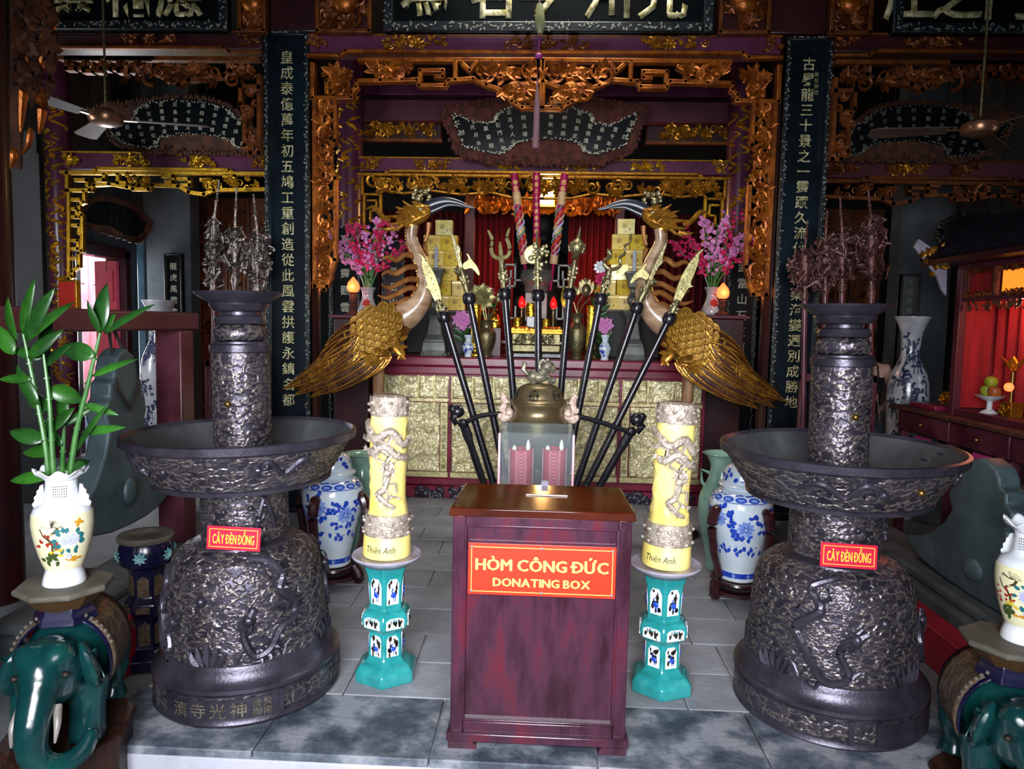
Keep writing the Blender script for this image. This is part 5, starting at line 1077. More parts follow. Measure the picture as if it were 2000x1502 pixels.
weapon('ceremonial_halberd', 'halberd with crescent blade second from left in the rack', (1006, 1025), (917, 586), (880, 448), h_crescent(1))
weapon('ceremonial_trident', 'two-pronged trident third from left in the rack', (1024, 1025), (986, 577), (974, 447), h_trident)
weapon('ceremonial_staff', 'staff with round disc and dragon head in the middle of the rack', (1053, 1025), (1051, 580), (1049, 455), h_disc)
weapon('ceremonial_mace', 'ribbed globe mace just right of the rack centre', (1072, 1025), (1112, 577), (1134, 440), h_mace)
weapon('ceremonial_fork', 'wavy serpent fork third from right in the rack', (1086, 1025), (1172, 587), (1215, 450), h_serpent)
weapon('ceremonial_spear', 'spear with side crescents second from right in the rack', (1098, 1025), (1243, 604), (1303, 472), h_crescent(-1))
weapon('ceremonial_glaive', 'glaive with pale brass blade at the right end of the weapon rack', (1106, 1025), (1306, 625), (1366, 492), h_glaive(-1))
# ================================================================== cranes
def crane(shift, mirror, label, plabel):
    Y = 5.12; P = lambda x, y, d=0: W(x, y, Y + d); t = thing('crane_statue', label, 'statue', P(715, 700), group='gilded crane statues')
    objs = []
    def fin(b, nm, mt, par=None, **k):
        if mirror: b.v = [(2 * XA - x + shift, y, z) for x, y, z in b.v]
        o = b.obj(nm, mt, par or t, **k); return o
    spine = [P(800, 612), P(775, 628), P(745, 650), P(715, 672), P(685, 694), P(650, 716), P(610, 738), P(575, 752)]
    C = [tuple(q) for q in catmull(spine, 4)]
    fin(B().tube(C, [.07, .13, .165, .17, .155, .12, .085, .04], 16, up=(0, 1, 0), flat=.9), 'body', 'crane_feather')
    nk = [P(772, 628), P(800, 612), P(822, 588), P(832, 555), P(826, 520), P(814, 490), P(804, 465), P(806, 440)]; N = [Vector(tuple(q)) for q in catmull(nk, 6)]
    fin(B().tube(N, [.11, .095, .072, .057, .048, .042, .04, .042], 14, up=(0, 1, 0)), 'neck', 'crane_neck')
    b = B()       # beaded ridge down the back of the neck
    for k in range(8, len(N) - 2): tt = (N[min(k + 1, len(N) - 1)] - N[k - 1]).normalized(); n_ = Vector((-tt.z, 0, tt.x)); rr = np.interp(k / len(N), np.linspace(0, 1, 8), [.11, .095, .072, .057, .048, .042, .04, .042]); b.ball(N[k] + n_ * rr, .011, 6, 4)
    fin(b, 'neck_ridge', 'crane_gold')
    b = B(); h = P(812, 420); b.tube([P(786, 432), P(800, 428), P(815, 420), P(832, 412), P(840, 408)], [.04, .062, .07, .05, .03], 12, up=(0, 1, 0), flat=.75); b.ball(P(803, 440), (.05, .045, .045), 10, 7)
    for a, c, r in (((795, 420), (752, 422), .02), ((795, 430), (756, 438), .02), ((800, 410), (772, 404), .018), ((790, 436), (764, 452), .016), ((808, 405), (786, 392), .016)): b.tube([P(*a), P((a[0] + c[0]) / 2, (a[1] + c[1]) / 2 + 3), P(*c)], [r, r * .8, .003], 7)
    Rh = random.Random(7)
    for q in range(26): hx = Rh.uniform(788, 838); hy = 418 + (806 - hx) * .35 + Rh.uniform(-12, 14); b.leaf(P(hx, hy, -.05), (-1, -.3, Rh.uniform(-.5, .9)), (0, -1, 0), .07, .03, fold=.6, n=3)
    b.tube([P(840, 404, -.035), P(826, 402, -.05), P(812, 404, -.05), P(796, 412, -.045), P(776, 414, -.03)], [.008, .013, .014, .012, .003], 7); b.tube([P(838, 416, -.03), P(822, 424, -.05), P(806, 432, -.05), P(788, 440, -.04)], [.008, .012, .012, .004], 7)
    hd = fin(b, 'head', 'crane_gold')
    b = B()
    for s_ in (-1, 1): b.ball(P(820, 409, s_ * .045), (.014, .008, .014), 10, 6)
    fin(b, 'eye', 'pearl', hd)
    b = B(); b.tube([P(*q) for q in [tuple(z) for z in catmull([(762, 430), (748, 424), (736, 410), (728, 404), (716, 408)], 4)]], [.016, .018, .02, .014, .004], 8); b.tube([P(*q) for q in [tuple(z) for z in catmull([(770, 445), (755, 448), (742, 445)], 4)]], [.016, .014, .003], 7); fin(b, 'head_plume', 'crane_gold', hd)
    b = B(); b.ball(P(818, 388), (.03, .03, .03), 10, 7); b.ball(P(830, 376), (.028, .025, .022), 8, 6)
    R = random.Random(4)
    for j in range(16): b.ball(P(R.uniform(806, 842), R.uniform(368, 396), R.uniform(-.03, .03)), R.uniform(.012, .02), 6, 4)
    fin(b, 'lotus_crest', 'brass_dull', hd)
    for lo, (p0, r0) in enumerate((([(832, 404), (850, 396), (872, 392), (895, 396), (912, 403), (926, 406)], [.036, .034, .028, .02, .013, .004]), ([(834, 416), (852, 408), (874, 400), (894, 401), (908, 405)], [.026, .022, .016, .01, .003]))):
        fin(B().tube([P(*q) for q in [tuple(z) for z in catmull(p0, 4)]], r0, 10, up=(0, 1, 0), flat=.55), 'upper_beak' if lo == 0 else 'lower_beak', 'beak_horn', hd)
    b = B(); b.tube([P(*q) for q in [tuple(z) for z in catmull([(838, 435), (836, 455), (830, 478), (836, 500)], 4)]], [.02, .014, .018, .006], 7); fin(b, 'wattle', 'plume', hd)
    for pts in ([(808, 500), (790, 498), (775, 508), (757, 502), (744, 508)], [(818, 522), (796, 522), (775, 534), (757, 530), (745, 538)], [(822, 548), (800, 545), (778, 555), (760, 562), (744, 556)], [(822, 570), (800, 562), (775, 575), (755, 582), (737, 576)], [(812, 588), (795, 584), (778, 592), (764, 590)]): fin(B().tube([P(x, y, -.02) for x, y in [tuple(z) for z in catmull(pts, 5)]], [.022, .02, .02, .016, .004], 8), 'side_plume', 'plume')
    # scaled wing shoulder
    wing = B().ball((0, 0, 0), (1, 1, 1), 24, 14); c0 = P(732, 645, -.1); ax = (P(775, 615) - P(690, 685)).normalized(); Mw = Matrix.Translation(c0) @ Matrix.Rotation(-math.atan2(ax.z, ax.x), 4, 'Y') @ Matrix.Diagonal((.2, .045, .15, 1)); wing.xf(Mw); wo = fin(wing, 'wing_shoulder', 'crane_scale')
    sm_ = B().lathe([(0, .004), (.009, .004), (.013, .0015), (.02, .0015), (.024, .003), (.028, .0015), (.034, .002), (.039, .005), (.044, .004), (.047, 0)], 16).xf(Matrix.Rotation(PI / 2, 4, 'X'))
    Ri = Mw.to_3x3(); me = sm_.mesh('feather_scale'); me.materials.append(MATS['crane_scale'])
    for r in range(7):
        for k in range(7):
            u = -.9 + k * .3 + (r % 2) * .15; w_ = .84 - r * .27
            if u * u + w_ * w_ > .9: continue
            q = Vector((u, -math.sqrt(max(0, 1 - u * u - w_ * w_)), w_)); p = Mw @ q
            if mirror: p.x = 2 * XA - p.x + shift
            o = place(me, 'feather_scale', None, wo); o.location = p + Vector((0, -.004 - .002 * r, 0)); o.rotation_euler = (math.radians(-14), 0, (-u * .4) * (-1 if mirror else 1))
    # long flight and tail feathers, one mesh each
    F = [((712, 628), (645, 660)), ((702, 645), (635, 678)), ((694, 660), (628, 690)), ((690, 675), (632, 705)), ((700, 690), (640, 716))]
    for k, (a, c) in enumerate(F):
        p0, p1 = P(*a, -.13), P(*c, -.12); b = B(); b.leaf(p0, p1 - p0 + Vector((0, 0, -.02)), (0, -1, .2), (p1 - p0).length * 1.25, .085, curl=.12, fold=.35, n=6); ed = b.v[-21:]
        o = fin(b, 'wing_feather', 'crane_dark'); solid(o, .012, 0); g = B(); [g.tube([Vector(x) + Vector((0, -.008, 0)) for x in ed[q::3]], [.007, .006, .003], 5) for q in (0, 1, 2)]; fin(g, 'gilt_veins', 'crane_gold', o)
    T = [((700, 655), (622, 722)), ((700, 668), (600, 742)), ((705, 680), (575, 752)), ((712, 690), (560, 756)), ((722, 698), (582, 768)), ((735, 702), (612, 772)), ((748, 703), (640, 766)), ((755, 700), (668, 754)), ((764, 694), (694, 740)), ((690, 662), (645, 700)), ((760, 685), (720, 726))]
    for k, (a, c) in enumerate(T):
        p0, p1 = P(*a, -.15 + .006 * k), P(*c, -.12 + .004 * k); b = B(); L = (p1 - p0).length; b.leaf(p0, p1 - p0, (0, -1, .1), L * 1.06, .1, curl=.03, fold=.3, n=8); ed = b.v[-27:]
        o = fin(b, 'tail_feather', 'crane_dark'); solid(o, .01, 0); d = (p1 - p0).normalized(); s_ = Vector((-d.z, 0, d.x)); g = B(); g.tube([Vector(q) + Vector((0, -.008, 0)) for q in ed[1::3]], [.007, .006, .002], 5)
        for q in (0, 2): g.tube([Vector(x) + Vector((0, -.006, 0)) for x in ed[q::3]], [.006, .006, .003], 5)
        for j in range(11):
            q = p0.lerp(p1, .1 + j * .078) + Vector((0, -.008, 0))
            for h_ in (-1, 1): g.tube([q, q + d * .03 + s_ * h_ * .034 * math.sin(PI * (.15 + .07 * j))], [.004, .002], 4)
        fin(g, 'gilt_veins', 'crane_gold', o)
    b = B()       # gilt acanthus on breast and folded claws
    R = random.Random(11)
    for j in range(40): x = R.uniform(715, 782); y = 700 - (x - 715) * .45 + R.uniform(-16, 10); a = R.uniform(0, 6.3); b.leaf(P(x, y, -.14), (math.cos(a), -.2, math.sin(a)), (0, -1, 0), .07, .035, fold=.5, n=3)
    fin(b, 'gilt_acanthus', 'crane_gold')
    b = B(); b.tube([P(770, 672, -.08), P(775, 685, -.1), P(782, 694, -.1)], [.03, .026, .02], 8)
    for g in (-1, 0, 1): b.tube([P(782, 692, -.1), P(784 + g * 7, 702, -.11)], [.014, .008], 6)
    fin(b, 'claw', 'crane_gold')
    xp = W(738, 800, Y).x; pt = thing('wooden_prop', plabel, 'post', (xp if not mirror else 2 * XA - xp + shift, Y + .02, 0), group='wooden crane props'); b = B(); b.lathe([(.042, 0), (.042, W(738, 690, Y).z)], 20, (xp, Y + .02, 0)); 
    if mirror: b.v = [(2 * XA - x + shift, y, z) for x, y, z in b.v]
    b.obj('post_shaft', 'wood_pole', pt); B().lathe([(.12, 0), (.12, .03), (.1, .05), (.05, .06)], 20, (pt.location.x, Y + .02, 0)).obj('post_foot', 'black_wood', pt)
crane(0, False, 'gilded wooden crane facing right at the left of the altar', 'round wooden prop under the left crane')
crane(-.045, True, 'gilded wooden crane facing left at the right of the altar', 'round wooden prop under the right crane')
# ================================================================== altar
YA = 6.06
def altar():
    x0, x1 = W(742, 720, YA).x, W(1378, 728, YA).x; zt = W(1060, 701, YA).z; t = thing('altar_table', 'long dark red altar with gold repoussé panels on its front', 'altar', ((x0 + x1) / 2, YA, 0)); z = lambda py: W(1060, py, YA).z
    B().box(x0 - .03, x1 + .03, YA - .05, YA + 1.05, z(719), zt).obj('table_top', 'altar_red', t, bev=.012)
    B().box(x0, x1, YA - .03, YA + 1, z(736), z(719)).obj('top_moulding', 'altar_red', t, bev=.012)
    B().box(x0, x1, YA + .02, YA + 1, .1, z(736)).obj('altar_body', 'altar_red', t)
    B().box(x0, x1, YA - .02, YA + .02, z(952), z(940)).obj('bottom_rail', 'altar_red', t, bev=.006)
    B().box(x0 - .02, x1 + .02, YA - .03, YA + 1, 0, z(954)).obj('base_board', 'altar_red', t, bev=.006)
    def px(q): return W(q, 840, YA).x
    for q in (748, 878, 1210, 1372): B().box(px(q) - .011, px(q) + .011, YA - .012, YA + .02, z(942), z(735)).obj('stile', 'altar_red', t, bev=.003)
    def rel(a, c, ya, yb, seed, f=16, amp=.02, nm='gold_panel'):
        xa, xb, za, zb = px(a), px(c), z(yb), z(ya); nx, nz = max(8, int((xb - xa) / .006)), max(8, int((zb - za) / .006)); Xg, Zg = np.meshgrid(np.linspace(xa, xb, nx), np.linspace(za, zb, nz), indexing='ij')
        p = np.stack([Xg, Zg * 1.1, np.full_like(Xg, seed)], -1); h, w = clouds(p, f); big = sm(.0, .25, perlin(p * f * .35 + 3)); h = .55 * h + .6 * big; e = np.minimum(1, np.minimum(np.minimum(Xg - xa, xb - Xg), np.minimum(Zg - za, zb - Zg)) / .012); h = h * e
        b = B(); b.v = [tuple(q) for q in np.stack([Xg, YA + .012 - h * amp, Zg], -1).reshape(-1, 3).tolist()]; b.n = len(b.v); i, j = np.meshgrid(np.arange(nx - 1), np.arange(nz - 1), indexing='ij'); b.f = [tuple(q) for q in np.stack([i * nz + j, (i + 1) * nz + j, (i + 1) * nz + j + 1, i * nz + j + 1], -1).reshape(-1, 4).tolist()]; b.w = (w * e).reshape(-1) * .6
        b.obj(nm, 'gold_relief', t, fix=False)
    def flat(a, c, ya, yb, nm='gold_strip', mt='gold_flat'): return B().box(px(a), px(c), YA - .004, YA + .015, z(yb), z(ya)).obj(nm, mt, t, bev=.002)
    for a, c in ((751, 876), (880, 1208), (1212, 1370)): flat(a, c, 783, 790, 'gold_rail'); flat(a, c, 928, 938, 'gold_rail')
    for k, q in enumerate((751, 783, 815, 846, 880, 921, 962, 1004, 1045, 1086, 1127, 1168, 1212, 1240, 1262, 1316)):
        n = (751, 783, 815, 846, 876, 921, 962, 1004, 1045, 1086, 1127, 1168, 1208, 1240, 1262, 1316, 1370)[k + 1]
        rel(q + 3, n - 1, 740, 782, k * 1.7, 30); flat(q - 1, q + 3, 738, 783, 'gold_pillar')
    rel(753, 858, 792, 927, 50, 22, .03); rel(882, 1206, 792, 927, 61, 20, .03); rel(1231, 1368, 792, 927, 72, 22, .03)
    for a in (860, 1214):
        s_ = flat(a, a + 14, 792, 927, 'text_strip'); b = B()
        for k, c in enumerate('北斗七星真武玄天上帝'): letter(b, c, px(a + 7), z(800 + k * 13), 11 / F_PX * YA, YA - .006)
        b.obj('lettering', 'ink', s_)
    b = B(); R = random.Random(8)
    for cx_ in (770, 840, 905, 1230, 1270, 1330):
        for j in range(26): q = px(cx_ + R.uniform(-24, 24)); zz = z(R.uniform(957, 978)); spiral(b, q, zz, YA - .035, .03, 1.2, R.uniform(0, 6), R.choice((-1, 1)), r=.3) if j % 3 else b.ball((q, YA - .035, zz), (.03, .012, .02), 6, 4)
    b.obj('dragon_carving', 'bronze_plain', t)
    return zt
ZA = altar()
# ================================================================== offerings on the altar
def at(px, Y): return W(px, 600, Y).x
def lath(name, mt, parent, prof, n, c, **k): return B().lathe(prof, n, c).obj(name, mt, parent, **k)
for lb, px in (('left', 851), ('right', 1236)):      # pewter candlesticks
    Y = 6.25; x = at(px, Y); t = thing('pewter_candlestick', 'tall grey pewter candlestick at the %s of the altar' % lb, 'candlestick', (x, Y, ZA), world=False, group='pewter candlesticks'); k = Y / F_PX
    z = lambda py: W(1060, py + (px - 1060) * -.005, Y).z - ZA
    pr = [(30, 0), (33, 12), (30, 28), (28, 30), (28, 33), (21, 44), (17, 62), (15, 76), (17, 84), (22, 90), (27, 96), (30, 102), (27, 102), (9, 100), (8, 110), (14, 120), (15, 128), (8, 140), (8, 146), (15, 150), (16, 162), (20, 172), (24, 178), (24, 182), (0, 182)]
    B().lathe([(r * k, h * k * .93) for r, h in pr], 4, a0=PI / 4).obj('stick_body', 'pewter', t, bev=.006, smooth=False)
    for sx in (-1, 1):
        for sy in (-1, 1): B().ball((sx * 22 * k, sy * 22 * k, .012), (.02, .02, .02), 8, 6).obj('foot', 'pewter', t)
    B().lathe([(.016, 0), (.016, .17), (.004, .19), (0, .19)], 12, (0, 0, 169 * k)).obj('taper_candle', 'candle_white', t)
# pyramids of yellow offering boxes on dark stands
def boxes(px, lb):
    Y = 6.72; xc = at(px, Y); zb = W(px, 606, Y).z; bw, bh = .158, .138
    t = thing('offering_table', 'dark cloth-covered table under the %s pyramid of yellow boxes' % lb, 'table', (xc, Y, ZA), world=False, group='dark offering tables')
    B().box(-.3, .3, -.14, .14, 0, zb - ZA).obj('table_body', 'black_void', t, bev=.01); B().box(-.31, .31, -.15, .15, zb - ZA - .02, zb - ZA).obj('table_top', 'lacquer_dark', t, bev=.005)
    names = ('bottom', 'second', 'third', 'fourth', 'fifth', 'top'); pos = {1: ('single',), 2: ('left', 'right'), 3: ('left', 'middle', 'right')}; R = random.Random(px)
    b = B().box(-bw / 2 + .002, bw / 2 - .002, -.05, .05, 0, bh - .002); m0 = b.mesh('box_carton', False); m0b = m0.copy(); m0.materials.append(MATS['yellow_box']); m0b.materials.append(MATS['yellow_box_pale'])
    g = B(); letter(g, '彩', -.012, bh * .55, .045, -.051); letter(g, '壽', .032, bh * .3, .02, -.051); g.box(-bw * .1, bw * .1, -.0512, -.0505, bh * .14, bh * .16); mg = g.mesh('printed_mark', False); mg.materials.append(MATS['ink'])
    rb = B().box(-bw / 2, bw / 2, -.0515, .0515, bh * .82, bh * .88); mr = rb.mesh('lid_seam', False); mr.materials.append(MATS['yellow_box_pale'])
    for r, n in enumerate((3, 3, 2, 2, 2, 1)):
        for k in range(n):
            x = xc + (k - (n - 1) / 2) * bw + (.02 if r % 2 else -.01) * (1 if lb == 'left' else -1); pale = R.random() < .1 or r == 5
            o = thing('offering_box', '%s yellow offering box in the %s tier of the %s pyramid' % (pos[n][k], names[r], lb), 'box', (x, Y, zb + r * bh), R.uniform(-.12, .12), group='yellow boxes of the %s pyramid' % lb, world=False)
            place(m0b if pale else m0, 'box_carton', None, o); place(mg, 'printed_mark', None, o); place(mr, 'lid_seam', None, o)
boxes(862, 'left'); boxes(1222, 'right')
def pewter_censer():
    Y = 6.62; x = at(1047, Y); k = Y / F_PX; t = thing('pewter_censer', 'large grey pewter incense burner with square key-fret handles', 'censer', (x, Y, ZA), world=False)
    z = lambda py: W(1047, py, Y).z - ZA
    B().lathe([(0, 0), (34 * k, 0), (36 * k, .05), (30 * k, z(640)), (25 * k, z(630)), (22 * k, z(625))], 4, a0=PI / 4).obj('censer_foot', 'pewter', t, bev=.006, smooth=False)
    B().lathe([(30 * k, z(628)), (30 * k, z(572))], 4, a0=PI / 4).obj('censer_stem', 'pewter', t, bev=.006, smooth=False)
    B().lathe([(20 * k, z(574)), (24 * k, z(570)), (24 * k, z(558)), (29 * k, z(552)), (32 * k, z(544)), (31 * k, z(536)), (29 * k, z(533)), (31 * k, z(530)), (29 * k, z(528)), (26 * k, z(534)), (0, z(536))], 36).obj('censer_bowl', 'pewter', t)
    for s_ in (-1, 1):
        b = B(); q = lambda dx, py: (s_ * dx * k, z(py))
        for ln in ([q(28, 548), q(42, 548), q(42, 560), q(64, 560), q(64, 576), q(52, 576), q(52, 548)], [q(42, 548), q(42, 518), q(62, 518), q(62, 545), q(50, 545), q(50, 530)], [q(52, 576), q(52, 622), q(40, 622), q(40, 600)]): bars(b, ln, 0, .02, .035)
        b.obj('fret_handle', 'pewter', t, bev=.004)
    for nm, lb, a, c, txt in (('joss_stick', 'left of the three giant dragon joss sticks', (1004, 340), (1025, 516), '神恩'), ('joss_stick', 'middle giant joss stick with a column of characters', (1048, 338), (1048, 486), ''), ('joss_stick', 'right of the three giant dragon joss sticks', (1103, 340), (1081, 516), '感格')):
        Ys = 6.58; A, C = W(*a, Ys), W(*c, Ys); e = C + (C - A).normalized() * (.24 if txt else .3); o = thing(nm, lb, 'incense stick', e, group='giant joss sticks'); u = (A - C); r = .034
        B().tube([e, C], [.012, .014], 8).obj('stick_end', 'incense_red', o)
        B().tube([C, A], [r * .95, r], 16).obj('stick_body', 'incense_red', o)
        if txt:
            for k2, (q0, q1, mt) in enumerate(((0, .1, 'incense_tan'), (.66, .8, 'incense_tan'), (.32, .42, 'incense_tan'))): B().tube([C + u * q0, C + u * (q0 + q1) / 2, C + u * q1], [r * 1.04, r * 1.12, r * 1.04], 16).obj('gilded_collar', mt, o)
            for k2, mt in enumerate(('incense_green', 'incense_orange', 'incense_tan', 'incense_blue')):
                P = []
                for j in range(20): q = .1 + .56 * j / 19; a_ = j * .62 + k2 * 1.57; n_ = Vector((math.cos(a_), math.sin(a_), 0)); P.append(C + u * q + n_ * (r * 1.06))
                B().tube(P, [.004, .011, .008, .012, .004], 5).obj('dragon_coil', mt, o)
            b = B(); 
            for j, ch in enumerate(txt): q = C + u * (.9 - j * .07); letter(b, ch, q.x, q.z, .05, q.y - r * 1.03)
            b.obj('lettering', 'sign_yellow', o)
        else:
            b = B()
            for j, ch in enumerate('真香三十寺真香興隆'): q = C + u * (.93 - j * .088); letter(b, ch, q.x, q.z, .04, q.y - r * 1.03)
            b.obj('lettering', 'sign_yellow', o); B().tube([C, C + u * .14], [r * 1.03] * 2, 16).obj('flame_print', 'incense_orange', o)
pewter_censer()
def ornvase(name, label, px, Y, ptop, prof, mt, n=24):
    x = at(px, Y); t = thing(name, label, 'vase', (x, Y, ZA), world=False); H = W(px, ptop, Y).z - ZA; B().lathe([(r, z * H) for r, z in [tuple(q) for q in catmull(prof, 3)]], n, cap=True).obj('vase_body', mt, t); return t, H
VB = [(.0, 0), (.055, 0), (.058, .03), (.04, .08), (.055, .18), (.078, .42), (.08, .62), (.06, .74), (.042, .8), (.05, .92), (.07, 1.0), (.055, .98), (0, .97)]
def rosette(b, c, s_, n, tilt=0, seed=1):
    R = random.Random(seed)
    for ring in range(3):
        for j in range(n - ring * 2): a = 2 * PI * j / (n - ring * 2) + ring * .4; d = Vector((math.cos(a), -.25 - .45 * ring, math.sin(a))); b.leaf(Vector(c) + Vector((0, -.01 * ring, 0)), d, (0, -1, 0), s_ * (1 - .22 * ring), s_ * .75, curl=.25, fold=.35, n=4)
t, H = ornvase('bronze_vase', 'olive bronze vase with gold foil lotus left of the altar centre', 951, 6.3, 625, VB, 'brass_dull')
b = B(); 
for a, c in (((-.01, .97), (-.06, 1.55)), ((0, .97), (-.02, 1.5)), ((.01, .97), (.02, 1.45)), ((.02, .97), (.09, 1.5))): b.tube([(a[0], 0, a[1] * H), (c[0], 0, c[1] * H)], .004, 5)
b.obj('foil_stalks', 'brass_pale', t)
b = B(); b.ball((-.05, .01, 1.62 * H), (.115, .035, .11), 18, 12); rosette(b, (-.05, -.01, 1.62 * H), .125, 9); o = b.obj('foil_lotus', 'brass_pale', t); b = B(); b.ball((.1, 0, 1.58 * H), (.03, .02, .035), 10, 7); b.leaf((.1, 0, 1.5 * H), (.2, 0, 1), (0, -1, 0), .13, .05, n=4); b.obj('foil_bud', 'brass_pale', t)
t, H = ornvase('bronze_vase', 'olive bronze vase with foil buds right of the altar centre', 1128, 6.3, 612, VB, 'brass_dull')
b = B()
for a, c in (((0, .98), (-.03, 1.5)), ((0, .98), (.05, 1.45)), ((.01, .98), (.11, 1.35))): b.tube([(a[0], 0, a[1] * H), ((a[0] + c[0]) / 2 - .02, 0, (a[1] + c[1]) / 2 * H), (c[0], 0, c[1] * H)], .005, 5)
b.obj('foil_stalks', 'brass_pale', t)
for q, z, s_ in ((-.02, 1.5, .03), (.07, 1.52, .05), (.065, 1.68, .03)): b = B(); b.ball((q, 0, z * H), (s_, s_ * .8, s_ * 1.25), 12, 8); b.leaf((q - s_ * .5, -.02, (z - .1) * H), (-.3, 0, 1), (0, -1, 0), s_ * 2.4, s_, n=4); b.leaf((q + s_ * .5, -.02, (z - .1) * H), (.3, 0, 1), (0, -1, 0), s_ * 2.4, s_, n=4); b.obj('foil_bud', 'bronze_gold' if s_ > .04 else 'brass_pale', t)
b = B(); b.leaf((-.1, -.03, 1.1 * H), (-.1, 0, 1), (0, -1, 0), .2, .08, curl=.2, n=5); b.leaf((-.1, -.02, 1.2 * H), (.1, 0, 1), (0, -1, 0), .16, .05, n=5); b.obj('foil_leaf', 'gilt_bright', t)
CY = [(.0, 0), (.05, 0), (.052, .05), (.03, .1), (.034, .16), (.046, .2), (.042, .5), (.046, .96), (.05, 1.0), (.042, .98), (0, .97)]
t, H = ornvase('gold_vase', 'slim shiny gold pierced vase at left of the altar', 930, 6.22, 596, CY, 'shiny_gold')
t, H = ornvase('gold_vase', 'slim shiny gold pierced vase at right of the altar', 1156, 6.22, 598, CY, 'shiny_gold')
for label, px, py0, py1, w in (('gold pierced cup raised in the middle of the altar', 1037, 618, 592, 10), ('gold pierced cup low at left of the altar middle', 1012, 638, 620, 9), ('gold pierced cup low at right of the altar middle', 1068, 640, 622, 9)):
    Y = 6.35; k = Y / F_PX; x = at(px, Y); z0 = W(px, py0, Y).z; z1 = W(px, py1, Y).z; t = thing('gold_cup', label, 'cup', (x, Y, z0), world=False, group='gold cups'); h = z1 - z0
    B().lathe([(0, 0), (w * k * 1.1, 0), (w * k * 1.1, h * .1), (w * k, h * .14), (w * k, h * .92), (w * k * 1.08, h), (w * k * .9, h), (w * k * .9, h * .3), (0, h * .3)], 20).obj('cup_body', 'shiny_gold', t)
def gold_box():
    Y = 6.25; k = Y / F_PX; x = at(1049, Y); t = thing('gilt_casket', 'low gilt casket with relief lid in front of the pewter burner', 'casket', (x, Y, ZA), world=False); z = lambda py: W(1049, py, Y).z - ZA
    w = 49 * k; B().box(-w * 1.05, w * 1.05, -.12, .16, 0, z(688)).obj('casket_foot', 'black_wood', t, bev=.01)
    b = B(); b.box(-w * .96, w * .96, -.1, .14, z(688), z(672)); b.obj('lower_tray', 'brass_dull', t, bev=.012); b = B().box(-w * .94, w * .94, -.1, .14, z(672), z(652)); b.obj('casket_side', 'brass_dull', t, bev=.004)
    B().box(-w * 1.02, w * 1.02, -.12, .16, z(652), z(646)).obj('casket_ledge', 'gilt', t, bev=.004)
    b = B(); R = random.Random(3)
    for j in range(60): b.ball((R.uniform(-w, w) * .95, R.uniform(-.11, .14), z(646) + .01), (.03, .02, R.uniform(.012, .03)), 6, 4)
    b.box(-w, w, -.11, .15, z(648), z(643)); b.obj('relief_lid', 'gilt', t)
    b = B(); carve(b, -w * .9, w * .9, z(671), z(653), -.102, 40, .035, 5, .4); b.obj('side_carving', 'brass_dull', t)
    for nm, q in (('left', 1012), ('right', 1069), ('mid', 1037)): pass
    st = thing('cup_riser', 'small dark riser under the gold cups', 'stand', (x, 6.38, ZA), world=False); B().box(-.2, .13, -.05, .05, 0, W(1037, 640, 6.35).z - ZA).obj('riser_block', 'black_wood', st, bev=.005); B().box(-.09, -.02, -.05, .05, W(1037, 640, 6.35).z - ZA, W(1037, 618, 6.35).z - ZA).obj('riser_step', 'black_wood', st, bev=.004)
gold_box()
for lb, px, py in (('left', 1019, 592), ('right', 1081, 594)):
    Y = 6.5; x = at(px, Y); zz = W(px, py, Y).z; t = thing('altar_bulb', '%s red flame bulb glowing beside the pewter burner' % lb, 'lamp', (x, Y, ZA), world=False, group='red flame bulbs'); B().lathe([(0, 0), (.03, 0), (.03, .02), (.012, .04), (.012, zz - ZA - .06), (.022, zz - ZA - .05), (.022, zz - ZA - .04)], 16).obj('bulb_stand', 'brass_dull', t); B().lathe([(.014, -.045), (.03, -.02), (.032, .005), (.02, .04), (.004, .065), (0, .067)], 16, (0, 0, zz - ZA)).obj('bulb', 'bulb_red', t)
    point('red_bulb_light', (x, Y - .06, zz), .5, (1, .1, .06), .03)
for lb, px, col in (('left', 916, 0), ('right', 1184, 1)):
    Y = 6.2; t, H = ornvase('blue_white_vase', 'small blue and white vase at the %s of the altar front' % lb, px, Y, 655, [(.0, 0), (.035, 0), (.03, .1), (.05, .35), (.05, .55), (.025, .75), (.04, 1.0), (.03, .98), (0, .95)], 'porcelain_blue'); rf = surf([(.03, .1 * H), (.05, .35 * H), (.05, .55 * H), (.025, .75 * H)]); b = B(); R = random.Random(px)
    for j in range(30): decal(b, rf, petal(0, 0, .025, .02, R.uniform(0, 6.3)), R.uniform(0, 6.3), R.uniform(.2, .6) * H)
    b.obj('blue_painting', 'cobalt', t)
for label, px, py, mt, s_ in (('pink lotus blossom low at left of the altar', 903, 626, 'blossom_pink', .1), ('pink lotus blossom low at right of the altar', 1180, 636, 'blossom_pink', .09), ('white silk flower behind the right foil buds', 1172, 522, 'porcelain', .06), ('magenta silk flower behind the right foil buds', 1176, 545, 'blossom_red', .07), ('orange silk flower behind the right foil buds', 1172, 568, 'paint_orange', .06), ('red silk flower behind the left foil lotus', 955, 572, 'blossom_red', .06)):
    Y = 6.45; p = W(px, py, Y); t = thing('silk_flower', label, 'flower', (p.x, Y, ZA), world=False); b = B(); rosette(b, (0, 0, p.z - ZA), s_, 9, seed=px); b.obj('petals', mt, t); B().tube([(0, .01, 0), (.005, .02, (p.z - ZA) * .5), (0, .01, p.z - ZA)], .006, 6).obj('stalk', 'leaf_dark', t); b = B(); [b.leaf((0, 0, (p.z - ZA) * q), (s2, -.2, .7), (0, -1, .3), .1, .04, n=4) for q in (.4, .6, .75) for s2 in (-1, 1)]; b.obj('leaves', 'leaf_dark', t)
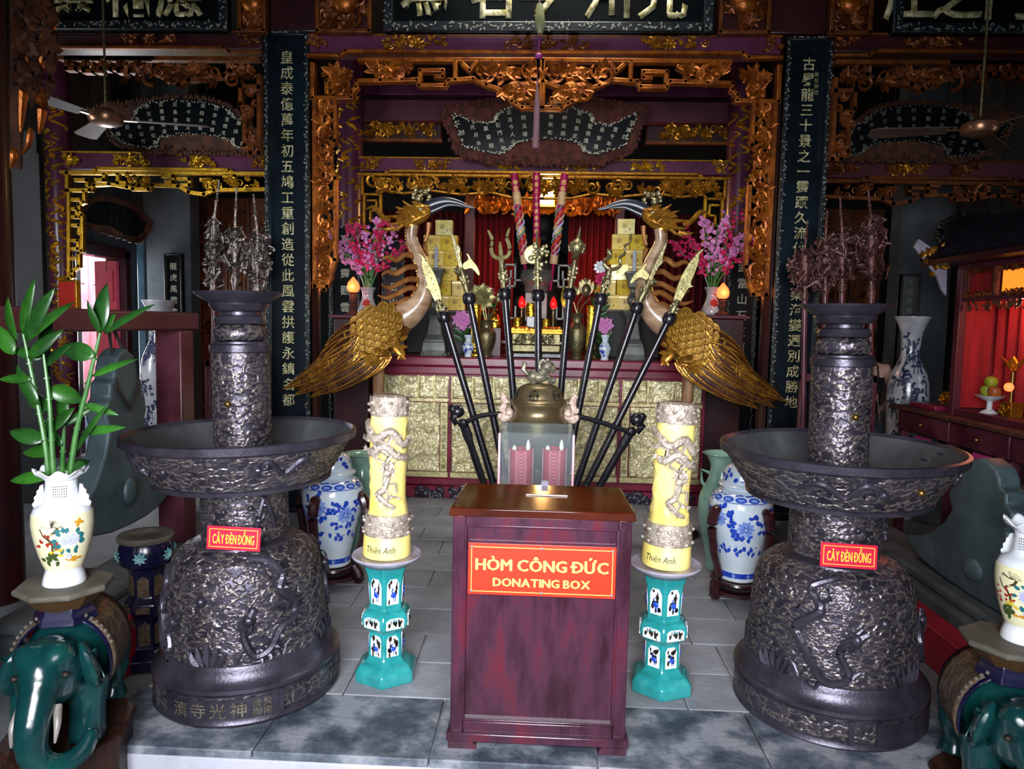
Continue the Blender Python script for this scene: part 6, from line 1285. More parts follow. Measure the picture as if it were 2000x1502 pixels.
for label, px, py, in (('small gold deity figure with red base left of the burner', 967, 640),):
    Y = 6.4; x = at(px, Y); z0 = W(px, py, Y).z; t = thing('gold_figurine', label, 'figurine', (x, Y, ZA), world=False); B().box(-.06, .06, -.05, .05, 0, z0 - ZA).obj('red_base', 'lacquer', t, bev=.004); b = B(); h = .19; q = z0 - ZA; b.lathe([(.055, 0), (.06, h * .15), (.045, h * .4), (.035, h * .6), (.018, h * .68)], 12, (0, 0, q)); b.ball((0, 0, q + h * .8), .026, 8, 6); b.tube([(0, -.03, q + h * .5), (.03, -.045, q + h * .35), (0, -.05, q + h * .3), (-.03, -.045, q + h * .35), (0, -.03, q + h * .5)], .012, 6); b.obj('figure', 'shiny_gold', t)
t = thing('red_shelf', 'low red stepped shelf at the back of the altar', 'shelf', (XA, 6.95, ZA), world=False); B().box(-.95, .95, -.06, .12, .1, .13).box(-.95, -.9, -.06, .12, 0, .1).box(.9, .95, -.06, .12, 0, .1).obj('shelf_board', 'altar_red', t, bev=.004); b = B(); carve(b, -.9, .9, .02, .1, -.03, 60, .05, 4, .6); b.obj('shelf_apron', 'gilt_dull', t)
# ================================================================== blossom vases, flame lamps on side plinths
def blossoms(px, py, lb, seed, mixr):
    Y = 6.45; x = at(px, Y); z0 = W(px, 616, Y).z; xs = at(px - 22 if px < 1000 else px + 20, Y)
    st = thing('side_plinth', 'dark plinth behind the %s crane' % lb, 'plinth', (xs, Y, -.16), group='dark side plinths'); B().box(xs - .16, xs + .16, Y - .16, Y + .16, -.16, z0 - .03).obj('plinth_body', 'lacquer_dark', st, bev=.01); B().box(xs - .2, xs + .2, Y - .19, Y + .19, z0 - .03, z0).obj('plinth_top', 'lacquer', st, bev=.006)
    v = thing('blossom_vase', 'pale porcelain vase under the %s pink blossoms' % lb, 'vase', (x, Y, z0), world=False, group='pale blossom vases'); H = W(px, 562, Y).z - z0
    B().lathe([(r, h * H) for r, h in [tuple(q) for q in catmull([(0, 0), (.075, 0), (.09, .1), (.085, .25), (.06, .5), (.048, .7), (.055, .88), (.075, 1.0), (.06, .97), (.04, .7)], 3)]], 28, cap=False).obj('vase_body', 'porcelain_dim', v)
    rf = surf([(.09, .1 * H), (.085, .25 * H), (.06, .5 * H), (.048, .7 * H)]); b = B(); [decal(b, rf, petal(0, 0, .04, .03, q), -1.5, .45 * H) for q in (.5, 1.6, 2.7, 3.6, 4.7, 5.6)]; [decal(b, rf, petal(0, 0, .03, .02, q), -1.5, .75 * H) for q in (.5, 1.6, 2.7)]; b.obj('red_painting', 'paint_red', v)
    t = thing('blossom_spray', '%s spray of pink and crimson silk blossoms' % lb, 'flowers', (x, Y, z0 + H), world=False, group='sprays of silk blossom'); R = random.Random(seed)
    pet = {}
    for k in range(11):
        a = -1 + 2 * k / 10; L = R.uniform(.42, .66) * (1 - .12 * abs(a)); tip = Vector((a * .36, R.uniform(-.14, .1), L)); P = [Vector(q) for q in [tuple(z) for z in catmull([(0, 0, -.1), (tip.x * .25, tip.y * .3, L * .35), (tip.x * .7, tip.y * .8, L * .7), tuple(tip)], 5)]]
        br = B().tube(P, [.008, .006, .003], 5); o = br.obj('twig', 'stem', t); red = R.random() < mixr
        b = B()
        for j in range(46):
            q = R.uniform(.25, 1) ** .8; i = int(q * (len(P) - 1)); c = P[i] + Vector((R.gauss(0, .024), R.gauss(0, .03), R.gauss(0, .02))); s_ = R.uniform(.016, .026); n_ = Vector((R.gauss(0, .6), -1, R.gauss(0, .6))).normalized(); e1 = n_.orthogonal().normalized()
            for m_ in range(5): d = Matrix.Rotation(m_ * 1.257, 3, n_) @ e1; b.leaf(c, d + n_ * .3, n_, s_, s_ * 1.0, n=2)
        ob = b.obj('blossoms', 'blossom_red' if red else 'blossom_pink', o, smooth=False, fix=False); ob['kind'] = 'stuff'
        b = B(); [b.leaf(P[int(R.uniform(.2, .9) * (len(P) - 1))], (R.uniform(-1, 1), R.uniform(-1, 0), .6), (0, -1, .3), .05, .02, n=2) for j in range(4)]; b.obj('leaves', 'leaf', o)
    pl = 690 if px < 1000 else 1412; yl = 560 if px < 1000 else 572; p = W(pl, yl, 6.3); l = thing('flame_lamp', 'glowing flame-shaped bulb lamp beside the %s blossom vase' % lb, 'lamp', (p.x, 6.3, z0), world=False, group='flame bulb lamps'); h = p.z - z0
    B().lathe([(0, 0), (.06, 0), (.062, .015), (.03, .03), (.026, .05), (.036, .07), (.036, .09), (.026, .1), (.036, .12), (.036, h - .07), (.028, h - .06), (.04, h - .05)], 20).obj('turned_stem', 'wood_red', l)
    B().lathe([(.03, -.05), (.05, -.03), (.056, 0), (.046, .035), (.022, .065), (.005, .085), (0, .087)], 20, (0, 0, h)).obj('flame_bulb', 'bulb_flame', l); point('flame_lamp_light', (p.x, 6.22, p.z), 1.2, (1, .35, .15), .05)
blossoms(718, 600, 'left', 5, .6); blossoms(1390, 600, 'right', 8, .28)
# ================================================================== sanctuary behind the altar
def curtain(x0, x1, z0, z1, Y, label, mt, n=9):
    b = B(); m = n * 10; v = []; 
    for k in range(m + 1):
        x = x0 + (x1 - x0) * k / m; y = Y + .04 * math.sin(k / m * n * 2 * PI); v += [(x, y, z0), (x, y, z1)]
    b.add(v, [(2 * k, 2 * k + 2, 2 * k + 3, 2 * k + 1) for k in range(m)]); o = b.obj('curtain', mt, fix=False); solid(o, .008); tag(o, label, 'curtain', 'red sanctuary curtains')
zc = W(1060, 405, 8.9).z
curtain(at(905, 8.9), at(1002, 8.9), -.1, zc, 8.9, 'red curtain left of the dark statue behind the altar', 'cloth_red'); curtain(at(1108, 8.9), at(1215, 8.9), -.1, zc, 8.9, 'red curtain right of the dark statue behind the altar', 'cloth_red')
curtain(at(740, 9.3), at(903, 9.3), -.1, zc, 9.3, 'deep red hanging behind the left yellow boxes', 'cloth_dark', 12); curtain(at(1217, 9.3), at(1385, 9.3), -.1, zc, 9.3, 'deep red hanging behind the right yellow boxes', 'cloth_dark', 12)
def statue():
    Y = 9.8; x = at(1058, Y); t = thing('seated_statue', 'huge black seated deity statue in shadow behind the altar', 'statue', (x, Y, -.16)); z = lambda py: W(1058, py, Y).z
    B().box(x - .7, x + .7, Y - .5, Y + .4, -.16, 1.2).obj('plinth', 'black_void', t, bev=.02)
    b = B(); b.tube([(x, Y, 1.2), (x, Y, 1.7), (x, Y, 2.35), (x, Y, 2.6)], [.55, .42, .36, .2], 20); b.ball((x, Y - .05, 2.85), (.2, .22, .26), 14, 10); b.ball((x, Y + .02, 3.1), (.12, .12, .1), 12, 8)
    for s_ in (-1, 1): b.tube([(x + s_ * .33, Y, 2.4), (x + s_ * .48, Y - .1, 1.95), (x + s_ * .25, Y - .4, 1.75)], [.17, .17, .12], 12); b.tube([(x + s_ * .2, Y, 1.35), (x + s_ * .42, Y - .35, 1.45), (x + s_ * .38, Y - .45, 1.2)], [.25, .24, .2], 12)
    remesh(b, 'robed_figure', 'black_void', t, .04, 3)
statue()
def lantern():
    Y = 8.0; p = W(1068, 388, Y); t = thing('hanging_lantern', 'lit glass lantern hanging above the altar centre', 'lantern', p, world=False); k = Y / F_PX
    B().box(-.075, .075, -.075, .075, -.08, .06).obj('glass_box', 'lantern_glow', t)
    b = B(); w = .012
    for sx in (-.08, 0, .08):
        for sy in (-.08, .08): b.box(sx - w / 2, sx + w / 2, sy - w / 2, sy + w / 2, -.1, .08)
    b.box(-.1, .1, -.1, .1, .06, .08).box(-.09, .09, -.09, .09, -.1, -.08); b.lathe([(.1, .08), (.05, .14), (.02, .16), (.015, .2), (0, .2)], 4, a0=PI / 4); b.obj('lantern_frame', 'gilt_bright', t)
    b = B(); b.tube([(0, 0, .2), (0, 0, 4.9 - p.z)], .006, 6); b.obj('lantern_chain', 'brass_dull', t)
    point('lantern_light', (p.x, Y - .25, p.z - .02), 34, (1, .55, .2), .12)
    return p
lp = lantern()
t = thing('carved_valance', 'fiery orange carved valance lit by the lantern', 'valance', (XA, 8.25, W(1060, 420, 8.25).z)); b = B(); x0, x1 = at(905, 8.25), at(1215, 8.25); z = lambda py: W(1060, py, 8.25).z
b.box(x0, x1, 8.28, 8.31, z(408), z(384)); b.obj('valance_board', 'gilt_orange', t); b = B(); carve(b, x0, x1, z(420), z(384), 8.25, 90, .1, 7, .5); b.obj('carved_scrolls', 'gilt_orange', t)
for a, c, lb in ((905, 925, 'left'), (1196, 1215, 'right')):
    o = B().box(at(a, 8.3), at(c, 8.3), 8.3, 8.4, -.16, z(380)).obj('sanctuary_post', 'lacquer', bev=.01); tag(o, 'dark red sanctuary post at the %s behind the altar' % lb, 'post', 'sanctuary posts')
# ================================================================== hanging tassel and ceiling fans
def tassel():
    Y = 5.0; t = thing('hanging_tassel', 'long pale tassel with jade drop hanging down the centre', 'tassel', W(1048, 290, Y)); p = lambda x, y: W(x, y, Y)
    B().tube([p(1052, -140), p(1054, 30)], .006, 6).obj('cord', 'tassel', t); b = B(); b.tube([p(1054, 8), p(1054, 28), p(1055, 50), p(1055, 66)], [.02, .032, .034, .018], 12); b.obj('jade_drop', 'jade', t); b = B(); [b.leaf(p(1054, 20), (math.cos(a), 0, math.sin(a)), (0, -1, 0), .04, .016, n=3) for a in (0, .8, 1.6, 2.4, 3.14)]; b.obj('gilt_petals', 'gilt_bright', t)
    B().tube([p(1053, 66), p(1052, 104)], .004, 6).obj('thread', 'bead_magenta', t); B().ball(p(1052, 110), (.026, .026, .022), 12, 8).obj('bead', 'bead_magenta', t); B().tube([p(1051, 116), p(1049, 200), p(1046, 290)], [.012, .019, .024], 12).obj('tassel_skirt', 'tassel', t)
tassel()
def fan(px, py, Y, label, a0, ptop):
    p = W(px, py, Y); t = thing('ceiling_fan', label, 'fan', p, world=False); h = min(4.9 - p.z, 4.9)
    B().tube([(0, 0, .05), (0, 0, h)], .008, 8).obj('down_rod', 'brass_dull', t); B().lathe([(0, -.05), (.05, -.048), (.1, -.03), (.115, 0), (.11, .03), (.06, .05), (.03, .07), (0, .07)], 28).obj('motor', 'fan_metal', t)
    for k in range(3):
        a = a0 + k * 2 * PI / 3; b = B(); b.box(.1, .2, -.015, .015, -.008, -.002); b.obj('blade_arm', 'fan_metal', t).rotation_euler = (0, 0, a); b = B(); b.prism([(.18, -.05), (.62, -.075), (.66, -.04), (.66, .05), (.62, .075), (.18, .05)], -.006, 0, 'z'); o = b.obj('fan_blade', 'fan_blade', t, smooth=False); o.rotation_euler = (math.radians(10), 0, a)
fan(207, 232, 4.9, 'three-bladed ceiling fan in front of the left poem board', .25, 180); fan(1913, 252, 4.9, 'three-bladed ceiling fan in front of the right poem board', 2.95, 150)
# ================================================================== elephant stools and ruffled vases
def elephant(x, y, z, rz, label, mirror=False):
    t = thing('elephant_stool', label, 'stool', (x, y, -.16), rz, group='glazed elephant stools', world=False); h = z + .16
    if mirror: t.scale = (-1, 1, 1)
    B().lathe([(.0, 0), (.2, 0), (.205, .03), (.19, .05), (.19, h - .03), (.205, h - .02), (.2, h), (0, h)], 8, a0=PI / 8, sy=1.25).obj('plinth', 'wood_brown', t, bev=.006, smooth=False)
    b = B(); b.ball((0, .07, h + .25), (.135, .19, .15), 16, 12); b.ball((0, .16, h + .24), (.125, .12, .15), 14, 10); b.ball((0, -.16, h + .27), (.1, .1, .115), 14, 10); b.ball((-.04, -.2, h + .335), (.05, .05, .05), 10, 8); b.ball((.04, -.2, h + .335), (.05, .05, .05), 10, 8); b.ball((0, -.235, h + .27), (.065, .055, .09), 10, 8)
    T = [(0, -.25, h + .25), (-.005, -.29, h + .17), (-.005, -.305, h + .1), (.02, -.3, h + .045), (.07, -.28, h + .025), (.12, -.25, h + .05), (.14, -.22, h + .1)]; b.tube([tuple(q) for q in catmull(T, 5)], [.055, .05, .046, .042, .036, .03, .022], 12)
    for sx in (-1, 1):
        b.tube([(sx * .08, -.07, h + .2), (sx * .085, -.09, h + .1), (sx * .085, -.1, h)], [.07, .055, .06], 12); b.tube([(sx * .08, .18, h + .2), (sx * .085, .19, h + .1), (sx * .085, .18, h)], [.08, .06, .062], 12)
    b.tube([(0, .33, h + .28), (.01, .36, h + .18), (.02, .35, h + .08)], [.02, .014, .018], 8)
    remesh(b, 'elephant_body', 'elephant_green', t, .012, 5)
    for sx in (-1, 1):
        b = B(); P = Matrix.Translation((sx * .1, -.13, h + .27)) @ Matrix.Rotation(sx * .5, 4, 'Z') @ Matrix.Rotation(sx * -.25, 4, 'Y'); b.ball((0, 0, 0), (.028, .065, .085), 14, 10)
        for k in range(4): b.tube([(sx * (.026 - .003 * k), -.05 + .02 * k, .06 - .012 * k), (sx * .031, .0 + .012 * k, .01), (sx * (.026 - .003 * k), -.04 + .02 * k, -.05 + .01 * k)], .004, 5)
        b.xf(P).obj('ear', 'elephant_green', t)
        B().tube([tuple(q) for q in catmull([(sx * .05, -.25, h + .2), (sx * .06, -.285, h + .16), (sx * .058, -.305, h + .11)], 4)], [.014, .011, .003], 10).obj('tusk', 'tusk', t)
        B().ball((sx * .07, -.235, h + .29), (.012, .012, .01), 8, 6).obj('eye', 'ink', t)
    # saddle cloth with a darker border, top neck and octagonal seat
    def cloth(y0, y1, a1, grow, mt, nm, par):
        v = []; n = 20; m = 8
        for i in range(m + 1):
            yy = y0 + (y1 - y0) * i / m
            for k in range(n + 1): a = PI / 2 - a1 + 2 * a1 * k / n; v.append(((.15 + grow) * math.cos(a), yy, h + .23 + (.175 + grow) * math.sin(a) if math.sin(a) > 0 else h + .23 + .15 * math.sin(a)))
        o = B().add(v, [(i * (n + 1) + k, i * (n + 1) + k + 1, (i + 1) * (n + 1) + k + 1, (i + 1) * (n + 1) + k) for i in range(m) for k in range(n)]).obj(nm, mt, par, fix=False); solid(o, .006, 1); return o
    c = cloth(-.055, .2, 2.25, 0, 'navy_glaze', 'saddle_cloth', t); cloth(-.035, .18, 2.1, .005, 'blanket_tan', 'cloth_panel', c)
    b = B(); [b.ball((.158 * math.cos(PI / 2 - 1.2 + k * .12), -.04, h + .235 + .185 * math.sin(PI / 2 - 1.2 + k * .12)), .007, 6, 4) for k in range(21)]; b.obj('bead_trim', 'dusty_tan', c)
    B().lathe([(.1, h + .38), (.095, h + .405), (.085, h + .42), (.082, h + .435)], 6).obj('neck_band', 'navy_glaze', t, bev=.004, smooth=False); B().lathe([(.082, h + .43), (.105, h + .455), (.125, h + .48)], 8).obj('flared_collar', 'paint_brown', t, smooth=False)
    B().lathe([(.0, h + .48), (.135, h + .48), (.148, h + .488), (.15, h + .5), (.142, h + .506), (0, h + .506)], 8, a0=PI / 8).obj('seat', 'dusty_tan', t, bev=.003, smooth=False)
    return h + .506 - .16
def ruffled_vase(x, y, z, rz, label):
    t = thing('ruffled_vase', label, 'vase', (x, y, z), rz, group='white vases with ruffled rims', world=False); k = 1.0
    foot = [(0, 0), (.064, 0), (.066, .006), (.06, .03), (.055, .05), (.057, .055)]; belly = [(.057, .055), (.07, .09), (.085, .15), (.092, .2), (.091, .235), (.088, .245)]; sh = [(.088, .245), (.08, .262), (.062, .275), (.053, .285), (.05, .3), (.047, .33), (.048, .352)]
    B().lathe(foot, 40).obj('foot', 'porcelain', t); pb = [tuple(q) for q in catmull(belly, 4)]; B().lathe(pb, 48, cap=False).obj('belly', 'porcelain_cream', t); B().lathe([tuple(q) for q in catmull(sh, 4)], 48, cap=False).obj('neck', 'porcelain', t)
    v = []; n = 64; rows = 7
    for i in range(rows):
        q = i / (rows - 1)
        for j in range(n): a = 2 * PI * j / n; w = math.sin(a * 8) * q; r = .048 + .03 * q ** 1.5 + .004 * w; v.append((r * math.cos(a), r * math.sin(a), .352 + .03 * q + .009 * w))
    o = B().add(v, [(i * n + j, i * n + (j + 1) % n, (i + 1) * n + (j + 1) % n, (i + 1) * n + j) for i in range(rows - 1) for j in range(n)]).obj('ruffled_rim', 'porcelain', t, fix=False); solid(o, .004, 0)
    for s_ in (-1, 1):
        b = B(); pts = [(.054, .335), (.064, .33), (.066, .32), (.074, .312), (.073, .302), (.082, .292), (.08, .28), (.088, .27), (.084, .258), (.07, .262)]; b.prism([(s_ * r, zz) for r, zz in pts] + [(s_ * .05, .29)], -.006, .006); b.obj('frilled_handle', 'porcelain', t, bev=.002)
    rf = surf(pb); R = random.Random(int(abs(x) * 30)); D = {}
    def dd(mt): return D.setdefault(mt, B())
    fr = -1.45
    dstroke(dd('paint_brown'), rf, [(-.02, -.05), (-.015, -.01), (-.03, .02), (-.005, .035), (.002, .05)], fr, .16, .008); dstroke(dd('paint_brown'), rf, [(-.018, .0), (-.04, .02), (-.05, .045)], fr, .16, .004)
    for q in range(14): a = R.uniform(0, 3.1); dstroke(dd('ink'), rf, [(-.015, .05), (-.015 + .03 * math.cos(a), .05 + .024 * math.sin(a))], fr, .16, .0012)
    for j in range(16): a = R.uniform(0, 6.3); decal(dd('paint_red'), rf, petal(-.05 + R.uniform(-.02, .05), R.uniform(-.03, .02), .012, .008, a), fr, .16)
    for j in range(5): decal(dd('paint_yellow'), rf, petal(R.uniform(-.035, .0), -.03 + R.uniform(-.015, .01), .02, .01, R.uniform(-.5, .5)), fr, .16)
    for ring, (n_, L) in enumerate(((14, .032), (11, .024), (8, .015))):
        for j in range(n_): a = 2 * PI * j / n_ + ring * .3; decal(dd('paint_lilac'), rf, petal(.035, -.002, L, .01, a), fr, .165, 1, .0014 + .0006 * ring)
    for j in range(22): a = R.uniform(0, 6.3); d = R.uniform(.025, .042); decal(dd('paint_teal'), rf, petal(.035 + d * math.cos(a), -.002 + d * math.sin(a), .022, .012, a + R.uniform(-1, 1)), fr, .165)
    for j in range(10): decal(dd('paint_green'), rf, petal(R.uniform(-.05, .0), -.06 + R.uniform(-.01, .015), .024, .014, R.uniform(0, 6.3)), fr, .16)
    for j in range(7): decal(dd('paint_lilac'), rf, petal(.032, -.055, .012, .007, j * .9), fr, .16, 1, .002)
    for j in range(6): decal(dd('paint_orange'), rf, petal(R.uniform(-.03, .06), -.065, .03, .01, R.uniform(-.4, .4)), fr, .16, 1, .001)
    for j in range(4): decal(dd('paint_orange'), rf, petal(.06, .058, .016, .01, j * 1.4), fr, .16)
    for mt, b in D.items(): b.obj('painting', mt, t)
    b = B(); rn = lambda z_: .0505
    for c in range(7):
        for r in range(5): decal(b, rn, [(-.001, -.0022), (.001, -.0022), (.001, .0022), (-.001, .0022)], -1.75 + c * .12, .335 - r * .0085, 1)
    b.obj('inscription', 'ink', t)
    return t
ev = W(128, 1180, 2.28); hz = elephant(ev.x, 2.28, .1, math.radians(17), 'green glazed elephant stool at the left edge under the leafy vase')
er = W(1978, 1235, 2.3); elephant(er.x, 2.3, .02, math.radians(-15), 'green glazed elephant stool at the right edge', True)
ruffled_vase(ev.x, 2.28, .606, .3, 'painted ruffled vase with green stalks at the left'); ruffled_vase(er.x + .035, 2.3, .526, -1.05, 'painted ruffled vase standing empty at the right edge')
# ------------------------------------------------------------------ lucky bamboo
def stalk(label, pts, leaves, dy):
    Y = 2.28; P = [W(px, py, Y + d) for px, py, d in pts]; P = [Vector(q) for q in [tuple(z) for z in catmull([tuple(q) for q in P], 5)]]
    t = thing('bamboo_stalk', label, 'plant', P[0]); B().tube(P, [.009, .0085, .007, .004], 8).obj('stem', 'stem', t); b = B(); [b.tube([P[k] - (P[k + 1] - P[k]).normalized() * .002, P[k] + (P[k + 1] - P[k]).normalized() * .003], [.0105, .0105], 8) for k in range(2, len(P) - 3, 2)]; b.obj('stem_ring', 'stem', t)
    R = random.Random(len(label))
    for (a, c, w) in leaves:
        d = dy + R.uniform(-.06, .03); p0 = W(*a, Y + dy * .4); p1 = W(*c, Y + d); L = (p1 - p0).length; dr = (p1 - p0).normalized(); up = Vector((R.uniform(-.3, .3), -1, R.uniform(.2, .7))); b = B(); b.leaf(p0, dr + Vector((0, 0, .18)), up, L * 1.04, w / F_PX * Y * 1.2, curl=.12, fold=.22, n=8); o = b.obj('leaf', 'leaf' if R.random() < .6 else 'leaf_dark', t, fix=False); solid(o, .0012, 0)
stalk('bamboo stalk leaning left in the ruffled vase', [(98, 985, 0), (90, 880, 0), (68, 760, 0), (45, 650, 0)], [((45, 652), (60, 552), 20), ((32, 665), (2, 588), 24), ((52, 662), (102, 575), 26), ((52, 665), (135, 606), 22), ((28, 692), (-12, 640), 26), ((56, 700), (122, 655), 22), ((62, 740), (-4, 752), 16), ((75, 790), (20, 720), 22), ((85, 862), (14, 852), 28), ((96, 930), (18, 952), 22)], -.02)
stalk('bamboo stalk in the middle of the ruffled vase', [(108, 985, 0), (102, 880, 0), (96, 780, 0), (85, 690, 0)], [((86, 695), (95, 610), 24), ((84, 700), (20, 690), 22), ((88, 715), (138, 680), 20), ((96, 760), (158, 792), 32), ((98, 800), (40, 780), 24), ((104, 840), (145, 800), 24), ((108, 880), (40, 900), 22)], .04)
stalk('bamboo stalk leaning right in the ruffled vase', [(132, 985, 0), (146, 860, 0), (172, 750, 0), (198, 640, 0)], [((197, 648), (202, 556), 30), ((196, 650), (164, 594), 13), ((204, 652), (292, 612), 15), ((206, 648), (224, 614), 20), ((185, 695), (113, 690), 32), ((180, 735), (262, 715), 14), ((165, 790), (222, 820), 14), ((160, 845), (238, 850), 16), ((150, 880), (205, 800), 14), ((143, 915), (160, 915), 18)], -.03)
stalk('short bamboo stalk at the back of the ruffled vase', [(120, 985, .03), (122, 900, .04), (126, 820, .05)], [((126, 825), (118, 750), 24), ((126, 830), (190, 800), 14), ((122, 870), (70, 830), 22), ((120, 920), (178, 905), 22), ((118, 950), (75, 978), 18)], .08)
# ================================================================== navy stool
p = W(288, 1200, 3.25); t = thing('navy_stool', 'dark navy glazed stand behind the left bronze lamp', 'stool', (p.x, 3.25, -.16), .3, world=False)
B().lathe([(0, 0), (.13, 0), (.13, .05), (.115, .07), (.085, .085), (.075, .1), (.072, .24), (.08, .25), (.1, .275), (.1, .31), (.082, .335), (.075, .345), (.076, .44), (.09, .49)], 6).obj('stand_body', 'navy_glaze', t, bev=.005, angle=30)
B().lathe([(.085, .48), (.112, .5), (.12, .54), (.118, .58), (.105, .605)], 24).obj('drum', 'navy_glaze', t); B().lathe([(.105, .6), (.122, .61), (.126, .625), (.12, .635), (.06, .636), (.055, .632), (.0, .632)], 28).obj('seat', 'dusty_tan', t)
for k in range(6):
    a = PI / 6 + k * PI / 3
    for zc, h2, w, r in ((.17, .11, .05, .066), (.4, .1, .05, .068), (.293, .035, .06, .089)):
        o = B().prism([(-w / 2, -h2 / 2), (w / 2, -h2 / 2), (w / 2, h2 * .3), (0, h2 / 2), (-w / 2, h2 * .3)], -.004, .004).obj('painted_panel', 'blanket_tan', t, smooth=False); o.matrix_local = Matrix.Translation((r * math.cos(a), r * math.sin(a), zc)) @ Matrix.Rotation(a + PI / 2, 4, 'Z')
    b = B(); flower(b, 0, 0, 0, .032); o = b.obj('applied_flower', 'teal_pale', t); o.matrix_local = Matrix.Translation((.12 * math.cos(a), .12 * math.sin(a), .55)) @ Matrix.Rotation(a + PI / 2, 4, 'Z')
# ================================================================== bronze chimes (khanh)
def chime(x, yc, z0, su, sz, label, boss_s):
    out = [(0, 1.34), (.07, 1.3), (.095, 1.24), (.1, 1.19), (.135, 1.17), (.14, 1.1), (.17, 1.07), (.175, 1.0), (.15, .93), (.19, .82), (.27, .7), (.36, .62), (.46, .57), (.445, .52), (.3, .45), (.15, .425), (0, .42)]
    t = thing('bronze_chime', label, 'chime', (x, yc, z0 + .42 * sz), group='bronze chimes'); pts = [(yc + u * su, z0 + z * sz) for u, z in out] + [(yc - u * su, z0 + z * sz) for u, z in reversed(out[1:-1])]
    th = .055; b = B().prism(pts, x - th, x + th, 'x'); b.obj('chime_plate', 'bronze_green', t, bev=.012)
    for s_ in (-1, 1): B().ball((x + s_ * th, yc, z0 + .6 * sz), (.03, .055 * su, .075 * sz), 18, 12).obj('boss', 'bronze_green', t)
    return t
chime(-2.17, 3.55, 0, 1, 1, 'green bronze chime plate hanging in the left frame', 1)
chime(2.26, 3.65, -.16, 1.5, .78, 'broad green bronze chime plate leaning on the right kerb', 1)
t = thing('chime_frame', 'maroon timber frame from which the left bronze chime hangs', 'rack', (-2.2, 3.6, .16)); B().box(-2.28, -2.1, 2.35, 4.3, 1.425, 1.53).obj('crossbar', 'frame_maroon', t, bev=.012)
for y in (2.42, 4.17): B().box(-2.27, -2.11, y - .075, y + .075, .16, 1.425).obj('post', 'frame_maroon', t, bev=.01)
b = B(); [b.tube([(-2.19, 3.55 + s_ * .02, 1.43), (-2.11, 3.55 + s_ * .1, 1.15), (-2.105, 3.55, 1.02)], .009, 6) for s_ in (-1, 1)]; b.obj('rope', 'rope', t)
for sx, lb in ((-1, 'left'), (1, 'right')):
    xa, xb = (-2.01, -1.88) if sx < 0 else (1.96, 2.09); o = B().box(xa, xb, 2.75, 4.6, -.16, .04).obj('foot_rail', 'red_rail', bev=.006); tag(o, 'red painted floor rail along the %s stone kerb' % lb, 'rail', 'red floor rails')
q = WX(137, 612, -2.19); t = thing('small_plaque', 'small red framed plaque on top of the left chime frame', 'sign', (-2.19, q.y, 1.53), world=False); B().box(-.06, .06, -.012, .012, 0, .13).obj('plaque_frame', 'gilt', t, bev=.003); B().box(-.052, .052, -.015, -.01, .008, .122).obj('plaque_face', 'paint_red', t); t.rotation_euler = (0, 0, -.35)
# ================================================================== ceremonial staffs behind the lamps
def staff(px, py_top, py_h0, py_h1, w, label, mt, seed, lean=0):
    Y = 5.0; p = lambda x, y: W(x, y, Y); R = random.Random(seed); f = p(px, 900); t = thing('ceremonial_staff', label, 'staff', (f.x, Y, .2), group='carved ceremonial staffs'); H0, H1 = p(px, py_h0), p(px, py_h1); top = p(px + lean, py_top)
    B().tube([(f.x, Y, .2), (H1.x, Y, H1.z)], .018, 10).obj('shaft', 'frame_maroon', t); B().tube([H1, H1.lerp(H0, -.25), H1.lerp(H0, -.45)], [.012, .03, .014], 10).obj('socket', mt, t)
    B().tube([H0, H0.lerp(top, .45), H0.lerp(top, .5), H0.lerp(top, .55), top], [.011, .009, .016, .009, .007], 8).obj('tip_rod', mt, t)
    b = B(); h = H0.z - H1.z; b.tube([H1, H1.lerp(H0, .5), H0], [.015, w * .55, .02], 10)
    for k in range(70):
        z = R.uniform(0, 1); r = w * (.35 + .65 * math.sin(PI * (.12 + .8 * z))); a = R.uniform(0, 6.3); c = H1.lerp(H0, z) + Vector((math.cos(a) * r, math.sin(a) * r * .5, 0)); q = [c + Vector((R.gauss(0, .02), R.gauss(0, .01), R.gauss(0, .03))) for j in range(3)]; b.tube([c] + q, [.012, .014, .01, .003], 5)
    b.obj('carved_head', mt, t)
for k, (a, l) in enumerate((((418, 352, 432, 548, .045), 'leftmost silver ceremonial staff above the left lamp'), ((459, 366, 450, 528, .085), 'middle silver ceremonial staff with broad carved head above the left lamp'), ((503, 380, 458, 545, .085), 'right silver ceremonial staff beside the left couplet board'))): staff(*a, l, 'silver', 5 + k, (10, 3, -8)[k])
for k, (a, l) in enumerate((((1572, 430, 488, 560, .09), 'dark ceremonial staff partly over the right couplet board'), ((1612, 412, 470, 548, .07), 'second dark ceremonial staff from the right couplet board'), ((1645, 385, 455, 540, .09), 'third dark ceremonial staff above the right lamp'), ((1702, 372, 432, 545, .09), 'rightmost dark ceremonial staff above the right lamp'))): staff(*a, l, 'silver_red', 15 + k, (6, 4, -4, -6)[k])
for lb, a, c in (('left', 400, 522), ('right', 1558, 1706)):
    x0, x1 = W(a, 900, 5.0).x, W(c, 900, 5.0).x; t = thing('staff_rack', 'maroon rack holding the ceremonial staffs on the %s' % lb, 'rack', ((x0 + x1) / 2, 5, .16), group='staff racks'); B().box(x0, x1, 4.92, 5.08, .16, .22).obj('rack_base', 'frame_maroon', t, bev=.006)
    for z in (.7, 1.15): B().box(x0, x1, 5.02, 5.06, z, z + .05).obj('rail', 'frame_maroon', t, bev=.004)
    for x in (x0 + .02, x1 - .02): B().box(x - .02, x + .02, 5.02, 5.06, .2, 1.2).obj('upright', 'frame_maroon', t, bev=.004)
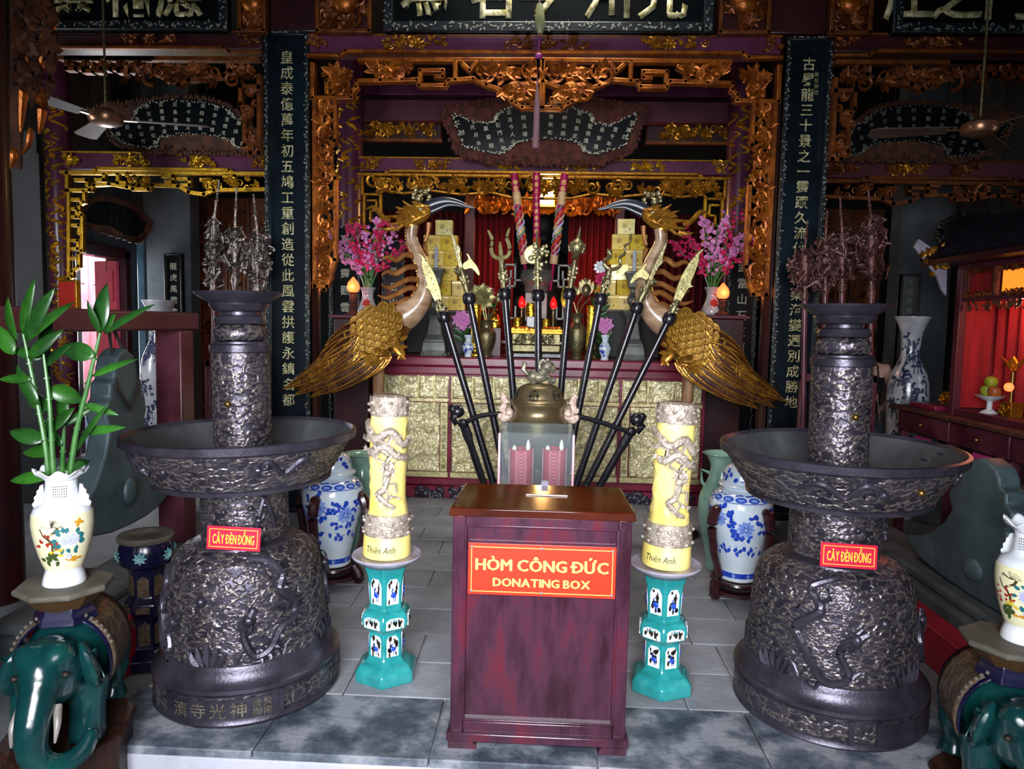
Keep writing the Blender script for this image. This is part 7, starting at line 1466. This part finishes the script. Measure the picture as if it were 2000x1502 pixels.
# ================================================================== tall floor vases
def floor_vase(px, pt, Y, label, seed):
    x = W(px, 650, Y).x; z1 = W(px, pt, Y).z + .16; t = thing('floor_vase', label, 'vase', (x, Y, -.16), group='tall floor vases', world=False); pr = [(.1, 0), (.105, .03), (.11, .15), (.14, .35), (.165, .52), (.17, .62), (.155, .7), (.115, .76), (.085, .8), (.078, .86), (.09, .93), (.135, .99), (.145, 1.0), (.135, .995), (.07, .9)]
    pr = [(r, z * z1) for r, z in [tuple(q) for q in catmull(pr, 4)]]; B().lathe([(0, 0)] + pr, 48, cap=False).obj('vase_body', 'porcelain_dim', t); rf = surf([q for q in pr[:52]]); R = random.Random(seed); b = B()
    for c in range(44):
        a0 = R.uniform(-3.1, 0); z0 = R.uniform(.1, .9) * z1
        for j in range(9): decal(b, rf, petal(R.uniform(-.05, .05), R.uniform(-.05, .05), R.uniform(.02, .05), .025, R.uniform(0, 6.3)), a0, z0)
        for j in range(5): q = R.uniform(-1, 1); dstroke(b, rf, [(0, 0), (.04 * q, -.05), (.05 * q, -.11)], a0, z0, .006)
    b.obj('ink_painting', 'cobalt_dark', t)
floor_vase(312, 588, 6.5, 'tall white floor vase behind the left maroon post', 4); floor_vase(1781, 620, 6.5, 'tall white floor vase beside the right red table', 9)
# ================================================================== right-hand shrine on its long table
XS = 2.95
def side_table():
    t = thing('offering_console', 'long red lacquer console with drawers under the right shrine', 'table', (3.3, 5.0, -.16)); z1 = .9
    B().box(XS - .03, 3.75, 3.75, 6.15, z1 - .03, z1).obj('table_top', 'wood_red', t, bev=.006); B().box(XS + .03, 3.7, 3.85, 6.05, z1 - .2, z1 - .03).obj('case', 'lacquer_dark', t)
    ys = (6.05, 5.28, 4.6, 3.95)
    for a, c in zip(ys, ys[1:]):
        o = B().box(XS, XS + .04, c + .015, a - .015, z1 - .19, z1 - .04).obj('drawer', 'frame_maroon', t, bev=.004); B().ball((XS - .008, (a + c) / 2, z1 - .115), .014, 8, 6).obj('knob', 'brass_knob', o)
    for y in (3.9, 4.62, 5.3, 6.0):
        for x in (XS + .04, 3.66): B().box(x - .03, x + .03, y - .03, y + .03, -.16, z1 - .2).obj('leg', 'frame_maroon', t, bev=.004)
    for y0, y1, z0, lb in ((4.72, 5.02, .34, 'large'), (5.55, 5.78, .45, 'small'), (4.2, 4.3, .1, 'narrow')): o = B().box(XS + .02, XS + .024, y0, y1, z0, .69).obj('pink_paper', 'paper_pink'); tag(o, '%s sheet of bright pink paper hanging under the right console' % lb, 'paper', 'pink papers')
    o = B().box(3.02, 3.3, 5.62, 6.0, .9, .94).obj('lacquer_tray', 'altar_red', bev=.01); tag(o, 'shiny dark red tray at the far end of the right console', 'tray')
side_table()
def shrine():
    zb = .9; y0, y1 = 4.3, 5.42; XF = XS + .1; XB = 3.6; t = thing('shrine_cabinet', 'dark red wooden shrine with roof and lit red interior at right', 'shrine', ((XF + XB) / 2, (y0 + y1) / 2, zb)); zs = lambda py: WX(1845, py, XF).z
    zo, zl, zp, ze = zs(606), zs(588), zs(548), zs(528)
    for y in (y0, y1):
        for x in (XF, XB): B().box(x - .03, x + .03, y - .03, y + .03, zb, ze).obj('post', 'lacquer', t, bev=.005)
    B().box(XF - .02, XB + .02, y0 - .05, y1 + .05, zb, zb + .05).obj('sill', 'lacquer', t, bev=.006); B().box(XB, XB + .02, y0, y1, zb, ze).obj('back_board', 'lacquer_dark', t); B().box(XF, XB, y1 - .01, y1 + .01, zb, ze).obj('side_board', 'lacquer_dark', t); B().box(XF, XB, y0 - .01, y0 + .01, zb, ze).obj('side_board', 'lacquer_dark', t)
    B().box(XF - .02, XF + .02, y0, y1, zl - .015, zl + .015).obj('lintel', 'lacquer', t, bev=.004); B().box(XF - .025, XF + .025, y0 - .04, y1 + .04, ze - .02, ze + .02).obj('head_rail', 'lacquer', t, bev=.004)
    n = 3; w = (y1 - y0 - .06) / n
    for k in range(n + 1): y = y0 + .03 + k * w; B().box(XF - .018, XF + .018, y - .012, y + .012, zl, ze).obj('mullion', 'wood_red', t)
    for k in range(n):
        ya, yb = y0 + .03 + k * w + .03, y0 + .03 + (k + 1) * w - .03; B().box(XF + .012, XF + .016, ya + .02, yb - .02, zl + .035, ze - .05).obj('transom_pane', 'shrine_glow' if k < 2 else 'cloth_red', t)
        b = B(); carve(b, ya, yb, zl + .015, zl + .05, 0, 16, .03, k, .6); carve(b, ya, yb, ze - .06, ze - .02, 0, 14, .03, k + 5, .6); b.v = [(XF - .004 + y_, x_, z_) for x_, y_, z_ in b.v]; b.obj('pierced_carving', 'gilt_dull', t)
    b = B(); carve(b, y0 + .05, y1 - .05, zo - .01, zl - .01, 0, 40, .04, 9, .5); b.v = [(XF + y_, x_, z_) for x_, y_, z_ in b.v]; b.obj('pierced_apron', 'wood_carved', t)
    v = []; m = 60
    for k in range(m + 1): y = y0 + .03 + (y1 - y0 - .06) * k / m; xx = XF + .2 + .018 * math.sin(k * .9); v += [(xx, y, zb + .06), (xx, y, zl)]
    o = B().add(v, [(2 * k, 2 * k + 2, 2 * k + 3, 2 * k + 1) for k in range(m)]).obj('red_drape', 'cloth_red', t, fix=False)
    B().box(XF + .02, XF + .2, y1 - .035, y1 - .025, zb + .06, zl).obj('red_lining', 'cloth_red', t)
    # sweeping roof with a row of tile ends
    zr = ze + .36; b = B(); b.prism([(XF - .2, ze + .02), (XF - .2, ze + .06), ((XF + XB) / 2 - .06, zr), ((XF + XB) / 2 + .06, zr), (XB + .2, ze + .06), (XB + .2, ze + .02)], y0 - .25, y1 + .22); b.obj('roof', 'lacquer_dark', t)
    for k in range(22): y = y0 - .22 + k * (y1 - y0 + .42) / 21; B().tube([(XF - .21, y, ze + .07), ((XF + XB) / 2 - .08, y, zr + .01)], [.018, .018], 8).obj('roof_tile', 'black_wood', t)
    b = B(); b.prism([(XF - .2, ze + .04), (XF - .3, ze + .16), (XF - .27, ze + .22), (XF - .12, ze + .12), (XF - .05, ze + .02), (XF - .04, ze - .2), (XF - .08, ze - .15), (XF - .12, ze - .05)], y1 + .13, y1 + .16); b.obj('eave_bracket', 'grey_glaze', t, bev=.004)
    b = B(); carve(b, XF - .28, XF - .06, ze - .05, ze + .18, y1 + .13, 14, .05, 3, .7); b.obj('bracket_gilding', 'gilt', t)
    point('shrine_light', (XF + .06, (y0 + y1) / 2 - .05, zl - .06), 8, (1, .35, .2), .06)
    # things inside
    q = WX(1868, 770, XF + .1); c = thing('brass_candlestick', 'slim turned brass candlestick at the left inside the shrine', 'candlestick', (XF + .07, q.y, zb + .05), world=False); B().lathe([(0, 0), (.05, 0), (.05, .01), (.02, .03)] + [(.01 + .006 * (k % 2), .04 + k * .012) for k in range(18)] + [(.03, .27), (.032, .28), (0, .28)], 16).obj('turned_stem', 'brass_knob', c)
    q = WX(1945, 780, XF + .12); c = thing('fruit_dish', 'white footed fruit dish inside the shrine', 'dish', (XF + .08, q.y, zb + .05), world=False); B().lathe([(0, 0), (.06, 0), (.05, .01), (.018, .03), (.018, .08), (.08, .11), (.1, .125), (.09, .125), (0, .115)], 28).obj('dish_body', 'porcelain', c)
    for k, (dx, dz, mt, lb) in enumerate(((-.04, .0, 'fruit_green', 'green fruit at the near side of the shrine dish'), (.045, .0, 'fruit_red', 'russet fruit at the far side of the shrine dish'), (0, .065, 'fruit_green', 'green fruit on top of the shrine dish'))):
        f = thing('fruit', lb, 'fruit', (XF + .08, q.y - dx, zb + .05 + .118 + dz), world=False, group='fruit in the shrine dish'); B().lathe([(0, .004), (.02, 0), (.04, .018), (.044, .042), (.034, .066), (.012, .074), (0, .07)], 18).obj('fruit_body', mt, f); B().tube([(0, 0, .068), (.004, 0, .085)], .003, 5).obj('stem', 'stem', f)
    for py_, lb in ((1855, 'left'), (1978, 'right')): q = WX(py_, 785, XF + .1); c = thing('gold_paper_stack', 'small gold offering box at the %s inside the shrine' % lb, 'box', (XF + .1, q.y, zb + .05), world=False, group='gold boxes in the shrine'); B().box(-.04, .04, -.05, .05, 0, .1).obj('box_body', 'gilt', c, bev=.003); b = B(); carve(b, -.05, .05, .01, .09, -.0, 16, .025, 3, .6); b.v = [(-.042 + y_, x_, z_) for x_, y_, z_ in b.v]; b.obj('embossing', 'shiny_gold', c)
    q = WX(1990, 700, XF + .12); c = thing('gold_flower_stand', 'gold lotus candle stand glowing at the right inside the shrine', 'candle holder', (XF + .09, q.y, zb + .05), world=False); b = B(); [b.leaf((0, 0, .3), (math.cos(k), math.sin(k), 1.2), (0, 0, 1), .14, .05, n=4) for k in range(7)]; b.obj('gold_petals', 'gilt_bright', c); B().lathe([(0, 0), (.04, 0), (.012, .02), (.012, .3)], 12).obj('stem', 'brass_knob', c); B().ball((-.02, 0, .2), .03, 10, 7).obj('glow_bulb', 'bulb_flame', c)
shrine()
# ================================================================== visitor seen from behind
def person():
    Y = 6.9; x = W(1692, 700, Y).x; t = thing('person', 'person in a black strappy top with bare shoulders, seen from behind', 'person', (x, Y, -.16), math.radians(-8), world=False)
    V = [(0, 0, .9), (0, 0, 1.02), (0, .0, 1.17), (0, -.01, 1.3), (0, 0, 1.38), (0, .02, 1.44)]; R_ = [(.15, .11), (.13, .095), (.145, .1), (.15, .09), (.06, .055), (.05, .05)]; E = [(k, k + 1) for k in range(5)]
    def ch(pts, par):
        for k, (p, r) in enumerate(pts): V.append(p); R_.append(r if hasattr(r, '__len__') else (r, r)); E.append((par if k == 0 else len(V) - 2, len(V) - 1))
    ch([((.17, 0, 1.33), .055), ((.215, 0, 1.22), .045), ((.245, .01, 1.05), .04), ((.215, .12, .93), .034), ((.15, .2, .9), .028)], 3); ch([((-.17, 0, 1.33), .055), ((-.215, 0, 1.22), .045), ((-.245, .01, 1.05), .04), ((-.215, .12, .93), .034), ((-.15, .2, .9), .028)], 3)
    for s_ in (-1, 1): ch([((s_ * .09, 0, .8), .085), ((s_ * .095, 0, .48), .058), ((s_ * .1, -.02, .25), .05), ((s_ * .1, -.01, .08), .038), ((s_ * .105, .08, .035), .036), ((s_ * .11, .15, .025), .026)], 0)
    me = bpy.data.meshes.new('body'); me.from_pydata(V, E, []); o = bpy.data.objects.new('tmp', me); COL.objects.link(o); o.modifiers.new('k', 'SKIN'); o.modifiers.new('u', 'SUBSURF').levels = 2
    for k, s_ in enumerate(me.skin_vertices[0].data): s_.radius = R_[k]; s_.use_root = (k == 0)
    dg = bpy.context.evaluated_depsgraph_get(); bm_ = bpy.data.meshes.new_from_object(o.evaluated_get(dg)); bpy.data.objects.remove(o)
    b = B(); b.add([v.co for v in bm_.vertices], [tuple(p.vertices) for p in bm_.polygons])
    b.ball((0, .03, 1.57), (.075, .092, .115), 16, 12); b.ball((0, .1, 1.52), (.05, .04, .06), 10, 8); b.tube([(0, .11, 1.59), (0, .135, 1.555)], [.012, .017], 6)
    for s_ in (-1, 1):
        b.ball((s_ * .076, .03, 1.56), (.012, .02, .03), 8, 6); hx, hy, hz_ = s_ * .13, .22, .9; b.ball((hx, hy, hz_), (.035, .04, .02), 8, 6)
        for f in range(4): b.tube([(hx - s_ * (.02 - .013 * f) - s_ * .01, hy + .02, hz_), (hx - s_ * (.03 - .013 * f), hy + .06 + .008 * (f in (1, 2)), hz_ - .01), (hx - s_ * (.03 - .013 * f), hy + .08 + .01 * (f in (1, 2)), hz_ - .03)], [.009, .0085, .007], 6)
        b.tube([(hx - s_ * .03, hy - .01, hz_), (hx - s_ * .055, hy + .02, hz_), (hx - s_ * .06, hy + .045, hz_ - .005)], [.01, .009, .007], 6)
    body = remesh(b, 'body', 'skin', t, .011, 3)
    B().tube([(0, 0, .88), (0, 0, 1.0), (0, 0, 1.12), (0, -.005, 1.24)], [.165, .15, .16, .165], 24, flat=.75).obj('tank_top', 'black_cloth', t)
    b = B(); [b.tube([(s_ * .09, -.1, 1.22), (s_ * .08, -.085, 1.34), (s_ * .075, .0, 1.385), (s_ * .08, .09, 1.24)], .008, 6) for s_ in (-1, 1)]; b.obj('shoulder_strap', 'black_cloth', t)
    b = B(); b.tube([(0, 0, .9), (0, 0, .78)], [.17, .17], 20, flat=.78); [b.tube([(s_ * .09, 0, .84), (s_ * .095, 0, .48), (s_ * .1, -.01, .1)], [.1, .075, .065], 16) for s_ in (-1, 1)]; b.obj('trousers', 'trouser_cloth', t)
    b = B(); b.ball((0, .0, 1.6), (.085, .09, .105), 16, 12); b.ball((0, -.07, 1.56), (.06, .05, .07), 12, 8); b.obj('hair', 'hair_dark', t)
    b = B(); [b.ball((s_ * .03, .122, 1.575), .009, 8, 6) for s_ in (-1, 1)]; b.obj('eye', 'ink', t); B().ball((0, .135, 1.52), (.022, .008, .007), 8, 5).obj('mouth', 'paint_red', t)
person()
# ================================================================== carved hanging bracket on the near column
def bracket():
    Y = 3.45; t = thing('carved_pendant', 'dark carved wooden pendant with gilt tips hanging at top left', 'carving', W(60, 300, Y)); p = lambda x, y, d=0: W(x, y, Y + d); R = random.Random(12)
    b = B()
    for k in range(46):
        x = R.uniform(30, 105); y = R.uniform(-40, 150); a = R.uniform(-.6, .6); L = R.uniform(30, 70); b.tube([p(x, y, R.uniform(-.06, .06)), p(x + a * L * .4, y + L * .5, -.05), p(x + a * L * .2 - 4, y + L, 0)], [.02, .026, .004], 6)
    b.obj('carved_mass', 'wood_carved', t)
    for pts, w in (([(48, 150), (44, 200), (40, 258)], .03), ([(78, 170), (82, 215), (76, 262)], .036), ([(60, 100), (52, 140), (46, 175)], .03), ([(88, 60), (84, 110), (70, 155)], .034), ([(40, 40), (46, 80), (44, 110)], .028), ([(28, 290), (26, 310), (20, 330)], .026), ([(60, 250), (56, 280), (44, 302)], .022), ([(96, 0), (104, 40), (92, 75)], .03)):
        B().tube([p(*q) for q in [tuple(z) for z in catmull(pts, 4)]], [w * .5, w, w * .7, .005], 8, flat=.6).obj('flame_tip', 'gilt_orange', t)
    o = B().tube([p(30, 330, .03), p(36, -60, .05)], [.03, .035], 8).obj('back_stem', 'wood_carved', t)
bracket()
# ------------------------------------------------------------------ fine joined carving and inlay reads as stuff
STUFF = ('carved_scrolls', 'carved_spray', 'carved_flowers', 'carved_rim', 'carved_mass', 'carved_head', 'carved_panel', 'pearl_inlay', 'pearl_border', 'pierced_carving', 'pierced_apron', 'gold_dragon_inlay', 'gilt_acanthus', 'blue_painting', 'pale_painting', 'lid_painting', 'ink_painting', 'painting', 'inscription', 'dragon_carving', 'cut_hole', 'gilt_veins', 'leaves', 'relief_lid', 'side_carving', 'shelf_apron', 'embossing', 'bead_trim', 'neck_ridge', 'bracket_gilding', 'red_painting', 'star_inlay', 'swag_carving', 'foil_stalks', 'wave_border', 'lettering', 'fret_valance', 'carved_leg')
for o in bpy.data.objects:
    if o.type == 'MESH' and o.parent is not None and o.name.split('.')[0] in STUFF: o['kind'] = 'stuff'
